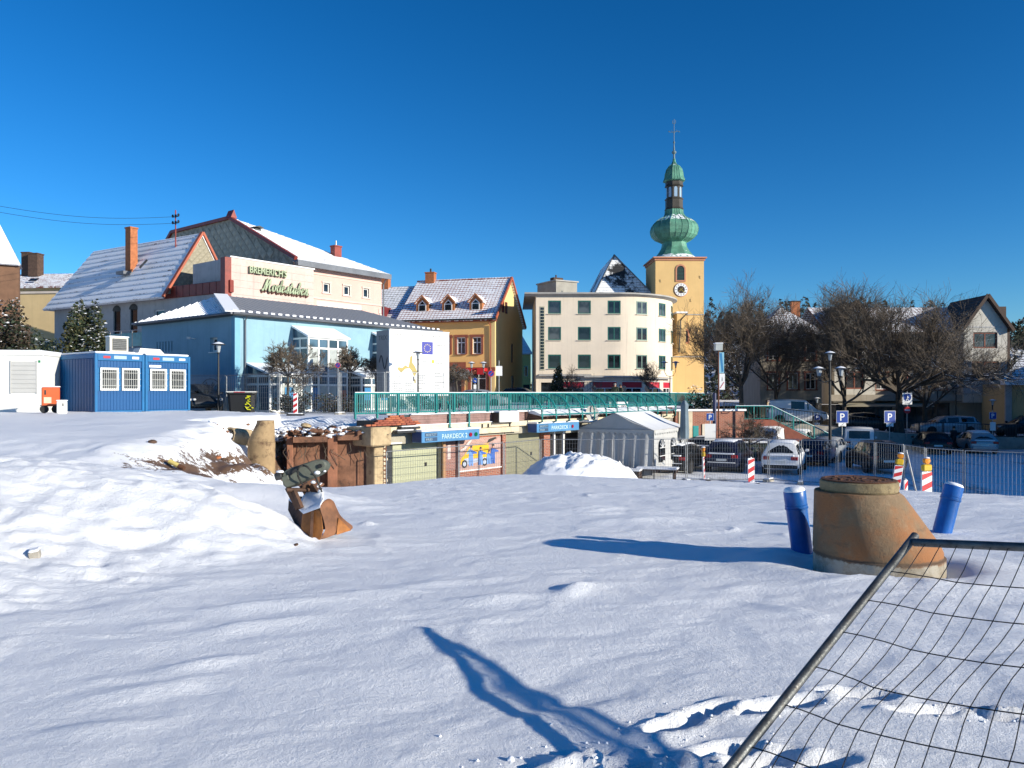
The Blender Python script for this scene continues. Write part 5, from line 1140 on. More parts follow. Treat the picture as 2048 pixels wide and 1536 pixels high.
for i in range(11): MB().bbox(2.4+i*.36, 2.4+(i+1)*.36, .42, 2.3, 0, 2.3-i*.2, .02).build('step', m_conc, rp)
sw = thing('street_wall', 'concrete wall holding up the street behind the car park', 'wall', (9.4, 56.9, LOT), 0)
mb = MB()
for i in range(40):
    x0, x1 = i*1.5, (i+1)*1.5; mb.add([(x0, 0, -.2), (x1, 0, -.2), (x1, 0, float(S_street(9.4+x1))+4.2), (x0, 0, float(S_street(9.4+x0))+4.2), (x0, .25, -.2), (x1, .25, -.2), (x1, .25, float(S_street(9.4+x1))+4.2), (x0, .25, float(S_street(9.4+x0))+4.2)], [(0, 1, 2, 3), (3, 2, 6, 7), (5, 4, 7, 6)])
mb.build('wall', m_conc, sw)

# ---------------------------------------------------------------- railings of the square
def railing(name, label, pts, h, step, posts, mat, group=None, rail=.035, barr=.022, zoff=0, snow=True):
    """posts, top and bottom rail, and single bars; pts a polyline with heights"""
    p0 = V(*pts[0]); o = thing(name, label, 'railing', tuple(p0), 0, group)
    pts = [V(*p)-p0 for p in pts]
    me = MB().tube([(0, 0, .1), (0, 0, h-.02)], barr, 4, caps=False).mesh('bar', mat)
    mp = MB().box(-.035, .035, -.035, .035, -.1, h+.02).mesh('post', mat)
    for z, r in ((h, rail), (.1, rail*.8)): MB().tube([p+V(0, 0, z) for p in pts], r, 6).build('rail', mat, o)
    if snow: MB().tube([p+V(0, 0, h+rail*1.05) for p in pts], rail*.55, 5).build('snow_line', m_snow, o)
    for a, b in zip(pts, pts[1:]):
        L_ = (b-a).length; n = max(1, round(L_/posts))
        for i in range(n): link('post', mp, o, tuple(a+(b-a)*i/n), (0, 0, math.atan2((b-a).y, (b-a).x)))
        k = int(L_/step)
        for i in range(1, k): link('bar', me, o, tuple(a+(b-a)*i/k))
    link('post', mp, o, tuple(pts[-1]))
    return o
railing('teal_railing', 'teal railing with thick posts on the left half of the deck edge', [tuple(deck(-4.4, -.25, -.86)), tuple(deck(3.1, -.25, -.86))], .84, .107, 1.07, m_green)
railing('teal_railing', 'finer teal railing running behind the green hoops to the right corner', [tuple(deck(3.25, -.3, -.86)), tuple(deck(20.2, -.3, -.86)), (13.2, 53.5, -.9)], .85, .12, 1.6, m_green, barr=.022)
railing('stair_railing', 'teal handrail sloping down beside the outdoor stairs', [(14.4, 50.2, -1.75), (16.8, 50.4, -1.75), (21.0, 50.7, -3.75)], .9, .2, 1.4, m_green, barr=.013)
railing('street_railing', 'dark railing along the street wall behind the parked cars', [(15.5, 57.0, -1.6), (22, 57.0, -2.35), (28, 57.0, -2.95), (35, 57.0, -3.25), (48, 57.0, -3.35)], .95, .2, 2.0, m_dsteel, barr=.012, snow=False)
# ---------------------------------------------------------------- cars
m_tyre = M('tyre_rubber', (.015, .015, .016), .85); m_rim = M('alloy_rim', (.30, .31, .32), .35, metal=.8)
m_tail = flat('tail_light_red', (.35, .006, .012), .18); m_head = flat('head_light', (.55, .57, .6), .12); m_plate = flat('number_plate', (.62, .62, .58), .4)
m_carglass = glassmat('car_glass', (.010, .012, .014), .05, .7)
CARP = {}
def paint(n, c, rough=.28, metal=.3): return M('car_paint_'+n, c, rough, metal=metal, var=.06, bump=0, dirt=.18, dirtc=(.2, .19, .18))
SHAPES = {  # stations from the tail forward: x, underside, beltline, roofline, half width, half roof width
 'suv': [(0, .46, .70, .72, .78, .70), (.05, .32, .96, .98, .90, .78), (.14, .28, 1.02, 1.07, .93, .76), (.52, .26, 1.04, 1.57, .94, .62), (1.5, .26, 1.03, 1.65, .94, .66), (2.45, .26, 1.01, 1.60, .94, .66), (3.2, .26, .99, 1.03, .93, .74), (4.1, .30, .88, .91, .90, .72), (4.42, .36, .66, .68, .84, .7), (4.5, .42, .55, .57, .76, .62)],
 'hatch': [(0, .44, .64, .66, .76, .68), (.05, .30, .88, .90, .86, .74), (.12, .26, .94, .99, .88, .72), (.62, .22, .95, 1.40, .89, .58), (1.45, .22, .94, 1.47, .89, .62), (2.2, .22, .92, 1.42, .89, .62), (3.05, .22, .90, .94, .88, .70), (3.85, .26, .76, .79, .85, .66), (4.1, .32, .58, .6, .78, .62), (4.15, .38, .5, .52, .7, .58)],
 'estate': [(0, .44, .66, .68, .78, .70), (.05, .30, .90, .92, .87, .75), (.12, .24, .96, 1.00, .89, .73), (.42, .22, .97, 1.42, .90, .60), (1.6, .22, .96, 1.48, .90, .63), (2.6, .22, .94, 1.43, .90, .63), (3.45, .22, .92, .96, .89, .72), (4.35, .26, .80, .83, .86, .68), (4.62, .32, .60, .62, .79, .62), (4.68, .38, .5, .52, .7, .58)],
 'van': [(0, .44, .80, .84, .84, .78), (.04, .34, 1.1, 1.12, .92, .84), (.08, .28, 1.12, 1.2, .94, .84), (.16, .26, 1.14, 1.84, .95, .80), (1.6, .26, 1.12, 1.92, .95, .80), (2.8, .26, 1.10, 1.86, .95, .80), (3.6, .28, 1.06, 1.14, .94, .78), (4.2, .32, .92, .96, .90, .72), (4.42, .38, .66, .70, .84, .68), (4.46, .44, .58, .6, .78, .62)],
 'sedan': [(0, .44, .66, .68, .76, .68), (.06, .30, .92, .94, .86, .72), (.65, .24, .95, .98, .89, .74), (1.15, .22, .95, 1.38, .90, .58), (2.0, .22, .94, 1.44, .90, .60), (2.7, .22, .92, 1.39, .90, .60), (3.5, .22, .90, .94, .89, .72), (4.3, .26, .78, .81, .86, .68), (4.58, .32, .58, .6, .79, .62), (4.62, .38, .5, .52, .7, .58)]}
def car(shape, label, loc, head, m, snow=1, cat='car', group='cars parked in the car park', name='parked_car'):
    """head: heading of the nose as a direction in the ground plane"""
    o = thing(name, label, cat, loc, math.atan2(head[1], head[0]), group)
    S = SHAPES[shape]; LEN = S[-1][0]
    def ring(s):
        x, zb, be, ro, w, wr = s; x -= LEN/2
        h = be-zb
        half = [(w*.80, zb), (w*.97, zb+h*.22), (w, zb+h*.55), (w*.975, be-.03), (w*.95, be), (wr+.035, ro-.07) if ro-be > .2 else (w*.9, be+(ro-be)*.6), (wr*.93, ro-.01) if ro-be > .2 else (wr*.95, ro), (0, ro+(.02 if ro-be > .2 else .03))]
        return [(x, y, z) for y, z in half]+[(x, -y, z) for y, z in reversed(half[:-1])]
    rs = [ring(s) for s in S]
    mb = MB().rings(rs, 0, True); body = mb.build('body', m, o, smooth=38)
    def pt(i, k, side): p = rs[i][k]; return V(p[0], p[1]*side, p[2])
    def pane(nm, a, b, c, d, par, off):
        q = [a*.86+(b+c+d)/3*.14, b*.86+(a+c+d)/3*.14, c*.86+(a+b+d)/3*.14, d*.86+(a+b+c)/3*.14]
        n = (q[1]-q[0]).cross(q[3]-q[0]).normalized()*off
        return MB().quad(*[p+n for p in q]).build(nm, m_carglass, par, recalc=False)
    iw = 2 if shape != 'sedan' else 2
    for side in (1, -1):
        for i in range(iw, 6):
            a, b, c, d = pt(i, 4, side), pt(i+1, 4, side), pt(i+1, 5, side), pt(i, 5, side)
            if shape == 'van' and i == 3: continue
            pane('side_window', a, b, c, d, body, -.008*side if side > 0 else .008)
    def cross(i, j, nm):
        a, b, c, d = pt(i, 5, 1), pt(i, 5, -1), pt(j, 5, -1), pt(j, 5, 1)
        a, b, c, d = [V(p.x, p.y*.9, p.z) for p in (a, b, c, d)]
        n = (b-a).cross(d-a).normalized()
        if n.z < 0: n = -n
        q = [a*.9+(c)*.1, b*.9+d*.1, c*.9+a*.1, d*.9+b*.1]
        mb = MB(); k = 5
        prev = None
        for t in range(k+1):      # the glass bows with the body between the corner posts
            u = t/k; lo_ = q[0].lerp(q[1], u); hi_ = q[3].lerp(q[2], u); e = n*(.022+.03*math.sin(math.pi*u))
            if prev: mb.quad(prev[0], lo_+e, hi_+e, prev[1])
            prev = (lo_+e, hi_+e)
        return mb.build(nm, m_carglass, body, recalc=False)
    cross(2, 3, 'rear_window'); cross(6, 5, 'windscreen')
    r = {'suv': .36, 'van': .34}.get(shape, .32)
    tm = MB().lathe([(r*.72, -.1), (r*.95, -.1), (r, -.06), (r, .06), (r*.95, .1), (r*.72, .1)], 20).mesh('tyre', m_tyre, 40)
    rm = MB()
    rm.lathe([(r*.70, -.02), (r*.70, .05), (r*.64, .06), (r*.62, .02)], 20)
    for a in range(5): bar(rm, (0, 0, .05), (math.cos(a*1.2566)*r*.66, math.sin(a*1.2566)*r*.66, .05), r*.22, .03)
    rm = rm.mesh('rim', m_rim); am = MB().lathe([(r*1.16, -.005), (r*1.16, .012)], 20).mesh('wheel_arch', m_black)
    W = S[4][4]
    for x in (LEN*.19, LEN*.81):
        for s in (1, -1):
            wh = link('wheel', tm, o, (x-LEN/2, s*(W-.09), r), (R(90)*-s, 0, 0)); link('rim', rm, wh)
            link('wheel_arch', am, o, (x-LEN/2, s*(W-.012), r*1.04), (R(90)*-s, 0, 0))
    hz_ = S[1][2]
    for s in (1, -1):
        MB().bbox(-LEN/2+.0, -LEN/2+.16, min(s*.5, s*.83), max(s*.5, s*.83), hz_-.2, hz_-.02, .02).build('tail_light', m_tail, o)
        MB().bbox(LEN/2-.32, LEN/2-.10, min(s*.48, s*.78), max(s*.48, s*.78), S[-3][2]-.16, S[-3][2]-.03, .02).build('headlight', m_head, o)
        MB().bbox(LEN*.22-.1, LEN*.22+.06, min(s*(W-.02), s*(W+.17)), max(s*(W-.02), s*(W+.17)), S[6][2]+.02, S[6][2]+.16, .03).build('mirror', m, o)
    MB().box(-LEN/2-.012, -LEN/2+.08, -.26, .26, hz_-.34, hz_-.23).build('number_plate', m_plate, o)
    MB().bbox(-LEN/2-.04, -LEN/2+.3, -W*.86, W*.86, .34, .52, .03).bbox(LEN/2-.3, LEN/2+.03, -W*.8, W*.8, .3, .46, .03, 0).build('bumper', m_black if m.name.endswith('white') else m, o, kind='stuff')
    if snow:
        rr_ = random.Random(len(label)); g = []
        for i in range(3, 6):
            x0, x1 = S[i][0]-LEN/2, S[min(i+1, 5)][0]-LEN/2
            for t in (0, .33, .66) if i < 5 else (0,):
                x = x0+(x1-x0)*t; k = S[i][3]*(1-t)+S[min(i+1, 5)][3]*t; wr = S[i][5]*(1-t)+S[min(i+1, 5)][5]*t; u = rr_.uniform(.86, .98); th = .05 if snow == 1 else .09
                g.append([(x, wr*u, k-.012), (x, wr*u*.8, k+th*.8), (x, 0, k+th+.015), (x, -wr*u*.8, k+th*.8), (x, -wr*u, k-.012)])
        MB().rings(g, 0, True).build('snow_cover', m_snow, o, smooth=40)
        MB().bbox(-LEN/2-.05, -LEN/2+.14, -W*.7, W*.7, hz_+.0, hz_+.07, .025).build('snow_cover', m_snow, o)
        MB().bbox(-LEN/2-.06, -LEN/2+.02, -W*.75, W*.75, .525, .56, .012).build('snow_cover', m_snow, o)
    return o
def C(px, Y): return (px-1024)/1560*Y
cb, cw, cs, cd, cn = paint('black', (.008, .009, .011)), paint('white', (.72, .72, .72), .35, 0), paint('silver', (.36, .38, .40)), paint('dark_blue', (.012, .018, .05)), paint('charcoal', (.03, .032, .036))
car('estate', 'black estate car beside the party tent with snow across its boot', (C(1366, 41.8), 41.8, LOT), (.5, .87), cb)
car('suv', 'dark blue people carrier with snowed boot between the black estate and the white off-roader', (C(1460, 42.2), 42.2, LOT), (.45, .89), cd)
car('suv', 'white off-roader with red tail lamps behind the middle red and white beacon', (C(1570, 41.0), 41.0, LOT), (.42, .9), cw, 1)
car('estate', 'charcoal car half hidden behind the gap between the two black cars', (C(1412, 49.5), 49.5, LOT), (.3, .95), cn)
car('van', 'white people carrier with thick roof snow behind the small tree', (C(1545, 51), 51, LOT), (.55, .83), cw, 2)
car('hatch', 'dark hatchback parked right beside the white off-roader', (C(1632, 45.5), 45.5, LOT), (.55, .83), cd, 0)
car('hatch', 'silver hatchback in the shade next to the dark hatchback', (C(1662, 48), 48, LOT), (.6, .8), cs, 0)
car('van', 'white van seen from behind beneath the left blue parking sign', (C(1718, 51.5), 51.5, LOT), (.4, .92), cw, 0)
car('suv', 'black off-roader in front of the dark tree trunk behind the mesh fence', (C(1748, 41.5), 41.5, LOT), (.12, .99), cb, 0)
car('estate', 'black estate far back under the pedestrian zone sign', (C(1862, 54), 54, LOT), (.3, .95), cb, 0)
car('hatch', 'pale hatchback with snowed rear window at the right end of the row', (C(1950, 54.5), 54.5, LOT), (.25, .97), cs, 2)
car('suv', 'white off-roader roof peeping over the small car row left of the lamp post', (C(1600, 53.5), 53.5, LOT), (.5, .87), cw, 1)
ST = lambda x: float(S_street(x))
car('van', 'white delivery van on the raised street behind the railing', (C(1593, 60.5), 60.5, ST(C(1593, 60.5))), (.97, -.2), cw, 0, 'van', 'cars on the raised street', 'parked_van')
car('sedan', 'dark saloon on the raised street between the two blue parking signs', (C(1735, 60.5), 60.5, ST(C(1735, 60.5))), (.99, -.1), cn, 0, group='cars on the raised street')
car('estate', 'silver estate car broadside on the raised street right of the tree', (C(1890, 60.5), 60.5, ST(C(1890, 60.5))), (-1, .02), cs, 0, group='cars on the raised street')
car('suv', 'black car at the right edge before the low cream house', (C(2052, 59.0), 59.0, ST(38)), (-.95, .2), cb, 0, group='cars on the raised street')
car('hatch', 'black hatchback on the square by the corner of the blue hall', (C(408, 40.2)-.4, 40.4, PLAZA), (.55, -.83), cn, 0, group='cars on the square')
car('sedan', 'shiny black saloon on the square between yellow house and rounded building', (C(1042, 66), 66, PLAZA), (.95, -.3), cb, 0, group='cars on the square')
car('sedan', 'pale car roof just showing over the teal railing before the yellow house', (C(962, 62), 62, PLAZA-.15), (.95, -.3), cs, 0, group='cars on the square')

# ---------------------------------------------------------------- trees
def tree(label, loc, H, trunk_h, r0, seed, limbs=6, levels=5, spread=1.0, twig=.007, ratio=.70, kids_=4, up=.36, name='bare_tree', group='bare trees by the car park', ball=False, bark=None):
    r = random.Random(seed); o = thing(name, label, 'tree', loc, 0, group)
    tr = MB(); cr = MB()
    def fast_tube(mb, pts, rad, n):
        b = len(mb.v)
        for i, p in enumerate(pts):
            d = (pts[min(i+1, len(pts)-1)]-pts[max(i-1, 0)])
            a = d.cross(V(.3, .2, .93))
            a.normalize(); c = d.cross(a); c.normalize()
            for k in range(n):
                t = 2*math.pi*k/n; q = p+a*(math.cos(t)*rad[i])+c*(math.sin(t)*rad[i]); mb.v.append((q.x, q.y, q.z))
        for i in range(len(pts)-1):
            for k in range(n): mb.f.append([b+i*n+k, b+i*n+(k+1) % n, b+(i+1)*n+(k+1) % n, b+(i+1)*n+k]); mb.m.append(0)
    def branch(p, d, L, rad, lv):
        n = 4 if lv > 1 else 2; pts = [p]; q = p; dd = d.copy()
        for i in range(n):
            dd = (dd+V(r.gauss(0, .13), r.gauss(0, .13), r.gauss(0, .10)+up*.22)).normalized(); q = q+dd*(L/n); pts.append(q)
        rads = [max(twig, rad*(1-.55*i/n)) for i in range(n+1)]; rads[-1] = max(twig*.7, rads[-1]*.8)
        fast_tube(cr if lv < levels else tr, pts, rads, 5 if lv >= levels-1 else (4 if lv > 1 else 3))
        if lv == 0: return
        nk = kids_+(1 if lv <= 2 else 0)
        for k in range(nk):
            t = .28+.72*(k+r.random()*.6)/nk; t = min(t, 1); i = min(int(t*n), n-1); bp = pts[i].lerp(pts[i+1], t*n-i)
            ax = (pts[i+1]-pts[i]).normalized(); s = V(r.gauss(0, 1), r.gauss(0, 1), r.gauss(0, 1)); s = (s-ax*s.dot(ax)).normalized()
            an = R(r.uniform(24, 58)); nd = (ax*math.cos(an)+s*math.sin(an)+V(0, 0, up*.35)).normalized()
            branch(bp, nd, L*ratio*r.uniform(.75, 1.15), max(twig, rad*.52), lv-1)
    top = V(0, 0, trunk_h); lean = V(r.uniform(-.1, .1), r.uniform(-.1, .1), 0)
    n = 5; pts = [V(0, 0, -.15)+(top+lean)*(i/n)+V(r.gauss(0, .02), r.gauss(0, .02), 0)*(i > 0) for i in range(n+1)]
    tr.tube(pts, [r0*(1.35 if i == 0 else 1-.35*i/n) for i in range(n+1)], 9)
    for k in range(limbs):
        a = 2*math.pi*(k+r.random()*.5)/limbs; el = R(r.uniform(18, 62)) if not ball else R(r.uniform(-5, 85))
        if k == 0 and not ball: el = R(80)
        d = V(math.cos(a)*math.cos(el)*spread, math.sin(a)*math.cos(el)*spread, math.sin(el)).normalized()
        z = trunk_h*(1 if ball else r.uniform(.62, 1.0))
        L = (H-trunk_h)*(.46 if not ball else .42)*(1.0+.35*(spread-1))*r.uniform(.85, 1.15)
        branch(pts[0]+(pts[-1]-pts[0])*(z/trunk_h), d, L, r0*.55, levels)
    t_ = tr.build('trunk', bark or m_bark, o, smooth=True, recalc=False); cr.build('crown', m_twig, o, recalc=False)
    return o
T = lambda px, Y, z: (C(px, Y), Y, z)
tree('large bare tree with fine upswept twigs just right of the church tower', T(1484, 60, -1.75), 10.6, 3.0, .2, 1, 7, 5, 1.1)
tree('slender bare tree in front of the hip roofed house', T(1552, 63, -2.2), 10.0, 2.9, .17, 12, 6, 5, 1.0)
tree('bare tree before the left gable of the long ivory house', T(1688, 58.5, -2.7), 10.8, 3.2, .18, 23, 6, 5, 1.0)
tree('largest bare tree with thick dark trunk right of the pedestrian zone sign post', T(1798, 58, -3.0), 11.9, 3.4, .34, 5, 9, 5, 1.35)
tree('broad bare tree filling the gap left of the white gabled bay', T(1850, 61, -3.1), 10.0, 2.8, .2, 31, 6, 5, 1.1)
tree('low young tree with snow on its limbs standing in the car park', T(1502, 44.5, LOT), 3.6, 1.7, .09, 8, 5, 4, 1.5, up=.1, name='young_tree', group='young trees')
tree('thin sapling in front of the rounded building right windows', T(1302, 70, PLAZA), 5.0, 1.4, .05, 9, 4, 4, .5, up=.5, name='young_tree', group='young trees')
tree('bare bush before the left shop window of the rounded building', T(1136, 70, PLAZA), 3.3, .5, .06, 14, 6, 4, 1.0, name='young_tree', group='young trees')
kw = dict(name='ball_tree', group='pruned ball trees before the blue hall', ball=True, kids_=4, ratio=.62, twig=.007)
tree('pruned ball tree with wide twig crown before the first tall glass bay', T(577, 39.0, PLAZA), 4.3, 2.0, .085, 41, 12, 4, 1.45, up=.12, **kw)
tree('smaller pruned ball tree between the two tall glass bays', T(699, 41.5, PLAZA), 3.9, 2.2, .085, 42, 10, 4, 1.2, up=.12, **kw)
tree('weeping ball tree in front of the yellow house shop window', T(915, 52, PLAZA), 3.6, 2.4, .09, 43, 12, 4, 1.7, up=-.35, **kw)
tree('ball tree half hidden behind the white site board', T(752, 43.5, PLAZA), 3.6, 2.1, .08, 44, 9, 4, 1.2, up=.1, **kw)

def leafy(name, label, cat, loc, dims, n, size, mats, w, seed, group=None, cone=0.0, part='crown', stem=True):
    """an evergreen: small leaf clumps spread through the crown, some of them carrying snow"""
    r = random.Random(seed); o = thing(name, label, cat, loc, 0, group); mb = MB()
    lob = [(V(r.uniform(-1, 1)*.55, r.uniform(-1, 1)*.55, r.uniform(.1, .9)), r.uniform(.3, .5)) for _ in range(14)]
    for i in range(n):
        c, rad = r.choice(lob); p = V(r.gauss(0, 1), r.gauss(0, 1), r.gauss(0, 1)).normalized()*rad*r.random()**.35
        q = c+p; k = 1-cone*max(0, q.z); z = max(.0, q.z)
        P_ = V(q.x*dims[0]*k, q.y*dims[1]*k, z*dims[2]*.82)
        a = V(r.gauss(0, 1), r.gauss(0, 1), r.gauss(0, .7)).normalized()*size*r.uniform(.6, 1.3); b = a.cross(V(r.gauss(0, 1), r.gauss(0, 1), r.gauss(0, 1))).normalized()*size*.6
        snowy = r.random() < w*(.4+1.2*max(0, p.z/rad))
        if snowy: a.z *= .25; b.z *= .25
        m = 1 if snowy else (2 if r.random() < .35 else 0)
        mb.add([P_-a, P_+b, P_+a, P_-b+V(0, 0, size*.2)], [(0, 1, 2), (0, 2, 3)], m)
    mb.build(part, mats, o, recalc=False)
    if stem: MB().tube([(0, 0, -.1), (.03, .02, dims[2]*.5)], [.09, .04], 6).build('trunk', m_bark, o)
    return o
lm = [M('evergreen_leaf', (.022, .036, .014), .8, bump=0), m_snow, M('evergreen_leaf_olive', (.06, .058, .018), .8, bump=0)]
lb = [M('brown_leaf', (.05, .035, .022), .85, bump=0), m_snow, lm[0]]
leafy('evergreen_tree', 'dense cone shaped evergreen with snow patches before the old grey house', 'tree', tuple(at(178, 41)+V(0, 0, -.9)), (2.1, 1.6, 5.9), 9000, .10, lm, .22, 1, 'evergreens behind the containers', .45)
leafy('evergreen_tree', 'tall brownish evergreen cut by the left edge of the picture', 'tree', tuple(at(5, 39)+V(0, 0, -.9)), (2.0, 1.5, 6.0), 8000, .10, [lb[0], m_snow, lm[0]], .16, 2, 'evergreens behind the containers', .4)
leafy('hedge', 'low green hedge with snow specks behind the white site cabin', 'hedge', tuple(at(95, 40)+V(0, 0, -.9)), (2.2, 1.0, 4.0), 6000, .09, lm, .2, 3, stem=False, part='foliage')
leafy('dry_bush', 'dry reddish brown bush below the cone shaped evergreen', 'bush', tuple(at(192, 39.6)+V(0, 0, -.9)), (.8, .7, 2.6), 1600, .05, [M('dry_leaf', (.12, .055, .032), .9, bump=0), m_snow, lb[0]], .08, 4, stem=False, part='foliage')
leafy('snowy_shrub', 'green shrub heaped with snow at the right end of the deck railing', 'bush', tuple(at(1400, 49.5)+V(0, 0, -1.9)), (1.25, .9, 2.2), 3200, .09, lm, .5, 5, stem=False, part='foliage')
leafy('dark_conifer', 'small dark conifer before the rounded building left shop window', 'tree', tuple(at(1117, 69)+V(0, 0, PLAZA)), (1.0, .8, 3.6), 2600, .10, lm, .14, 6, None, .5)
leafy('low_shrub', 'low dark shrub with snow under the wide ball tree', 'bush', tuple(at(590, 38.2)+V(0, 0, PLAZA)), (1.5, .7, 1.15), 2200, .06, lb, .18, 7, 'shrubs before the blue hall', stem=False, part='foliage')
leafy('low_shrub', 'low dark shrub with snow below the smaller ball tree', 'bush', tuple(at(682, 40.5)+V(0, 0, PLAZA)), (1.6, .7, 1.0), 2000, .06, lb, .2, 8, 'shrubs before the blue hall', stem=False, part='foliage')
leafy('low_shrub', 'low dark shrub behind the middle of the teal railing', 'bush', tuple(at(880, 48)+V(0, 0, PLAZA)), (2.6, .7, 1.0), 2200, .07, lb, .2, 9, 'shrubs before the blue hall', stem=False, part='foliage')

# wooded hill beyond the roofs
xs5 = np.arange(-60, 230, 3.0); ys5 = np.arange(104, 330, 4.0); X, Y = np.meshgrid(xs5, ys5)
def hill_z(X, Y): return -4.5+(16.0*sm(X, 8, 42)-3.5*sm(X, 72, 100)+6.5*sm(X, 88, 120)*sm(Y, 180, 240))*sm(Y, 104, 150)+1.2*fbm(X*.05, Y*.05, 95, 3)
struct(link('hill', grid_mesh('hill', xs5, ys5, hill_z(X, Y), m_snow)))
mb = MB(); r = random.Random(77); nt = 0
while nt < 520:
    y = r.uniform(112, 175) if r.random() < .75 else r.uniform(112, 125); x = r.uniform(14, 118)
    if nt < 26: x, y = r.uniform(1.0, 12), r.uniform(128, 150)
    elif .24 > x/y or x/y > .74: continue
    z = float(hill_z(np.array([x]), np.array([y]))[0])-.3; h = r.uniform(3.5, 7.5)*(1.1 if nt < 26 else 1); w = h*r.uniform(.2, .34); con = r.random() < .55; m = 0 if con else 1
    for i in range(70):
        t = r.random()**.8; rad = w*(1-t if con else math.sin(math.pi*min(1, .15+t*.85)))*r.uniform(.5, 1.05)+.1; a = r.uniform(0, 6.283)
        P_ = V(x+rad*math.cos(a), y+rad*math.sin(a), z+h*(.12+.88*t)); s = r.uniform(.22, .5)
        u = V(r.gauss(0, 1), r.gauss(0, 1), r.gauss(0, .6)).normalized()*s; v = u.cross(V(r.gauss(0, 1), r.gauss(0, 1), r.gauss(0, 1))).normalized()*s*.7
        mb.add([P_-u, P_+v, P_+u-V(0, 0, s*.5)], [(0, 1, 2)], m)
    nt += 1
fo = mb.build('forest', [M('forest_green', (.018, .028, .014), .9, bump=0), M('forest_brown', (.045, .033, .022), .9, bump=0)], recalc=False, kind='stuff'); fo['label'] = 'dark mixed wood on the hill beyond the roofs'
# ---------------------------------------------------------------- the manhole cone, pipes and fallen fence panel in the foreground
def stainmat():
    m, T, p = newmat('stained_manhole_concrete'); co = T.coord(); s = T.sep(co)
    a = T.noise(1.6, 6, co, .65); b = T.noise(5, 8, co, .75); c = T.noise(38, 5, co, .7)
    base = T.mix(T.ramp(a, .36, .62), (.20, .135, .075), (.30, .125, .045))
    base = T.mix(T.math('MULTIPLY', T.ramp(b, .5, .75), .75), base, (.31, .22, .13))
    base = T.mix(T.math('MULTIPLY', T.ramp(T.noise(3, 8, T.scale(co, (1, 1, 3.5)), .7), .55, .66), .55), base, (.13, .085, .05))
    low = T.ramp(T.math('ADD', s[2], T.math('MULTIPLY', T.math('SUBTRACT', b, .5), .16)), .165, .195, 1, 0)
    base = T.mix(low, base, T.mix(T.ramp(b, .4, .6), (.40, .36, .29), (.26, .22, .16)))
    ln = T.ramp(T.math('ABSOLUTE', T.math('SUBTRACT', T.math('ADD', s[2], T.math('MULTIPLY', T.math('SUBTRACT', b, .5), .07)), .2)), .008, .03, .8, 0)
    base = T.mix(ln, base, (.09, .065, .045))
    base = T.mix(T.math('MULTIPLY', T.ramp(c, .62, .7), .7), base, (.07, .05, .035))
    T.t.links.new(base, p.inputs['Base Color']); p.inputs['Roughness'].default_value = .88
    T.t.links.new(T.bump(T.math('ADD', c, T.math('MULTIPLY', b, 1.2)), .6, .012), p.inputs['Normal']); return m
m_man = stainmat()
m_rust = M('rusty_iron', (.13, .055, .028), .85, var=.45, vs=5, bump=.8, bs=45, dirt=.6, dirtc=(.04, .025, .018), metal=.2)
m_ring = M('mossy_concrete_ring', (.25, .19, .10), .9, var=.35, vs=4, bump=.7, bs=45, dirt=.7, dirtc=(.06, .035, .02))
gz = hz(MANHOLE[0], MANHOLE[1])
mh = thing('manhole_cone', 'large lopsided concrete manhole cone with rusty lid standing in the snow', 'manhole', (MANHOLE[0], MANHOLE[1], gz-.06))
def off_ring(r, z, cx, n=56): return [(cx+r*math.cos(2*math.pi*k/n), r*math.sin(2*math.pi*k/n), z) for k in range(n)]
mb = MB(); mb.rings([off_ring(.655, -.1, .03), off_ring(.655, .195, .03), off_ring(.64, .205, .02), off_ring(.645, .25, .015), off_ring(.628, .33, 0)]+[off_ring(.628-.20*t, .33+.56*t, -.2*t) for t in (.1, .3, .5, .7, .9)]+[off_ring(.43, .86, -.2), off_ring(.422, .872, -.2), off_ring(.30, .872, -.2)], 0, False)
cone = mb.build('cone', m_man, mh, smooth=32)
mb = MB(); mb.rings([off_ring(.385, .873, -.175), off_ring(.395, .89, -.175), off_ring(.395, .975, -.175), off_ring(.385, .985, -.175), off_ring(.30, .985, -.175)], 0, True); rg = mb.build('adjusting_ring', m_ring, mh, smooth=30)
mb = MB(); mb.rings([off_ring(.375, .986, -.175), off_ring(.38, .998, -.175), off_ring(.34, 1.004, -.175), off_ring(.33, .998, -.175), off_ring(.05, 1.0, -.175)], 0, True); lid = mb.build('lid', m_rust, mh, smooth=30)
lug = MB().bbox(-.02, .02, -.02, .02, 0, .012, .004).mesh('stud', m_rust); r = random.Random(2)
for i in range(42):
    a = r.uniform(0, 6.283); q = math.sqrt(r.random())*.28; link('stud', lug, lid, (-.175+q*math.cos(a), q*math.sin(a), .996), (0, 0, a))
m_pipe = M('blue_pipe_plastic', (.007, .105, .39), .35, var=.25, vs=3, bump=.1, dirt=.35, dirtc=(.03, .11, .26), streak=.3)
def bluepipe(name, label, x, y, lean, h, r_):
    z = hz(x, y); o = thing(name, label, 'pipe', (x, y, z), 0, 'blue plastic pipes sticking out of the snow'); o.rotation_euler = (lean[1], lean[0], 0)
    MB().lathe([(r_, -.4), (r_, h*.72), (r_*1.06, h*.725), (r_*1.07, h*.765), (r_*1.0, h*.77), (r_*1.03, h*.775), (r_*1.05, h*.85), (r_*1.05, h*.985), (r_*1.0, h)], 36).build('tube', m_pipe, o, smooth=30)
    MB().lathe([(r_*1.0, h+.001), (r_*1.0, h+.012), (r_*.85, h+.035), (r_*.4, h+.048), (.001, h+.05)], 28).build('snow_cap', m_snow, o, smooth=True)
    MB().lathe([(r_*1.09, h*.70), (r_*1.10, h*.705), (r_*1.10, h*.72), (r_*1.0, h*.725)], 36).build('socket_rim', m_pipe, o, smooth=30)
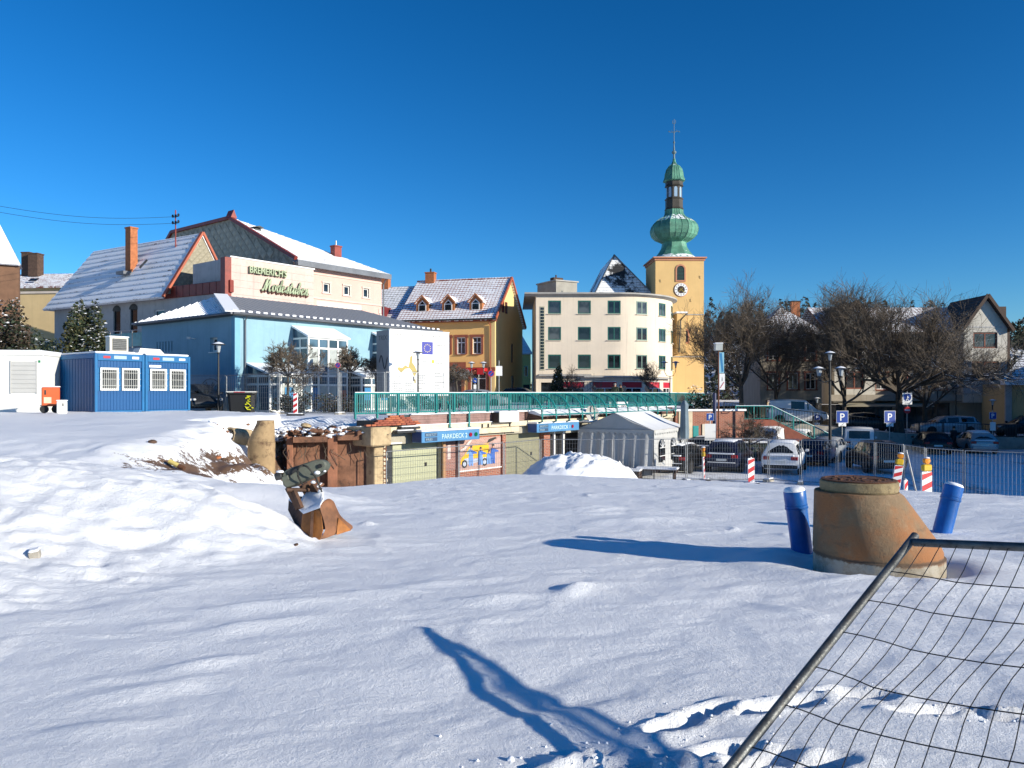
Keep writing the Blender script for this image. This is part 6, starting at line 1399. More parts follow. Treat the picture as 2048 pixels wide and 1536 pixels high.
bluepipe('blue_pipe', 'blue plastic pipe leaning left beside the manhole cone', 3.475, 9.35, (-R(8), R(2)), .72, .122)
bluepipe('blue_pipe', 'blue plastic pipe leaning right behind the manhole cone', 6.12, 11.1, (R(16), R(-3)), .68, .125)

# fallen mesh fence panel
Cn = V(2.10, 4.09, -.765); Tv = V(-1.44, -1.26, -.76).normalized(); Bv = (V(.53, -.64, .085)).normalized(); Nv = Tv.cross(Bv).normalized()
if Nv.z < 0: Nv = -Nv
fp = thing('fallen_fence_panel', 'bent mesh fence panel tipped over in the foreground snow at the right', 'fence', tuple(Cn))
m_tube = M('weathered_zinc_tube', (.11, .115, .115), .48, metal=.55, var=.5, vs=9, bump=.3, bs=90, dirt=.35, dirtc=(.12, .08, .05), streak=.4)
m_wire = M('dark_fence_wire', (.022, .022, .024), .5, metal=.5)
MB().tube([tuple(Tv*t) for t in (-.035, .0, .6, 1.2, 1.8, 2.45)], .021, 14).build('frame_tube', m_tube, fp, smooth=60)
MB().tube([tuple(Bv*t+Tv*.035) for t in (.021, .6, 1.4, 2.2, 3.3)], .021, 14).build('frame_tube', m_tube, fp, smooth=60)
MB().tube([tuple(Bv*3.3+Tv*t) for t in (.0, 1.0, 2.3)], .021, 12).build('frame_tube', m_tube, fp, smooth=60)
r = random.Random(4)
def warp(b, t):      # the mesh has been trodden on: it sags and waves out of its frame
    e = min(1, b/.3)*min(1, max(0, t-.05)/.3)
    return Bv*(b+.035*e*math.sin(t*3.1+b*1.7)+.02*e*math.sin(t*7+b*5))+Tv*(t+.03*e*math.sin(b*3.3))+Nv*e*(-.035*math.sin(b*1.5+.4)*math.sin(t*1.8)-.009*math.sin(t*6.5+b*1.2))
for i in range(42):
    b = .08+i*.076; MB().tube([tuple(warp(b, .04+k*.1)) for k in range(23)], .0021, 5).build('wire', m_wire, fp, smooth=True)
for j in range(8):
    t = .33+j*.27; MB().tube([tuple(warp(.0+k*.1, t)) for k in range(33)], .0027, 5).build('wire', m_wire, fp, smooth=True)

# ---------------------------------------------------------------- excavator bucket lying in the snow
m_bucket = M('rusted_bucket_steel', (.105, .052, .030), .75, var=.5, vs=4, bump=.6, bs=40, dirt=.5, dirtc=(.03, .02, .015), metal=.2)
m_orange = M('orange_rust_plate', (.33, .125, .028), .7, var=.4, vs=5, bump=.4, bs=40, dirt=.4, dirtc=(.11, .04, .015))
m_coupler = M('grey_green_paint', (.078, .087, .068), .6, var=.25, vs=4, dirt=.45, dirtc=(.06, .04, .03), bump=.2)
bx, by = -2.60, 10.35; bz = hz(bx, by)
bk = thing('excavator_bucket', 'rusty excavator bucket with grey green quick coupler lying by the big snow mound', 'excavator bucket', (bx, by, bz-.03))
def Q(u, v, y): return ((u-880)*.000955, y, (1400-v)*.000955)
def solid(pts, dy, name, m, par, bev=.012, rnd_=False):
    """a plate whose outline is pts (with depth), thickened away from the viewer by dy"""
    if rnd_:
        q = [V(*p) for p in pts]; n = len(q); pts = []
        for i in range(n):
            p0, p1, p2, p3 = q[i-1], q[i], q[(i+1) % n], q[(i+2) % n]
            for t in (0, .33, .67): pts.append(tuple(.5*((2*p1)+(p2-p0)*t+(2*p0-5*p1+4*p2-p3)*t*t+(3*p1-p0-3*p2+p3)*t**3)))
    n = len(pts); c = V(0, 0, 0)
    for p in pts: c += V(*p)/n
    rs = []
    for k, (g, e) in enumerate(((bev, 0), (0, bev), (0, 1-0), (bev, 1))):
        d = V(*dy); L = d.length; s_ = {0: 0, 1: bev/L, 2: 1-bev/L, 3: 1}[k]
        rs.append([tuple(V(*p)+(c-V(*p)).normalized()*g+d*s_) for p in pts])
    return MB().rings(rs, 0, True).build(name, m, par, smooth=25)
front = solid([Q(735, 1300, -.22), Q(900, 1400, -.34), Q(1030, 1370, -.33), Q(1060, 1250, -.30), Q(1000, 970, -.2), Q(740, 1062, -.12)], (-.03, .05, .01), 'back_plate', m_orange, bk)
for a, b in (((880, 1020), (905, 1395)),):
    mb = MB(); bar(mb, Q(a[0], a[1]-8, -.185), Q(b[0], b[1], -.355), .035, .03); mb.build('wear_strip', m_bucket, bk)
solid([Q(985, 965, -.215), Q(1000, 895, -.13), Q(1050, 872, -.08), Q(1110, 915, -.05), Q(1150, 1020, -.02), Q(1195, 1120, .0), Q(1280, 1215, .03), Q(1355, 1305, .06), Q(1190, 1335, -.14), Q(1030, 1365, -.325), Q(1070, 1260, -.28), Q(1045, 1130, -.26)], (.01, .09, .012), 'side_cheek', M('brown_rust_cheek', (.20, .085, .038), .75, var=.4, vs=5, bump=.5, bs=40, dirt=.35, dirtc=(.07, .035, .02)), bk, .015, True)
solid([Q(1195, 1118, -.015), Q(1280, 1215, .015), Q(1356, 1306, .045), Q(1200, 1333, -.155), Q(1190, 1230, -.08)], (.004, -.02, -.003), 'wear_plate', m_orange, bk, .006)
mb = MB()
lft = [Q(735, 1302, -.2), Q(560, 1200, .05), Q(385, 1075, .35), Q(380, 935, .40), Q(490, 870, .34), Q(700, 950, .02), Q(738, 1062, -.1)]
bkk = [(p[0]+.26, p[1]+.30, p[2]-(.07 if p[2] > .25 else 0)) for p in lft]
mb.rings([lft, bkk], 0, True); shell = mb.build('shell', m_bucket, bk, smooth=25)
snow_top = [Q(600, 985, .12), Q(645, 1010, -.02), Q(740, 1055, -.13), Q(985, 960, -.2), Q(1005, 890, -.1), Q(960, 820, .1), Q(800, 790, .3), Q(640, 850, .3)]
mb = MB(); mb.rings([snow_top, [(p[0]*.97-.002, p[1]*.92+.01, p[2]+.035) for p in snow_top], [(p[0]*.8-.005, p[1]*.6+.03, p[2]*.98+.06) for p in snow_top]], 0, True); mb.build('snow_cover', m_snow, bk, smooth=60)
mb = MB(); mb.rings([[Q(383, 935, .38), Q(500, 960, .2), Q(500, 880, .32), Q(450, 850, .42), Q(400, 880, .45)], [Q(395, 915, .38), Q(490, 930, .22), Q(490, 865, .33), Q(450, 840, .42), Q(408, 868, .44)]], 0, True); mb.build('snow_cover', m_snow, bk, smooth=60)
for u0, v0, u1, v1, y0, y1, w in ((450, 720, 640, 1000, .12, .0, .07), (560, 760, 690, 985, .05, -.05, .055), (760, 700, 890, 870, .2, .12, .10), (640, 690, 720, 840, .22, .25, .12)):
    mb = MB(); bar(mb, Q(u0, v0, y0), Q(u1, v1, y1), .05, w); mb.build('ear_plate', m_bucket, bk)
MB().tube([Q(470, 740, .0), Q(880, 780, .3)], .028, 10).build('pin', m_bucket, bk, smooth=40)
solid([Q(405, 545, -.02), Q(470, 455, .0), Q(640, 395, .03), Q(860, 325, .08), Q(950, 340, .1), Q(992, 390, .11), Q(975, 455, .1), Q(900, 530, .07), Q(720, 610, .03), Q(460, 705, -.02)], (.03, .16, -.02), 'coupler', m_coupler, bk, .02, True)
solid([Q(480, 480, -.03), Q(640, 400, 0.0), Q(625, 470, .0), Q(520, 545, -.025)], (0, .02, 0), 'opening', m_black, bk, .004)
solid([Q(410, 560, -.05), Q(495, 530, -.04), Q(515, 590, -.035), Q(430, 640, -.045)], (.0, .04, 0), 'lug', m_coupler, bk, .008)
MB().lathe([(.028, -.03), (.028, .03)], 14).build('pin', m_black, bk, Q(915, 415, .085), (R(90), 0, 0))
MB().lathe([(.05, -.06), (.05, .02), (.035, .03)], 14).build('pin', m_dsteel, bk, Q(380, 545, .0), (0, R(75), 0)); MB().lathe([(.053, .0), (.045, .02), (.0, .03)], 12).build('snow_cap', m_snow, bk, Q(378, 495, .0), smooth=True)
m_hose = M('rubber_hose', (.016, .015, .012), .6)
for pts in ([(690, 660, .0), (650, 540, -.07), (660, 430, -.08), (720, 385, -.03)], [(690, 400, -.03), (770, 410, -.07), (850, 500, -.05), (895, 640, .04), (968, 800, .02)]):
    P_ = [V(*Q(*p)) for p in pts]; f = []
    for i in range(len(P_)-1):
        p0, p1, p2, p3 = P_[max(i-1, 0)], P_[i], P_[i+1], P_[min(i+2, len(P_)-1)]
        for t in (0, .25, .5, .75): f.append(tuple(.5*((2*p1)+(p2-p0)*t+(2*p0-5*p1+4*p2-p3)*t*t+(3*p1-p0-3*p2+p3)*t**3)))
    MB().tube(f, .013, 8).build('hose', m_hose, bk, smooth=True)
for u, v, y_, s in ((880, 510, .05, .045), (830, 640, .05, .04), (980, 490, .08, .022), (930, 760, .05, .035)): MB().lathe([(s*.6, -s*.4), (s, 0), (s*.7, s*.5), (0, s*.7)], 8, 0, Q(u, v, y_)).build('snow_cover', m_snow, bk, smooth=True)

# ---------------------------------------------------------------- small things on the slope
x, y_, z = on_ground(353, 938, 13.5)
st = thing('yellow_marker_post', 'short yellow marker post lying on the snowy slope', 'post', (x, y_, z+.06)); mb = MB(); mb.tube([(-.16, 0, .10), (.06, -.03, .0)], .05, 10, 0).tube([(.06, -.03, .0), (.19, -.05, -.06)], .052, 10, 1); mb.build('tube', [flat('pale_yellow', (.62, .50, .16)), m_rust], st, smooth=30)
m_man2 = M('muddy_concrete', (.34, .235, .125), .92, var=.3, vs=1.1, bump=.6, bs=35, dirt=.95, dirtc=(.10, .055, .032))
mx_, my_ = C(523, 27), 27
m2 = thing('exposed_manhole', 'mud smeared concrete manhole shaft dug free on the slope', 'manhole', (mx_, my_, -3.0))
MB().lathe([(.46, 0), (.46, 1.3)], 28).build('lower_ring', m_man2, m2, smooth=30); mb = MB(); mb.rings([off_ring(.45, 1.305, 0, 28), off_ring(.45, 1.36, 0, 28), off_ring(.30, 1.95, .14, 28), off_ring(.29, 2.05, .14, 28)], 0, True); mb.build('cone', m_man2, m2, smooth=30)
px_ = thing('drain_pipe', 'open ended brown drain pipe poking out of the snowy bank', 'pipe', tuple(at(458, 27.4, 871)), 0); mb = MB(); mb.rings([[(x_, r_*math.cos(a), r_*math.sin(a)) for a in [2*math.pi*k/20 for k in range(20)]] for x_, r_ in ((.9, .30), (0, .30), (0, .25), (.8, .25))], 0, False); mb.build('pipe', m_stained, px_, rot=(0, R(8), R(60)), smooth=30)
bb = thing('half_buried_block', 'dark corner of a block poking from the big snow mound', 'block', on_ground(62, 1112)); bb.scale = (.55,)*3; MB().bbox(-.03, .14, -.08, .1, -.1, .06, .015).build('block', m_conc, bb, rot=(R(8), R(-10), R(20))); MB().bbox(-.025, .15, -.085, .11, .055, .10, .02).build('snow_cap', m_snow, bb, rot=(R(8), R(-10), R(20)))
def lump(name, label, px, py, s, m, cat='stone'):
    xx, Y, z_ = on_ground(px, py, 9.0) if py > 100 else (C(px, py), py, -1.3); r = random.Random(px); o = MB().lathe([(s*.3, -s*.3), (s, -.1*s), (s*.95, s*.3), (s*.4, s*.55)], 8, 0, off=r.random()).build(name, m, None, (xx, Y, z_+s*.15), (r.uniform(-.3, .3), r.uniform(-.3, .3), 0), smooth=50); return tag(o, label, cat, 'stones and clods on the dug slope')
m_clod = M('brown_clod', (.09, .05, .032), .95, var=.4, vs=6)
lump('clod', 'reddish brick lump on the dug slope below the bare bank', 436, 917, .10, m_brickor); lump('clod', 'brown clod beside the reddish lump on the slope', 448, 921, .11, m_clod); lump('clod', 'brown earth clod near the top of the snowy slope', 305, 886, .10, m_clod); lump('clod', 'dark clod in the hollow beside the bucket', 592, 1092, .03, m_clod)
lump('concrete_lump', 'pale concrete lump at the broken edge under the left beacon', 612, 29.6, .22, m_stained, 'rubble')

# heap of ploughed snow in front of the right garage
mb = MB(); n, mm = 72, 30; hx, hy = C(1153, 29), 29.0
th = np.linspace(0, 2*np.pi, n, endpoint=False); rs = []
for j in range(mm+1):
    t = j/mm; X_ = np.cos(th)*2.75*t*(1+.06*np.sin(th*3+1)); Y_ = np.sin(th)*2.0*t
    hh = 1.62*(1-t**2.3)**.95 if t < 1 else 0
    zz = hh*(1+0*th)+(.16*fbm((X_+40)*1.2, (Y_+40)*1.2, 21, 3)+.17*fbm((X_+40)*5, (Y_+40)*5, 22, 3))*(1-t**6)*(.3+.7*min(1, t*6))
    rs.append([(hx+X_[i]+(.25*math.cos(th[i]) if j == mm else 0), hy+Y_[i]+(.2*math.sin(th[i]) if j == mm else 0), LOT+.28+zz[i]-(.6 if j == mm else 0)) for i in range(n)])
mb.rings(list(reversed(rs)), 0, False)
tag(mb.build('snow_heap', snowmat('ploughed_snow', 12, .9), smooth=70), 'heap of ploughed snow in front of the right garage door', 'snow heap')
# ---------------------------------------------------------------- site cabins
m_cab = M('container_white', (.74, .73, .69), .5, var=.05, vs=1, streak=.12); m_cabg = M('shutter_grey', (.52, .51, .48), .5, var=.05)
wc = thing('white_site_cabin', 'white site cabin with closed grey shutter at the left edge', 'site cabin', (-26.3, 32.4, -1.0), math.atan2(1.0, 6))
MB().bbox(0, 6.3, 0, 2.4, .1, 2.72, .04).build('body', m_cab, wc); MB().bbox(-.04, 6.34, -.04, 2.44, 2.6, 2.78, .03).build('roof_rail', m_cab, wc); MB().bbox(.05, 6.2, .05, 2.3, 2.781, 2.84, .03).build('snow_cap', m_snow, wc)
for z in range(7): MB().box(5.05, 6.02, -.03, -.001, 1.02+z*.19, 1.2+z*.19).build('shutter_slat', m_cabg, wc)
MB().box(5.0, 5.048, -.04, -.001, .98, 2.38).build('shutter_rail', m_cabg, wc); MB().box(6.022, 6.07, -.04, -.001, .98, 2.38).build('shutter_rail', m_cabg, wc)
MB().box(6.1, 6.18, -.012, -.001, 2.3, 2.4).build('sticker', flat('green_sticker', (.0, .22, .08)), wc)
m_cblue = M('container_blue', (.003, .075, .225), .5, spec=.3, var=.12, vs=1.5, dirt=.15, dirtc=(.04, .09, .2), bump=.05); m_cblue2 = M('container_frame_blue', (.006, .125, .31), .5, spec=.3, var=.12, vs=1.5, dirt=.15, dirtc=(.05, .09, .16))
A0 = V(-17.75, 33.2, -.92); d_ = V(.6, .8, 0)
m_bar = flat('window_bar', (.62, .62, .58), .4)
def cabin(i, label):
    p = A0+d_*(i*2.2); o = thing('blue_site_cabin', label, 'site cabin', tuple(p), math.atan2(.8, .6), 'blue site cabins'); W, Hh, Dp = 2.17, 2.62, 6.1
    for x in (0, W-.12): MB().bbox(x, x+.12, 0, .14, 0, Hh, .012).build('corner_post', m_cblue2, o)
    MB().box(0, W, Dp-.12, Dp, 0, Hh).build('rear_wall', m_cblue, o)
    MB().bbox(.122, W-.122, 0, .14, Hh-.3, Hh, .01).build('top_beam', m_cblue2, o); MB().bbox(.122, W-.122, 0, .14, 0, .16, .01).build('bottom_beam', m_cblue2, o)
    for x in (0, W-.1): MB().bbox(x, x+.1, .142, Dp, Hh-.2, Hh-.002, .01).build('side_beam', m_cblue2, o)
    mp = MB().bbox(-.058, .058, 0, .03, 0, 1, .006).mesh('panel', m_cblue)
    # front: narrow upright panels round the two windows
    for k in range(14):
        x = .19+k*.138
        for z0, z1 in ((.165, 1.02), (2.03, Hh-.305)):
            l = link('panel', mp, o, (x, .05, z0)); l.scale = (1.15, 1, z1-z0)
    MB().box(.125, W-.125, .085, .12, .16, Hh-.3).build('front_sheet', m_cblue2, o)
    for x in (.62, 1.55):
        w = window(o, x, 1.52, .78, .98, y=.05, fm=m_white, cols=1, fw=.085)
        for b in range(9): MB().tube([(-.33+b*.0825, -.09, -.46), (-.33+b*.0825, -.09, .46)], .009, 5).build('bar', m_bar, w)
        for z in (-.28, 0, .28): MB().tube([(-.42, -.08, z), (.42, -.08, z)], .009, 5).build('bar', m_bar, w)
    if i == 0:
        for k in range(22): l = link('panel', mp, o, (.0, .32+k*.27, .1), (0, 0, -R(90))); l.scale = (2.0, 1, Hh-.32)
        MB().box(.035, .07, .14, Dp, .05, Hh-.1).build('side_sheet', m_cblue, o); MB().bbox(-.01, .09, .142, Dp, 0, .1, .01).build('side_beam', m_cblue2, o)
    else: MB().box(W-.07, W-.03, .14, Dp, .05, Hh-.1).build('side_sheet', m_cblue, o)
    MB().bbox(.04, W-.04, .05, Dp-.05, Hh+.001, Hh+.09, .03).build('snow_cap', m_snow, o)
    for x, m in ((.35, m_redsign), (1.6, m_wht)): MB().box(x, x+.3, -.012, -.001, Hh-.2, Hh-.1).build('sticker', m, o)
    MB().box(.8, 1.35, -.012, -.001, Hh-.22, Hh-.08).build('sticker', flat('pale_sticker', (.3, .42, .55)), o)
    if i: MB().box(.2, .75, .03, .049, 2.08, 2.18).build('sticker', m_wht, o)
    for x in (.08, W-.08): MB().box(x-.05, x+.05, -.02, -.001, .03, .1).build('corner_lock', m_dsteel, o)
    return o
cabin(0, 'left blue site cabin with two barred white windows and long dark side wall'); cabin(1, 'right blue site cabin with two barred white windows and a white sticker above')
ac = thing('air_conditioner', 'beige air conditioning unit standing on the blue site cabins', 'air conditioner', tuple(A0+d_*1.3+V(-.8, .6, 0)*1.4+V(0, 0, 2.72)), math.atan2(.8, .6))
MB().bbox(0, .85, 0, .4, .08, .72, .02).build('case', M('beige_case', (.55, .53, .46), .5), ac); MB().box(.12, .75, -.03, -.001, .14, .66).build('grille', m_dsteel, ac)
for i in range(6): MB().box(.12, .75, -.045, -.031, .17+i*.085, .177+i*.085).build('grille_bar', m_galv, ac)
MB().bbox(-.03, .88, -.03, .43, .722, .78, .02).build('snow_cap', m_snow, ac); MB().bbox(-.1, 1.1, -.1, .5, 0, .078, .02).build('base', m_snow, ac)
pl = thing('white_crate', 'white lidded crate beside the air conditioner on the cabin roof', 'crate', tuple(A0+d_*2.5+V(-.8, .6, 0)*1.2+V(0, 0, 2.72)), math.atan2(.8, .6)); MB().prism([(0, 0), (1.3, 0), (1.05, .25), (.1, .27)], 0, .6).build('crate', m_cab, pl)
m_orp = M('orange_paint', (.58, .10, .022), .45, var=.1, dirt=.15)
gx, gy_ = C(98, 31.0), 31.0; gzz = hz(gx, gy_)
ob = thing('orange_generator', 'orange wheeled generator box before the white site cabin', 'generator', (gx-.3, gy_, gzz+.03), R(28))
MB().bbox(0, .62, 0, .55, .25, 1.02, .03).build('box', m_orp, ob); MB().bbox(-.02, .64, -.02, .57, 1.021, 1.06, .012).build('snow_cap', m_snow, ob); MB().box(.08, .34, -.012, -.001, .38, .62).build('label_plate', m_beam, ob); MB().box(.1, .16, -.012, -.001, .72, .9).build('vent', m_dsteel, ob)
for x in (.1, .5): MB().lathe([(.14, -.04), (.16, 0), (.14, .04)], 14).build('wheel', m_tyre, ob, (x, -.02, .14), (R(90), 0, 0))
MB().tube([(-.05, .1, .12), (-.05, .1, .28), (.6, .1, .28)], .02).build('chassis', m_dsteel, ob)
wb_ = thing('white_bin', 'small off white bin right of the orange generator', 'bin', (C(124, 30.8), 30.8, hz(C(124, 30.8), 30.8)), R(28)); MB().bbox(-.18, .18, -.16, .16, 0, .5, .03).build('body', m_cab, wb_); MB().bbox(-.2, .2, -.18, .18, .501, .55, .02).build('lid', m_snow, wb_); MB().box(.02, .06, -.172, -.161, .3, .42).build('handle', m_dsteel, wb_)

# ---------------------------------------------------------------- dumpster, benches, bins on the square
dm = thing('black_container', 'black round cornered container with yellow scrawl before the blue hall', 'container', tuple(at(484, 37.6)+V(0, 0, PLAZA)), R(12))
mb = MB(); mb.rings([[(x*s, y*s, z) for x, y in ((-.62, -.4), (-.5, -.5), (.5, -.5), (.62, -.4), (.62, .4), (.5, .5), (-.5, .5), (-.62, .4))] for z, s in ((0, .86), (.9, .98), (.96, 1.06), (1.02, 1.06))], 0, True); mb.build('body', m_black, dm)
MB().bbox(-.68, .68, -.54, .54, 1.021, 1.08, .03).build('lid', m_cab, dm); MB().box(-.3, .2, -.56, -.541, 1.03, 1.06).build('lid_stripe', m_redsign, dm)
mb = MB()
for st_ in ([(.22, .75), (.35, .8), (.42, .7), (.3, .66), (.44, .6), (.26, .55)], [(.2, .45), (.34, .5), (.46, .38), (.32, .3), (.2, .36), (.3, .22), (.46, .2)], [(.5, .3), (.58, .28)], [(.28, .85), (.45, .84)]): mb.tube([(x, -.505, z) for x, z in st_], .028, 5)
mb.build('graffiti', flat('yellow_spray', (.62, .62, .02)), dm)
for i in range(5):
    o = thing('wheelie_bin', 'lidded bin with snow on top, %s of the row before the brick ramp' % ('leftmost', 'second from left', 'middle one', 'second from right', 'rightmost')[i], 'bin', (C(1452+i*18, 47.5), 47.5, LOT), 0, 'bins in a row before the brick ramp')
    mb = MB(); mb.rings([[(x*s, y*s, z) for x, y in ((-.24, -.26), (.24, -.26), (.24, .26), (-.24, .26))] for z, s in ((.0, .8), (1.0, 1.0))], 0, True); mb.build('body', M('bin_dark_green', (.015, .03, .02), .5), o); MB().bbox(-.27, .27, -.3, .3, 1.001, 1.08, .02).build('lid', m_black, o); MB().bbox(-.26, .26, -.28, .28, 1.081, 1.18, .035).build('snow_cap', m_snow, o)

# ---------------------------------------------------------------- mesh fences
def mesh_panel(parent, a, b, h, dx=.12, dz=.25, r=.004, tube=.021):
    """tubular frame and welded wire mesh between feet a and b"""
    a, b = V(*a), V(*b); L_ = (b-a).length; u = (b-a)/L_; up = V(0, 0, 1)
    for p in (a+u*.04, b-u*.04): MB().tube([tuple(p), tuple(p+up*h)], tube, 8).build('post', m_galv, parent, smooth=50)
    for z in (.12, h): MB().tube([tuple(a+u*.04+up*z), tuple(b-u*.04+up*z)], tube*.9, 8).build('rail', m_galv, parent, smooth=50)
    mb = MB(); n = int(L_/dx)
    for i in range(1, n): mb.tube([tuple(a+u*(L_*i/n)+up*.12), tuple(a+u*(L_*i/n)+up*h)], r, 3, caps=False)
    for j in range(1, int(h/dz)+1): mb.tube([tuple(a+u*.04+up*(.12+j*dz*.97)), tuple(b-u*.04+up*(.12+j*dz*.97))], r, 3, caps=False)
    mb.build('wire_mesh', m_galv, parent, kind='stuff')
def fence_run(pts, labels, group, h=2.0, foot=True, r=.004):
    for (p, q), lab in zip(zip(pts, pts[1:]), labels):
        p0 = V(*p); o = thing('mesh_fence_panel', lab, 'fence', p, 0, group); d = V(*q)-p0
        mesh_panel(o, (0, 0, 0), tuple(d), h, r=r)
        if foot:
            rz = math.atan2(d.y, d.x)
            f = MB().bbox(-.12, .12, -.36, .36, -.05, .13, .02).build('foot_block', m_conc, o, (0, 0, 0), (0, 0, rz)); MB().bbox(-.1, .1, -.33, .33, .131, .18, .02).build('snow_cap', m_snow, f)
FZ = LOT+.0
def fpt(px, Y): return (C(px, Y), Y, FZ)
lower = [fpt(771, 28.2), fpt(1008, 33.2), fpt(1080, 35.6), fpt(1226, 35.6), fpt(1373, 36.0), fpt(1537, 36.2), fpt(1601, 35.2), fpt(1674, 34.6), fpt(1750, 33.6), fpt(1808, 32.0), fpt(1850, 30.2), fpt(1928, 28.8), fpt(2075, 27.6)]
fence_run(lower, ['mesh fence panel before the left garage door and mural', 'mesh fence panel before the right garage door', 'mesh fence panel behind the ploughed snow heap', 'mesh fence panel before the party tent', 'mesh fence panel before the two black cars', 'narrow mesh fence panel before the white off-roader', 'mesh fence panel left of the grey lantern post foot', 'mesh fence panel before the black off-roader', 'mesh fence panel left of the left warning lamp', 'mesh fence panel between the two warning lamps', 'mesh fence panel right of the right warning lamp', 'mesh fence panel cut by the right edge'], 'mesh fences along the car park')
FU = -1.05
upper = [(C(376, 40.5), 40.5, FU-.05), (C(452, 38.5), 38.5, FU-.1), (C(557, 37.2), 37.2, FU), (C(680, 36.0), 36.0, FU), (C(770, 35.5), 35.5, FU), (C(889, 37.5), 37.5, FU)]
fence_run(upper, ['mesh fence panel right of the blue site cabins', 'mesh fence panel before the black container', 'mesh fence panel before the wide ball tree', 'mesh fence panel before the smaller ball tree', 'mesh fence panel before the white site board'], 'mesh fences on the square', 2.0, r=.006)

# ---------------------------------------------------------------- beacons, signs, lamps
def beacon(label, px, Y, base, h=1.0, w=.25, lamp=None, tilt=0, rz=0, stripes=4, name='warning_beacon'):
    o = thing(name, label, 'beacon', (C(px, Y), Y, base), rz, 'red and white warning beacons'); o.rotation_euler = (0, tilt, rz)
    MB().bbox(-w/2, w/2, -.03, .03, .08, h, .012).build('board', m_wht, o); mb = MB(); n = stripes; s = h/n
    for i in range(n):
        z = .1+i*s; pts = [(-w/2+.012, z+.0), (w/2-.012, z+s*.42), (w/2-.012, min(h-.01, z+s*.92)), (-w/2+.012, min(h-.01, z+s*.5))]
        MB().add([(x, -.033, zz) for x, zz in pts], [(0, 1, 2, 3)]).build('stripe', m_red, o, recalc=False)
    MB().bbox(-.35, .35, -.2, .2, -.02, .08, .02).build('foot', m_black, o); MB().bbox(-.3, .3, -.16, .16, .081, .12, .02).build('snow_cap', m_snow, o)
    MB().lathe([(w*.12, 0), (w*.1, .05)], 8).build('lug', m_wht, o, (0, 0, h))
    if lamp:
        MB().bbox(-w*.42, w*.42, -.08, .08, h+.02, h+.24, .03).build('battery_case', flat('lamp_yellow', (.62, .40, .01), .45), o)
        l = MB().lathe([(.05, -.07), (.105, -.06), (.105, .06), (.05, .07)], 20).build('lens', flat('amber_lens', (.62, .22, .01), .15), o, (0, 0, h+.36), (R(90), 0, 0), smooth=40)
        MB().lathe([(.11, .0), (.085, .03), (0, .045)], 12).build('snow_cap', m_snow, o, (0, 0, h+.45), smooth=True)
    return o
beacon('red and white beacon at the broken edge below the ball trees', 591, 34.0, PLAZA, 1.0, .2)
beacon('thin tilted beacon with yellow lamp between the two black cars', 1408, 36.3, LOT, 1.15, .16, True, R(-4), R(55))
beacon('white framed beacon with broad stripes before the white off-roader', 1502, 35.0, LOT, 1.2, .32, None, 0, R(10), 3)
beacon('leaning beacon under the left amber lamp beside the manhole cone', 1789, 29.5, LOT+.25, 1.15, .3, True, R(8), R(-10))
beacon('short white beacon between the two amber lamps', 1811, 27.5, LOT+.1, .95, .26, None, 0, R(40), 2)
beacon('tall beacon with snow capped amber lamp right of the manhole cone', 1853, 26.0, LOT+.35, 1.15, .40, True, 0, R(12), 3)
tb = thing('tilted_prop', 'thin grey prop leaning between the amber lamps', 'prop', (C(1838, 27.5), 27.5, LOT+.2)); MB().tube([(0, 0, 0), (-.4, .1, 1.9)], .03).build('tube', m_galv, tb)
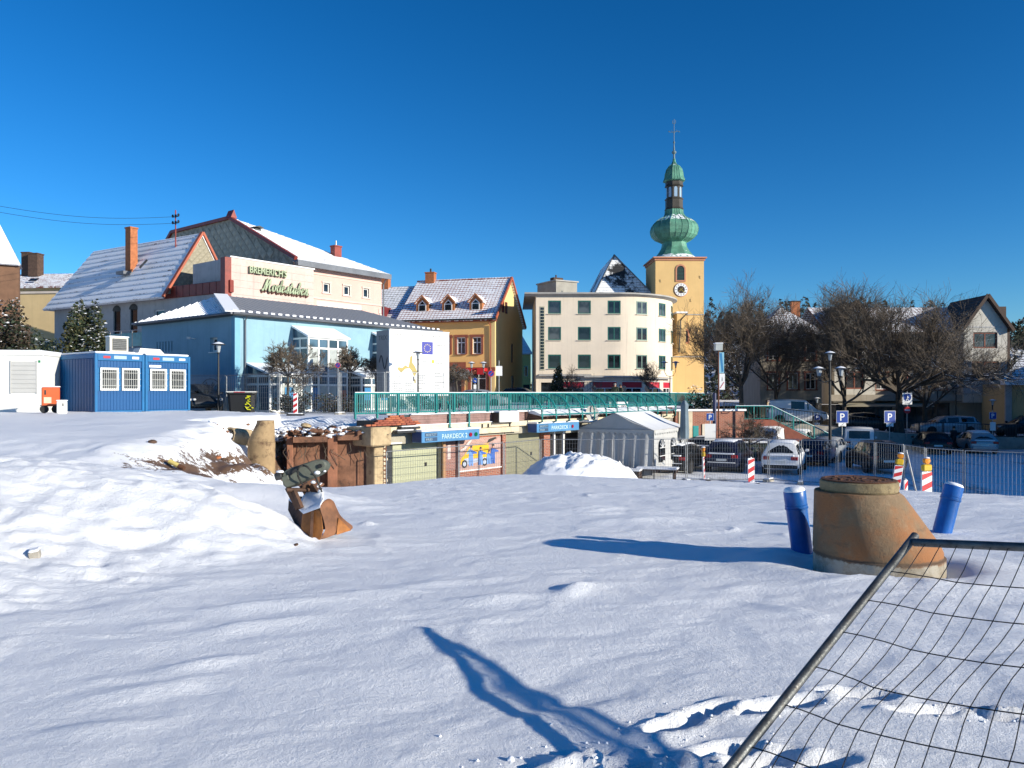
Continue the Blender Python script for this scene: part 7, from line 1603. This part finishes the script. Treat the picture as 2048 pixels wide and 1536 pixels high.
def pole_sign(name, label, px, Y, base, ztop, plates, pole=.03, cat='sign', group=None):
    o = thing(name, label, cat, (C(px, Y), Y, base), 0, group); MB().tube([(0, 0, -.1), (0, 0, ztop-base)], pole, 8).build('pole', m_galv, o)
    for kind, z, s, rz in plates:
        z -= base
        if kind == 'P':
            p = MB().bbox(-s/2, s/2, -.045, -.035+.001, z-s/2, z+s/2, .004).build('plate', m_wht, o, rot=(0, 0, rz)); MB().box(-s*.47, s*.47, -.05, -.046, z-s*.47, z+s*.47).build('field', m_blue, p)
            text('P', 'letter', m_wht, s*.85, p, wallmx(-s*.24, -.053, z-s*.3), .002, bold=.012*s)
        elif kind == 'sub':
            p = MB().box(-s*.5, s*.5, -.045, -.035, z-s*.22, z+s*.22).build('plate', m_wht, o, rot=(0, 0, rz)); mb = MB(); bar(mb, (-s*.1, -.048, z-.03), (s*.2, -.048, z+.08), .02, .02); mb.box(-s*.3, s*.3, -.05, -.046, z-.1, z-.07); mb.build('print', m_blk, p, kind='stuff')
        elif kind == 'zone':
            p = MB().bbox(-s/2, s/2, -.045, -.034, z-s*.6, z+s*.6, .004).build('plate', m_wht, o, rot=(0, 0, rz)); MB().lathe([(s*.4, 0), (s*.4, .006)], 24).build('disc', m_blue, p, (0, -.046, z+.1), (R(90), 0, 0))
            mb = MB(); mb.lathe([(.0, -.03), (.045, 0), (.0, .045)], 8, 0, (0, -.06, z+.28)); bar(mb, (0, -.06, z+.2), (-.02, -.06, z+.02), .05, .09); bar(mb, (-.02, -.06, z+.02), (-.11, -.06, z-.16), .04, .05); bar(mb, (-.02, -.06, z+.02), (.08, -.06, z-.15), .04, .05); bar(mb, (0, -.06, z+.18), (.1, -.06, z+.04), .03, .04); mb.build('walker', m_wht, p, kind='stuff')
            text('ZONE', 'letter', m_blk, s*.17, p, wallmx(-s*.28, -.05, z-s*.53), .002, width=s*.56)
        elif kind == 'no':
            p = MB().lathe([(s/2, 0), (s/2, .012)], 24).build('disc', m_red, o, (0, -.036, z), (R(90), 0, 0)); MB().box(-s*.36, s*.36, -s*.09, s*.09, .0125, .018).build('bar', m_wht, p)
        elif kind == 'stop':
            p = MB().lathe([(s/2, 0), (s/2, .012)], 24).build('disc', m_red, o, (0, -.036, z), (R(90), 0, 0)); MB().lathe([(s*.4, .0125), (s*.4, .016)], 24).build('field', m_blue, p); mb = MB(); bar(mb, (-s*.3, -s*.3, .02), (s*.3, s*.3, .02), s*.09, .006); mb.build('bar', m_red, p)
        elif kind == 'blue':
            p = MB().lathe([(s/2, 0), (s/2, .012)], 24).build('disc', m_blue, o, (0, -.036, z), (R(90), 0, 0)); mb = MB(); bar(mb, (-s*.15, 0, .016), (s*.2, -s*.2, .016), s*.16, .008); mb.build('arrow', m_wht, p)
        elif kind == 'white':
            MB().box(-s*.5, s*.5, -.045, -.035, z-s*.75, z+s*.75).build('plate', m_wht, o, rot=(0, 0, rz))
    return o
g = 'blue parking signs'
pole_sign('parking_sign', 'large blue parking sign with white plate right of the five armed lantern', 1684, 50.0, LOT, -1.15, [('P', -1.53, .78, R(4)), ('sub', -2.03, .5, R(4))], group=g)
pole_sign('parking_sign', 'large blue parking sign left of the thick tree trunk', 1779, 50.0, LOT, -1.15, [('P', -1.53, .78, R(8)), ('sub', -2.05, .5, R(8))], group=g)
pole_sign('parking_sign', 'small blue parking sign with plate under the single street lantern', 1634, 58.0, -2.6, -1.3, [('P', -1.8, .42, 0), ('white', -2.5, .38, 0)], group=g)
pole_sign('parking_sign', 'small shaded parking sign before the low cream house', 1985, 55.0, -3.3, -1.2, [('P', -1.6, .5, 0), ('white', -2.35, .4, 0)], group=g)
pole_sign('zone_sign', 'white pedestrian zone sign with red no entry disc by the thick trunk', 1814, 55.0, -3.2, .1, [('zone', -.4, .68, 0), ('no', -1.2, .5, 0)])
pole_sign('stop_ban_sign', 'red and blue no stopping disc before the smaller ball tree', 676, 38.0, PLAZA, 1.6, [('stop', 1.35, .26, 0)])
pole_sign('round_sign', 'round dark red and blue sign before the yellow house corner', 982, 58.0, PLAZA, 1.75, [('stop', 1.45, .5, 0)])
pole_sign('sign_back', 'grey back of a tall sign at the right corner of the yellow house', 998, 60.0, PLAZA, 2.5, [('white', 1.7, .5, 0)]).children[1].data.materials[0] = m_galv
pole_sign('footpath_sign', 'small blue and white footpath sign before the yellow house door', 950, 56.0, PLAZA, 1.1, [('blue', .9, .36, 0), ('white', .45, .2, 0)])
pole_sign('disabled_sign', 'small blue bay sign with grey arrow board by the folded parasol', 1420, 44.0, LOT, -1.1, [('P', -1.35, .42, 0), ('white', -2.2, .62, 0)])
pole_sign('blue_pillar', 'thick dark blue pillar beside the rusty banner post', 1429, 45.0, LOT, .0, [], pole=.11, cat='signpost').children[0].data.materials[0] = M('dark_blue_post', (.01, .02, .09), .5)  # plain thick pillar, carries no sign
def lantern_head(parent, x, y_, z, s=1.0):
    l = MB().lathe([(.06*s, 0), (.12*s, .32*s), (.13*s, .34*s)], 8, 0, (x, y_, z)).build('lamp_glass', M('lamp_glass_clear', (.35, .38, .40), .1, var=.05), parent, smooth=20)
    MB().lathe([(.3*s, .345*s), (.31*s, .37*s), (.12*s, .44*s), (.03*s, .47*s)], 16, 0, (x, y_, z)).build('lamp_shade', m_dsteel, l, smooth=30); MB().lathe([(.29*s, .375*s), (.13*s, .455*s), (.0, .49*s)], 16, 0, (x, y_, z)).build('snow_cap', m_snow, l, smooth=30); MB().lathe([(.05*s, -.08*s), (.065*s, 0)], 8, 0, (x, y_, z)).build('socket', m_black, l)
ln = thing('five_armed_lantern', 'tall dark street lantern with five snow capped lamps', 'street lamp', (C(1660, 46), 46, LOT)); Zb = lambda z: z-LOT
MB().lathe([(.16, 0), (.16, .9), (.09, 1.0), (.065, Zb(1.2)), (.05, Zb(1.9))], 12).build('pole', m_black, ln, smooth=30)
for i in range(4):
    a = R(20+90*i); ca_, sa_ = math.cos(a)*.85, math.sin(a)*.85; MB().tube([(0, 0, Zb(.75)), (ca_*.5, sa_*.5, Zb(.62)), (ca_, sa_, Zb(.78)), (ca_, sa_, Zb(.95))], .03).build('arm', m_black, ln); lantern_head(ln, ca_, sa_, Zb(1.0), 1.15)
lantern_head(ln, 0, 0, Zb(1.92), 1.15)
g = 'single street lanterns'
for label, px, Y, base, ztop in (('single street lantern with snowy cap behind the white van', 1634, 60, -2.5, -.75), ('left one of the two shaded lanterns under the gabled bay', 1875, 62, -3.2, .2), ('right one of the two shaded lanterns under the gabled bay', 1912, 62, -3.2, .2), ('shaded single lantern before the low cream house', 1985, 58, -3.2, -.9), ('tall lantern with wide snowy shade before the blue hall corner', 437, 37.5, PLAZA, 1.95), ('lantern post with slim head in front of the white site board', 836, 39.0, PLAZA, 1.7)):
    o = thing('street_lantern', label, 'street lamp', (C(px, Y), Y, base), 0, g); MB().lathe([(.075, 0), (.075, .5), (.05, .55), (.04, ztop-base)], 10).build('pole', m_black, o); lantern_head(o, 0, 0, ztop-base, 1.05 if px == 437 else .9)
for label, px, Y, base, k in (('twin armed lamp in front of the yellow house windows', 955, 55, PLAZA, 1.0), ('twin armed lamp before the right end of the rounded building', 1340, 66, PLAZA, 1.15)):
    o = thing('twin_lamp', label, 'street lamp', (C(px, Y), Y, base), 0, 'twin armed lamps'); MB().tube([(0, 0, 0), (0, 0, 2.1*k)], .04).build('pole', m_dsteel, o)
    MB().tube([(-.42*k, 0, 2.75*k), (-.42*k, 0, 2.45*k), (-.25*k, 0, 2.15*k), (0, 0, 2.08*k), (.25*k, 0, 2.15*k), (.42*k, 0, 2.45*k), (.42*k, 0, 2.75*k)], .025).build('arm', m_dsteel, o, smooth=True)
    for s in (-1, 1): lantern_head(o, s*.42*k, 0, 2.78*k, .9*k)
bp = thing('banner_post', 'lamp post with blue and white banner beside the church tower', 'lamp post', (C(1437, 47), 47, LOT))
MB().tube([(0, 0, 0), (0, 0, Zb(2.5))], .05, 8).build('pole', M('rusty_post', (.16, .06, .035), .8), bp); MB().bbox(-.24, .2, -.2, .2, Zb(2.55), Zb(2.95), .02).build('lamp_box', M('lamp_box', (.42, .44, .42), .3), bp); MB().bbox(-.27, .23, -.23, .23, Zb(2.96), Zb(3.02), .02).build('snow_cap', m_snow, bp)
MB().box(.02, .33, -.02, .0, Zb(1.2), Zb(2.45)).build('banner', flat('banner_blue', (.25, .5, .62)), bp); MB().add([(.05, -.023, Zb(2.4)), (.2, -.023, Zb(2.4)), (.3, -.023, Zb(1.3)), (.18, -.023, Zb(1.25))], [(0, 1, 2, 3)]).build('stripe', m_post, bp); MB().box(.05, .38, -.02, .0, Zb(.2), Zb(1.17)).build('banner', m_wht, bp)
mb = MB(); bar(mb, (.1, -.03, Zb(.3)), (.32, -.03, Zb(.65)), .02, .03); mb.build('print', m_red, bp); text('i', 'print', m_blk, .4, bp, wallmx(.17, -.025, Zb(.72)), .002)

# ---------------------------------------------------------------- site board
sb = thing('site_board', 'large white site information board with map and star circle flag', 'sign', tuple(at(779, 40)+V(0, 0, PLAZA)), math.atan2(.78, .62)*.78)
BW, B0, B1 = 3.75, .85, 4.25
MB().bbox(0, BW, 0, .1, B0, B1, .01).build('board', m_wht, sb); MB().box(0, .1, .102, 1.3, B0-.1, B1).build('return_board', M('grey_board', (.30, .30, .30), .7, var=.1), sb)
for x in (.12, 1.9, 3.6): MB().box(x-.06, x+.06, .1, .22, 0, B0+.3).build('leg', m_dsteel, sb)
MB().bbox(-.02, BW+.02, -.03, .13, B1+.001, B1+.05, .015).build('snow_cap', m_snow, sb)
def print_(pts, m, k=0): return MB().add([(x, -.004-.0015*k, z) for x, z in pts], [tuple(range(len(pts)))]).build('print', m, sb, recalc=False)
rect = lambda x0, x1, z0, z1: [(x0, z0), (x1, z0), (x1, z1), (x0, z1)]
m_g1, m_g2 = flat('print_grey', (.20, .21, .23)), flat('print_dark_grey', (.04, .045, .055))
print_(rect(1.98, 2.68, 3.05, 3.72), flat('flag_blue', (.005, .015, .28)))
for i in range(12):
    a = i*math.pi/6; cx_, cz_ = 2.33+.2*math.cos(a), 3.38+.2*math.sin(a)
    print_([(cx_+(.035 if k % 2 == 0 else .015)*math.sin(k*math.pi/5), cz_+(.035 if k % 2 == 0 else .015)*math.cos(k*math.pi/5)) for k in range(10)], flat('star_yellow', (.85, .68, .15)), 1)
m_map = flat('map_ochre', (.36, .28, .07)); print_([(.55, 2.35), (.75, 2.3), (.95, 2.45), (1.15, 2.35), (1.2, 2.6), (1.25, 2.9), (1.4, 3.0), (1.38, 2.6), (1.55, 2.4), (1.7, 2.1), (1.5, 1.85), (1.35, 2.15), (1.2, 2.3), (.95, 2.25), (.7, 2.05), (.45, 2.25)], m_map)
for pts in ([(.3, 2.1), (.3, 3.5), (.6, 3.75)], [(1.05, 3.6), (1.15, 3.85), (1.3, 3.85), (1.35, 3.6), (1.2, 3.5), (1.05, 3.6), (1.2, 2.9)], [(1.5, 3.0), (1.7, 3.7), (1.85, 3.1)], [(.25, 1.7), (.5, 1.95), (.75, 1.7)], [(1.7, 2.2), (1.85, 2.7)], [(.4, 3.0), (.9, 3.1), (1.1, 2.9)]):
    mb = MB(); [bar(mb, (a[0], -.004, a[1]), (b[0], -.004, b[1]), .004, .026) for a, b in zip(pts, pts[1:])]; mb.build('print', m_g1, sb)
text('BAUMASSNAHME', 'print', m_g2, .14, sb, wallmx(.35, -.005, 3.98), .001, width=2.9)
text('Europäische Union', 'print', m_g2, .16, sb, wallmx(2.76, -.005, 3.52), .001, width=.85)
text('INVESTITION IN', 'print', m_g1, .1, sb, wallmx(2.76, -.005, 3.2), .001, width=.8); text('IHRE ZUKUNFT', 'print', m_g1, .1, sb, wallmx(2.76, -.005, 3.05), .001, width=.7)
text('SAARLAND', 'print', m_g2, .15, sb, wallmx(2.85, -.005, 2.55), .001, width=.5)
print_([(2.6, 2.6), (2.78, 2.6), (2.74, 2.8), (2.62, 2.76)], flat('print_yellow', (.75, .5, .01))); print_([(3.42, 2.5), (3.6, 2.5), (3.55, 2.85), (3.4, 2.75)], flat('print_pale_green', (.4, .5, .45)))
print_(rect(1.42, 1.52, 1.85, 1.62), m_g2); print_(rect(1.5, 1.6, 1.72, 1.5), m_map)
r = random.Random(6); mb = MB()
for cx_, z0, n in ((.15, 1.55, 4), (.9, 1.55, 3), (1.7, 1.9, 6), (2.0, 2.65, 4), (2.8, 2.2, 5), (2.85, 2.9, 3), (.2, 1.2, 3), (1.7, 1.3, 4), (2.8, 1.55, 5), (.9, 1.15, 3)):
    for i in range(n): w = r.uniform(.25, .65); mb.add([(x, -.005, z) for x, z in rect(cx_, cx_+w, z0-i*.085, z0-i*.085+.045)], [(0, 1, 2, 3)])
mb.build('fine_print', m_g1, sb, recalc=False, kind='stuff')
for s_, z, m in (('TRIX', 3.75, m_g2),):
    o = text(s_, 'print', m, .35, sb, Matrix(((0, 0, -1, -.004), (-1, 0, 0, 1.1), (0, 1, 0, z), (0, 0, 0, 1))), .001, width=.85)
mb = MB(); P_ = [(-.004, 1.0-.8*t, 2.6+.35*math.sin(t*7)) for t in [i/14 for i in range(15)]]; [bar(mb, a, b, .03, .06) for a, b in zip(P_, P_[1:])]; mb.build('print', m_g2, sb, kind='stuff')

# ---------------------------------------------------------------- party tent, bar sign, parasol, benches
m_tent = M('tent_white', (.43, .43, .42), .8, var=.08, vs=1.5, bump=.1); m_tentd = M('tent_seam', (.22, .23, .25), .7)
tl, trr, dv = V(3.33, 39.2, LOT), V(6.8, 37.35, LOT), V(2.5, 4.4, 0); gd = trr-tl
te = thing('party_tent', 'white party tent with hanging side curtains before the deck', 'tent', tuple(tl))
E_, Rg = 2.33, 3.15; mid = gd*.5
def cloth(a, b, z0, z1, waves, amp, nm, m, flare=.0, seed=0):
    a, b = V(*a), V(*b); L_ = (b-a).length; u = (b-a)/L_; nn = V(u.y, -u.x, 0); n = waves*6; mb = MB(); r = random.Random(seed); ph = [r.uniform(.5, 1.4) for _ in range(waves+2)]
    rows_ = []
    for j in range(7):
        t = j/6; row = []
        for i in range(n+1):
            w = i/n*waves; k = ph[int(w)]; off = amp*k*math.sin(w*2*math.pi)*(.25+.75*t)+flare*t; row.append(tuple(a+u*(L_*i/n)+nn*off+V(0, 0, z1+(z0-z1)*t+.04*t*math.sin(w*3))))
        rows_.append(row)
    mb.rings(rows_, 0, False, closed=False); return mb.build(nm, m, te, smooth=True, recalc=False)
cloth((0, 0, 0), tuple(gd), .15, E_-.12, 7, .10, 'curtain', m_tent, .25, 1); cloth(tuple(gd), tuple(gd+dv), .35, E_-.1, 5, .04, 'curtain', m_tent, .05, 2)
mb = MB(); n = 12; fr = []
for k in range(n+1):
    x = k/n; p = gd*x; z = E_+(Rg-E_)*(1-abs(2*x-1)); fr.append((p.x, p.y, z-.0))
mb.poly([(0, 0, E_)]+[fr[n//2]]+[tuple(gd+V(0, 0, E_))]); mb.build('gable', m_tent, te, recalc=False)
for s0, s1 in ((V(0, 0, E_), mid+V(0, 0, Rg)), (gd+V(0, 0, E_), mid+V(0, 0, Rg))):
    mb = MB(); rs = []
    for j in range(9):
        t = j/8; p = s0.lerp(s1, t)+V(0, 0, -.06*math.sin(math.pi*t)); rs.append([tuple(p+dv*(i/10)-dv.normalized()*.05+V(0, 0, .02*math.sin(i*1.9+j)*math.sin(math.pi*t))) for i in range(11)])
    mb.rings(rs, 0, False, closed=False); mb.build('roof_sheet', M('tent_roof', (.72, .73, .74), .75, var=.05), te, smooth=True, recalc=False)
mb = MB(); sc = 14
for a, b in ((V(0, 0, 0), gd), (gd, gd+dv)):
    for i in range(sc):
        p, q = a.lerp(b, i/sc), a.lerp(b, (i+1)/sc); n_ = V((b-a).y, -(b-a).x, 0).normalized()*.06; mb.add([tuple(p+n_+V(0, 0, E_)), tuple(q+n_+V(0, 0, E_)), tuple(q+n_+V(0, 0, E_-.14)), tuple(p.lerp(q, .5)+n_+V(0, 0, E_-.24)), tuple(p+n_+V(0, 0, E_-.14))], [(0, 1, 2, 3, 4)])
mb.build('valance', m_tent, te, recalc=False)
for p in (V(0, 0, 0), gd, gd+dv, mid): MB().tube([tuple(p), tuple(p+V(0, 0, E_))], .03).build('pole', m_galv, te)
nn = V(dv.y, -dv.x, 0).normalized()*.075
for t in (.2, .55, .85):
    c_ = gd+dv*t+nn; u = dv.normalized(); pts = [(-.42, .75), (.42, .75)]+[(.42*math.cos(a), 1.45+.42*math.sin(a)) for a in [i*math.pi/8 for i in range(9)]]
    w = MB().poly([tuple(c_+u*x+V(0, 0, z)) for x, z in pts]).build('arched_window', m_carglass, te, recalc=False)
    mb = MB()
    for a in (30, 60, 90, 120, 150): bar(mb, tuple(c_+nn*.2+V(0, 0, 1.45)), tuple(c_+nn*.2+u*.42*math.cos(R(a))+V(0, 0, 1.45+.42*math.sin(R(a)))), .02, .025)
    for z in (1.05, 1.45): bar(mb, tuple(c_+nn*.2-u*.42+V(0, 0, z)), tuple(c_+nn*.2+u*.42+V(0, 0, z)), .02, .03)
    mb.build('glazing_bars', m_wht, w, kind='stuff')
bs_ = thing('bar_sign', 'white bar sign with bold black lettering above the party tent', 'sign', tuple(at(1216, 43.5, 828)), R(8))
MB().box(0, 1.14, 0, .06, 0, .68).build('board', m_wht, bs_); text('sams', 'lettering', m_blk, .74, bs_, wallmx(.03, -.004, .07), .002, bold=.012, width=.62); text('sky', 'lettering', m_g2, .34, bs_, wallmx(.76, -.004, .33), .002, shear=.2, width=.28); text('sports bar', 'lettering', m_blk, .14, bs_, wallmx(.68, -.004, .08), .002, bold=.004, width=.42)
for x in (.05, 1.05): MB().tube([(x, .1, -1.2), (x, .1, .6)], .03).build('post', m_dsteel, bs_)
bs2 = thing('small_bar_sign', 'small black bar sign left of the white bar sign', 'sign', tuple(at(1203, 43.5, 833)), R(25)); MB().box(-.25, .25, 0, .05, 0, .4).build('board', m_black, bs2); text('sky', 'lettering', m_wht, .3, bs2, wallmx(-.2, -.004, .12), .002, shear=.2, width=.38)
MB().tube([(0, .06, -.8), (0, .06, .3)], .025).build('post', m_dsteel, bs2)
pa = thing('folded_parasol', 'folded grey blue parasol standing right of the party tent', 'parasol', (C(1369, 40.5), 40.5, LOT)); MB().tube([(0, 0, 0), (0, 0, 3.7)], .03).build('pole', m_galv, pa)
mb = MB(); mb.rings([[((rr_*(1+.3*math.cos(4*a)))*math.cos(a), (rr_*(1+.3*math.cos(4*a)))*math.sin(a), z) for a in [2*math.pi*k/24 for k in range(24)]] for z, rr_ in ((1.75, .17), (2.0, .19), (2.8, .17), (3.3, .15), (3.5, .17), (3.7, .07), (3.75, .02))], 0, True); mb.build('canopy', M('parasol_grey_blue', (.13, .18, .22), .8, var=.2), pa, smooth=60)
for label, px, Y, w in (('snow covered bench before the tent curtains', 1272, 36.9, 1.9), ('snow covered pallet stack left of the black estate car', 1228, 36.6, 1.2)):
    o = thing('snowy_bench' if 'bench' in label else 'pallet_stack', label, 'bench' if 'bench' in label else 'pallets', (C(px, Y), Y, LOT), R(-20)); 
    for z in ((.0, .16, .32) if w < 1.5 else (.38,)):
        for k in range(5): MB().box(0, w, k*.16, k*.16+.12, z+.1, z+.14).build('board', m_beams, o)
        for x in (.05, w/2, w-.12): MB().box(x, x+.08, 0, .76, z, z+.099).build('bearer', m_beams, o)
    if w > 1.5:
        for x in (.1, w-.2): MB().box(x, x+.08, .1, .7, 0, .379).build('leg', m_beams, o)
    MB().bbox(-.02, w+.02, -.02, .82, .525 if w > 1.5 else .465, .62 if w > 1.5 else .56, .03).build('snow_cap', m_snow, o)

# ---------------------------------------------------------------- people at the railing and by the cars
def person(label, loc, rz, h, coat, legs, hair, walk=.12):
    o = thing('person', label, 'person', loc, rz, None); k = h/1.72
    vs = [(0, 0, .92), (0, .0, 1.15), (0, .0, 1.38), (0, .0, 1.47), (0, -.01, 1.56), (0, -.015, 1.68), (-.19, 0, 1.40), (-.25, .03, 1.14), (-.2, -.12, .96), (-.19, -.17, .90), (.19, 0, 1.40), (.25, .03, 1.14), (.2, -.12, .96), (.19, -.17, .90), (-.1, 0, .86), (-.11, -walk*.6, .48), (-.11, -walk*.3, .08), (-.11, -walk*.3-.16, .03), (.1, 0, .86), (.11, walk*.6, .48), (.11, walk, .08), (.11, walk-.16, .03)]
    rad = [.165, .16, .17, .065, .085, .075, .075, .06, .045, .04, .075, .06, .045, .04, .10, .07, .05, .04, .10, .07, .05, .04]
    ed = [(0, 1), (1, 2), (2, 3), (3, 4), (4, 5), (2, 6), (6, 7), (7, 8), (8, 9), (2, 10), (10, 11), (11, 12), (12, 13), (0, 14), (14, 15), (15, 16), (16, 17), (0, 18), (18, 19), (19, 20), (20, 21)]
    me = bpy.data.meshes.new('body'); me.from_pydata([tuple(c*k for c in v) for v in vs], ed, []); b = link('body', me, o)
    sk = b.modifiers.new('skin', 'SKIN'); 
    if not me.skin_vertices: me.skin_vertices.new(name='skin')
    for i, v in enumerate(me.skin_vertices[0].data): v.radius = (rad[i]*k, rad[i]*k*(.72 if i < 3 else 1)); v.use_root = i == 0
    sb_ = b.modifiers.new('sub', 'SUBSURF'); sb_.levels = 2; sb_.render_levels = 2
    bpy.context.view_layer.update(); dg = bpy.context.evaluated_depsgraph_get(); nm = bpy.data.meshes.new_from_object(b.evaluated_get(dg)); b.modifiers.clear(); b.data = nm
    nm.materials.clear()
    for m in (coat, legs, pf_): nm.materials.append(m)
    for p in nm.polygons: z = p.center.z/k; p.material_index = 2 if z > 1.47 or (z < .93 and abs(p.center.x) > .16*k and p.center.y < -.14*k) else (0 if z > .84 else 1); p.use_smooth = True
    MB().lathe([(.02, .045), (.09, .02), (.098, -.04), (.085, -.1)], 12, 0, (0, .012, 1.69)).build('hair', hair, o, smooth=True).scale = (k, k, k)
    for s in (-1, 1): MB().lathe([(.0, -.012), (.012, 0), (0, .012)], 6, 0, (s*.032*k, -.092*k, 1.63*k)).build('eye', m_black, o)
    MB().lathe([(.018, -.03), (.0, .02)], 6, 0, (0, -.1*k, 1.6*k)).build('nose', pf_, o)
    for s in (-1, 1):
        for f in range(4): MB().tube([(s*(.185+.012*f-.02)*k, -.18*k, .89*k), (s*(.185+.012*f-.02)*k, -.2*k, .84*k), (s*(.185+.012*f-.02)*k, -.19*k, (.80+.008*abs(f-1.5))*k)], .007*k, 5).build('finger', pf_, o)
        MB().tube([(s*.16*k, -.19*k, .89*k), (s*.14*k, -.22*k, .85*k)], .008*k, 5).build('thumb', pf_, o)
    return o
m_loden = M('loden_green_coat', (.035, .045, .025), .9); m_trs = M('dark_trousers', (.02, .02, .025), .9); m_grey = M('grey_hair', (.32, .30, .27), .9); m_brh = M('brown_hair', (.06, .035, .02), .9); m_cbl = M('black_jacket', (.015, .015, .018), .8)
person('person with grey hair in a dark green coat standing behind the railing', (C(1230, 60), 60, PLAZA), R(165), 1.74, m_loden, m_trs, m_grey)
person('person in a dark jacket close beside the green coat', (C(1241, 60.6), 60.6, PLAZA), R(120), 1.66, m_loden, m_trs, m_brh)
person('person in black clothes standing by the black estate under the zone sign', (C(1874, 54.5)+1.35, 54.8, LOT), R(200), 1.78, m_cbl, m_trs, m_brh)
# hanging lanterns and black lattice gates at the shop front, cables in the sky
for px, lab in ((1188, 'round lantern hanging in the left red shop window'), (1248, 'round lantern hanging in the middle red shop window'), (1294, 'round lantern hanging in the right red shop window')):
    o = thing('round_lantern', lab, 'lantern', (C(px, 80), 80, 1.0-.55), 0, 'round lanterns at the shop'); MB().lathe([(.06, -.3), (.2, -.2), (.27, 0), (.2, .2), (.06, .3)], 14).build('globe', flat('lantern_cream', (.55, .35, .22), .7), o, smooth=True); MB().tube([(0, 0, .3), (0, 0, 1.6)], .015).build('cord', m_dsteel, o)
for px, w, lab in ((1143, 2.6, 'dark lattice gate before the shop left of the red signs'), (1178, 1.4, 'narrow dark lattice gate beside the first red sign')):
    o = thing('lattice_gate', lab, 'gate', (C(px, 78), 78, PLAZA), 0, 'lattice gates at the shop'); mb = MB()
    for z in (0.1, 2.1): bar(mb, (0, 0, z), (w, 0, z), .05, .05)
    mb.build('rail', m_dsteel, o, kind='stuff'); me = MB().box(-.02, .02, -.02, .02, .1, 2.1).mesh('bar', m_dsteel)
    for i in range(int(w/.16)+1): link('bar', me, o, (i*.16, 0, 0))
    mb = MB(); bar(mb, (.1, -.03, .2), (w-.1, -.03, 1.9), .03, .04); bar(mb, (.1, -.03, 1.9), (w-.1, -.03, .2), .03, .04); mb.build('brace', m_dsteel, o, kind='stuff')
mastp = old.matrix_basis @ V(13.6, 1.9, 14.5)
for i, (px, py, Y, lab) in enumerate(((-60, 402, 48, 'upper thin power cable across the sky at the left'), (-60, 414, 48, 'lower thin power cable across the sky at the left'))):
    p = at(px, Y, py); a = V(*mastp)+V(0, 0, -.5*i); n = 24
    pts = [a.lerp(p, t/n)-V(0, 0, .5*math.sin(math.pi*t/n)) for t in range(n+1)]
    tag(MB().tube([tuple(q) for q in pts], .012, 4).build('power_cable', m_black), lab, 'cable', 'power cables')

# crumbs of snow kicked up round the fallen panel and along the footprints
mb = MB(); r = random.Random(21)
def crumb(x, y_, s):
    z = hz(x, y_); mb.lathe([(s*.4, -s*.4), (s, 0), (s*.7, s*.6), (s*.1, s*.85)], 6, 0, (x, y_, z+s*.2), r.random())
for i in range(80): crumb(r.gauss(.5, .4), max(2.9, r.gauss(3.4, .18)), r.uniform(.003, .010)*(2 if r.random() < .1 else 1))
for x, y_, an in PRINTS:
    for i in range(6): crumb(x+r.gauss(0, .16), y_+r.gauss(0, .07), r.uniform(.003, .009))
mb.build('snow_crumbs', m_snow, kind='stuff', smooth=True)
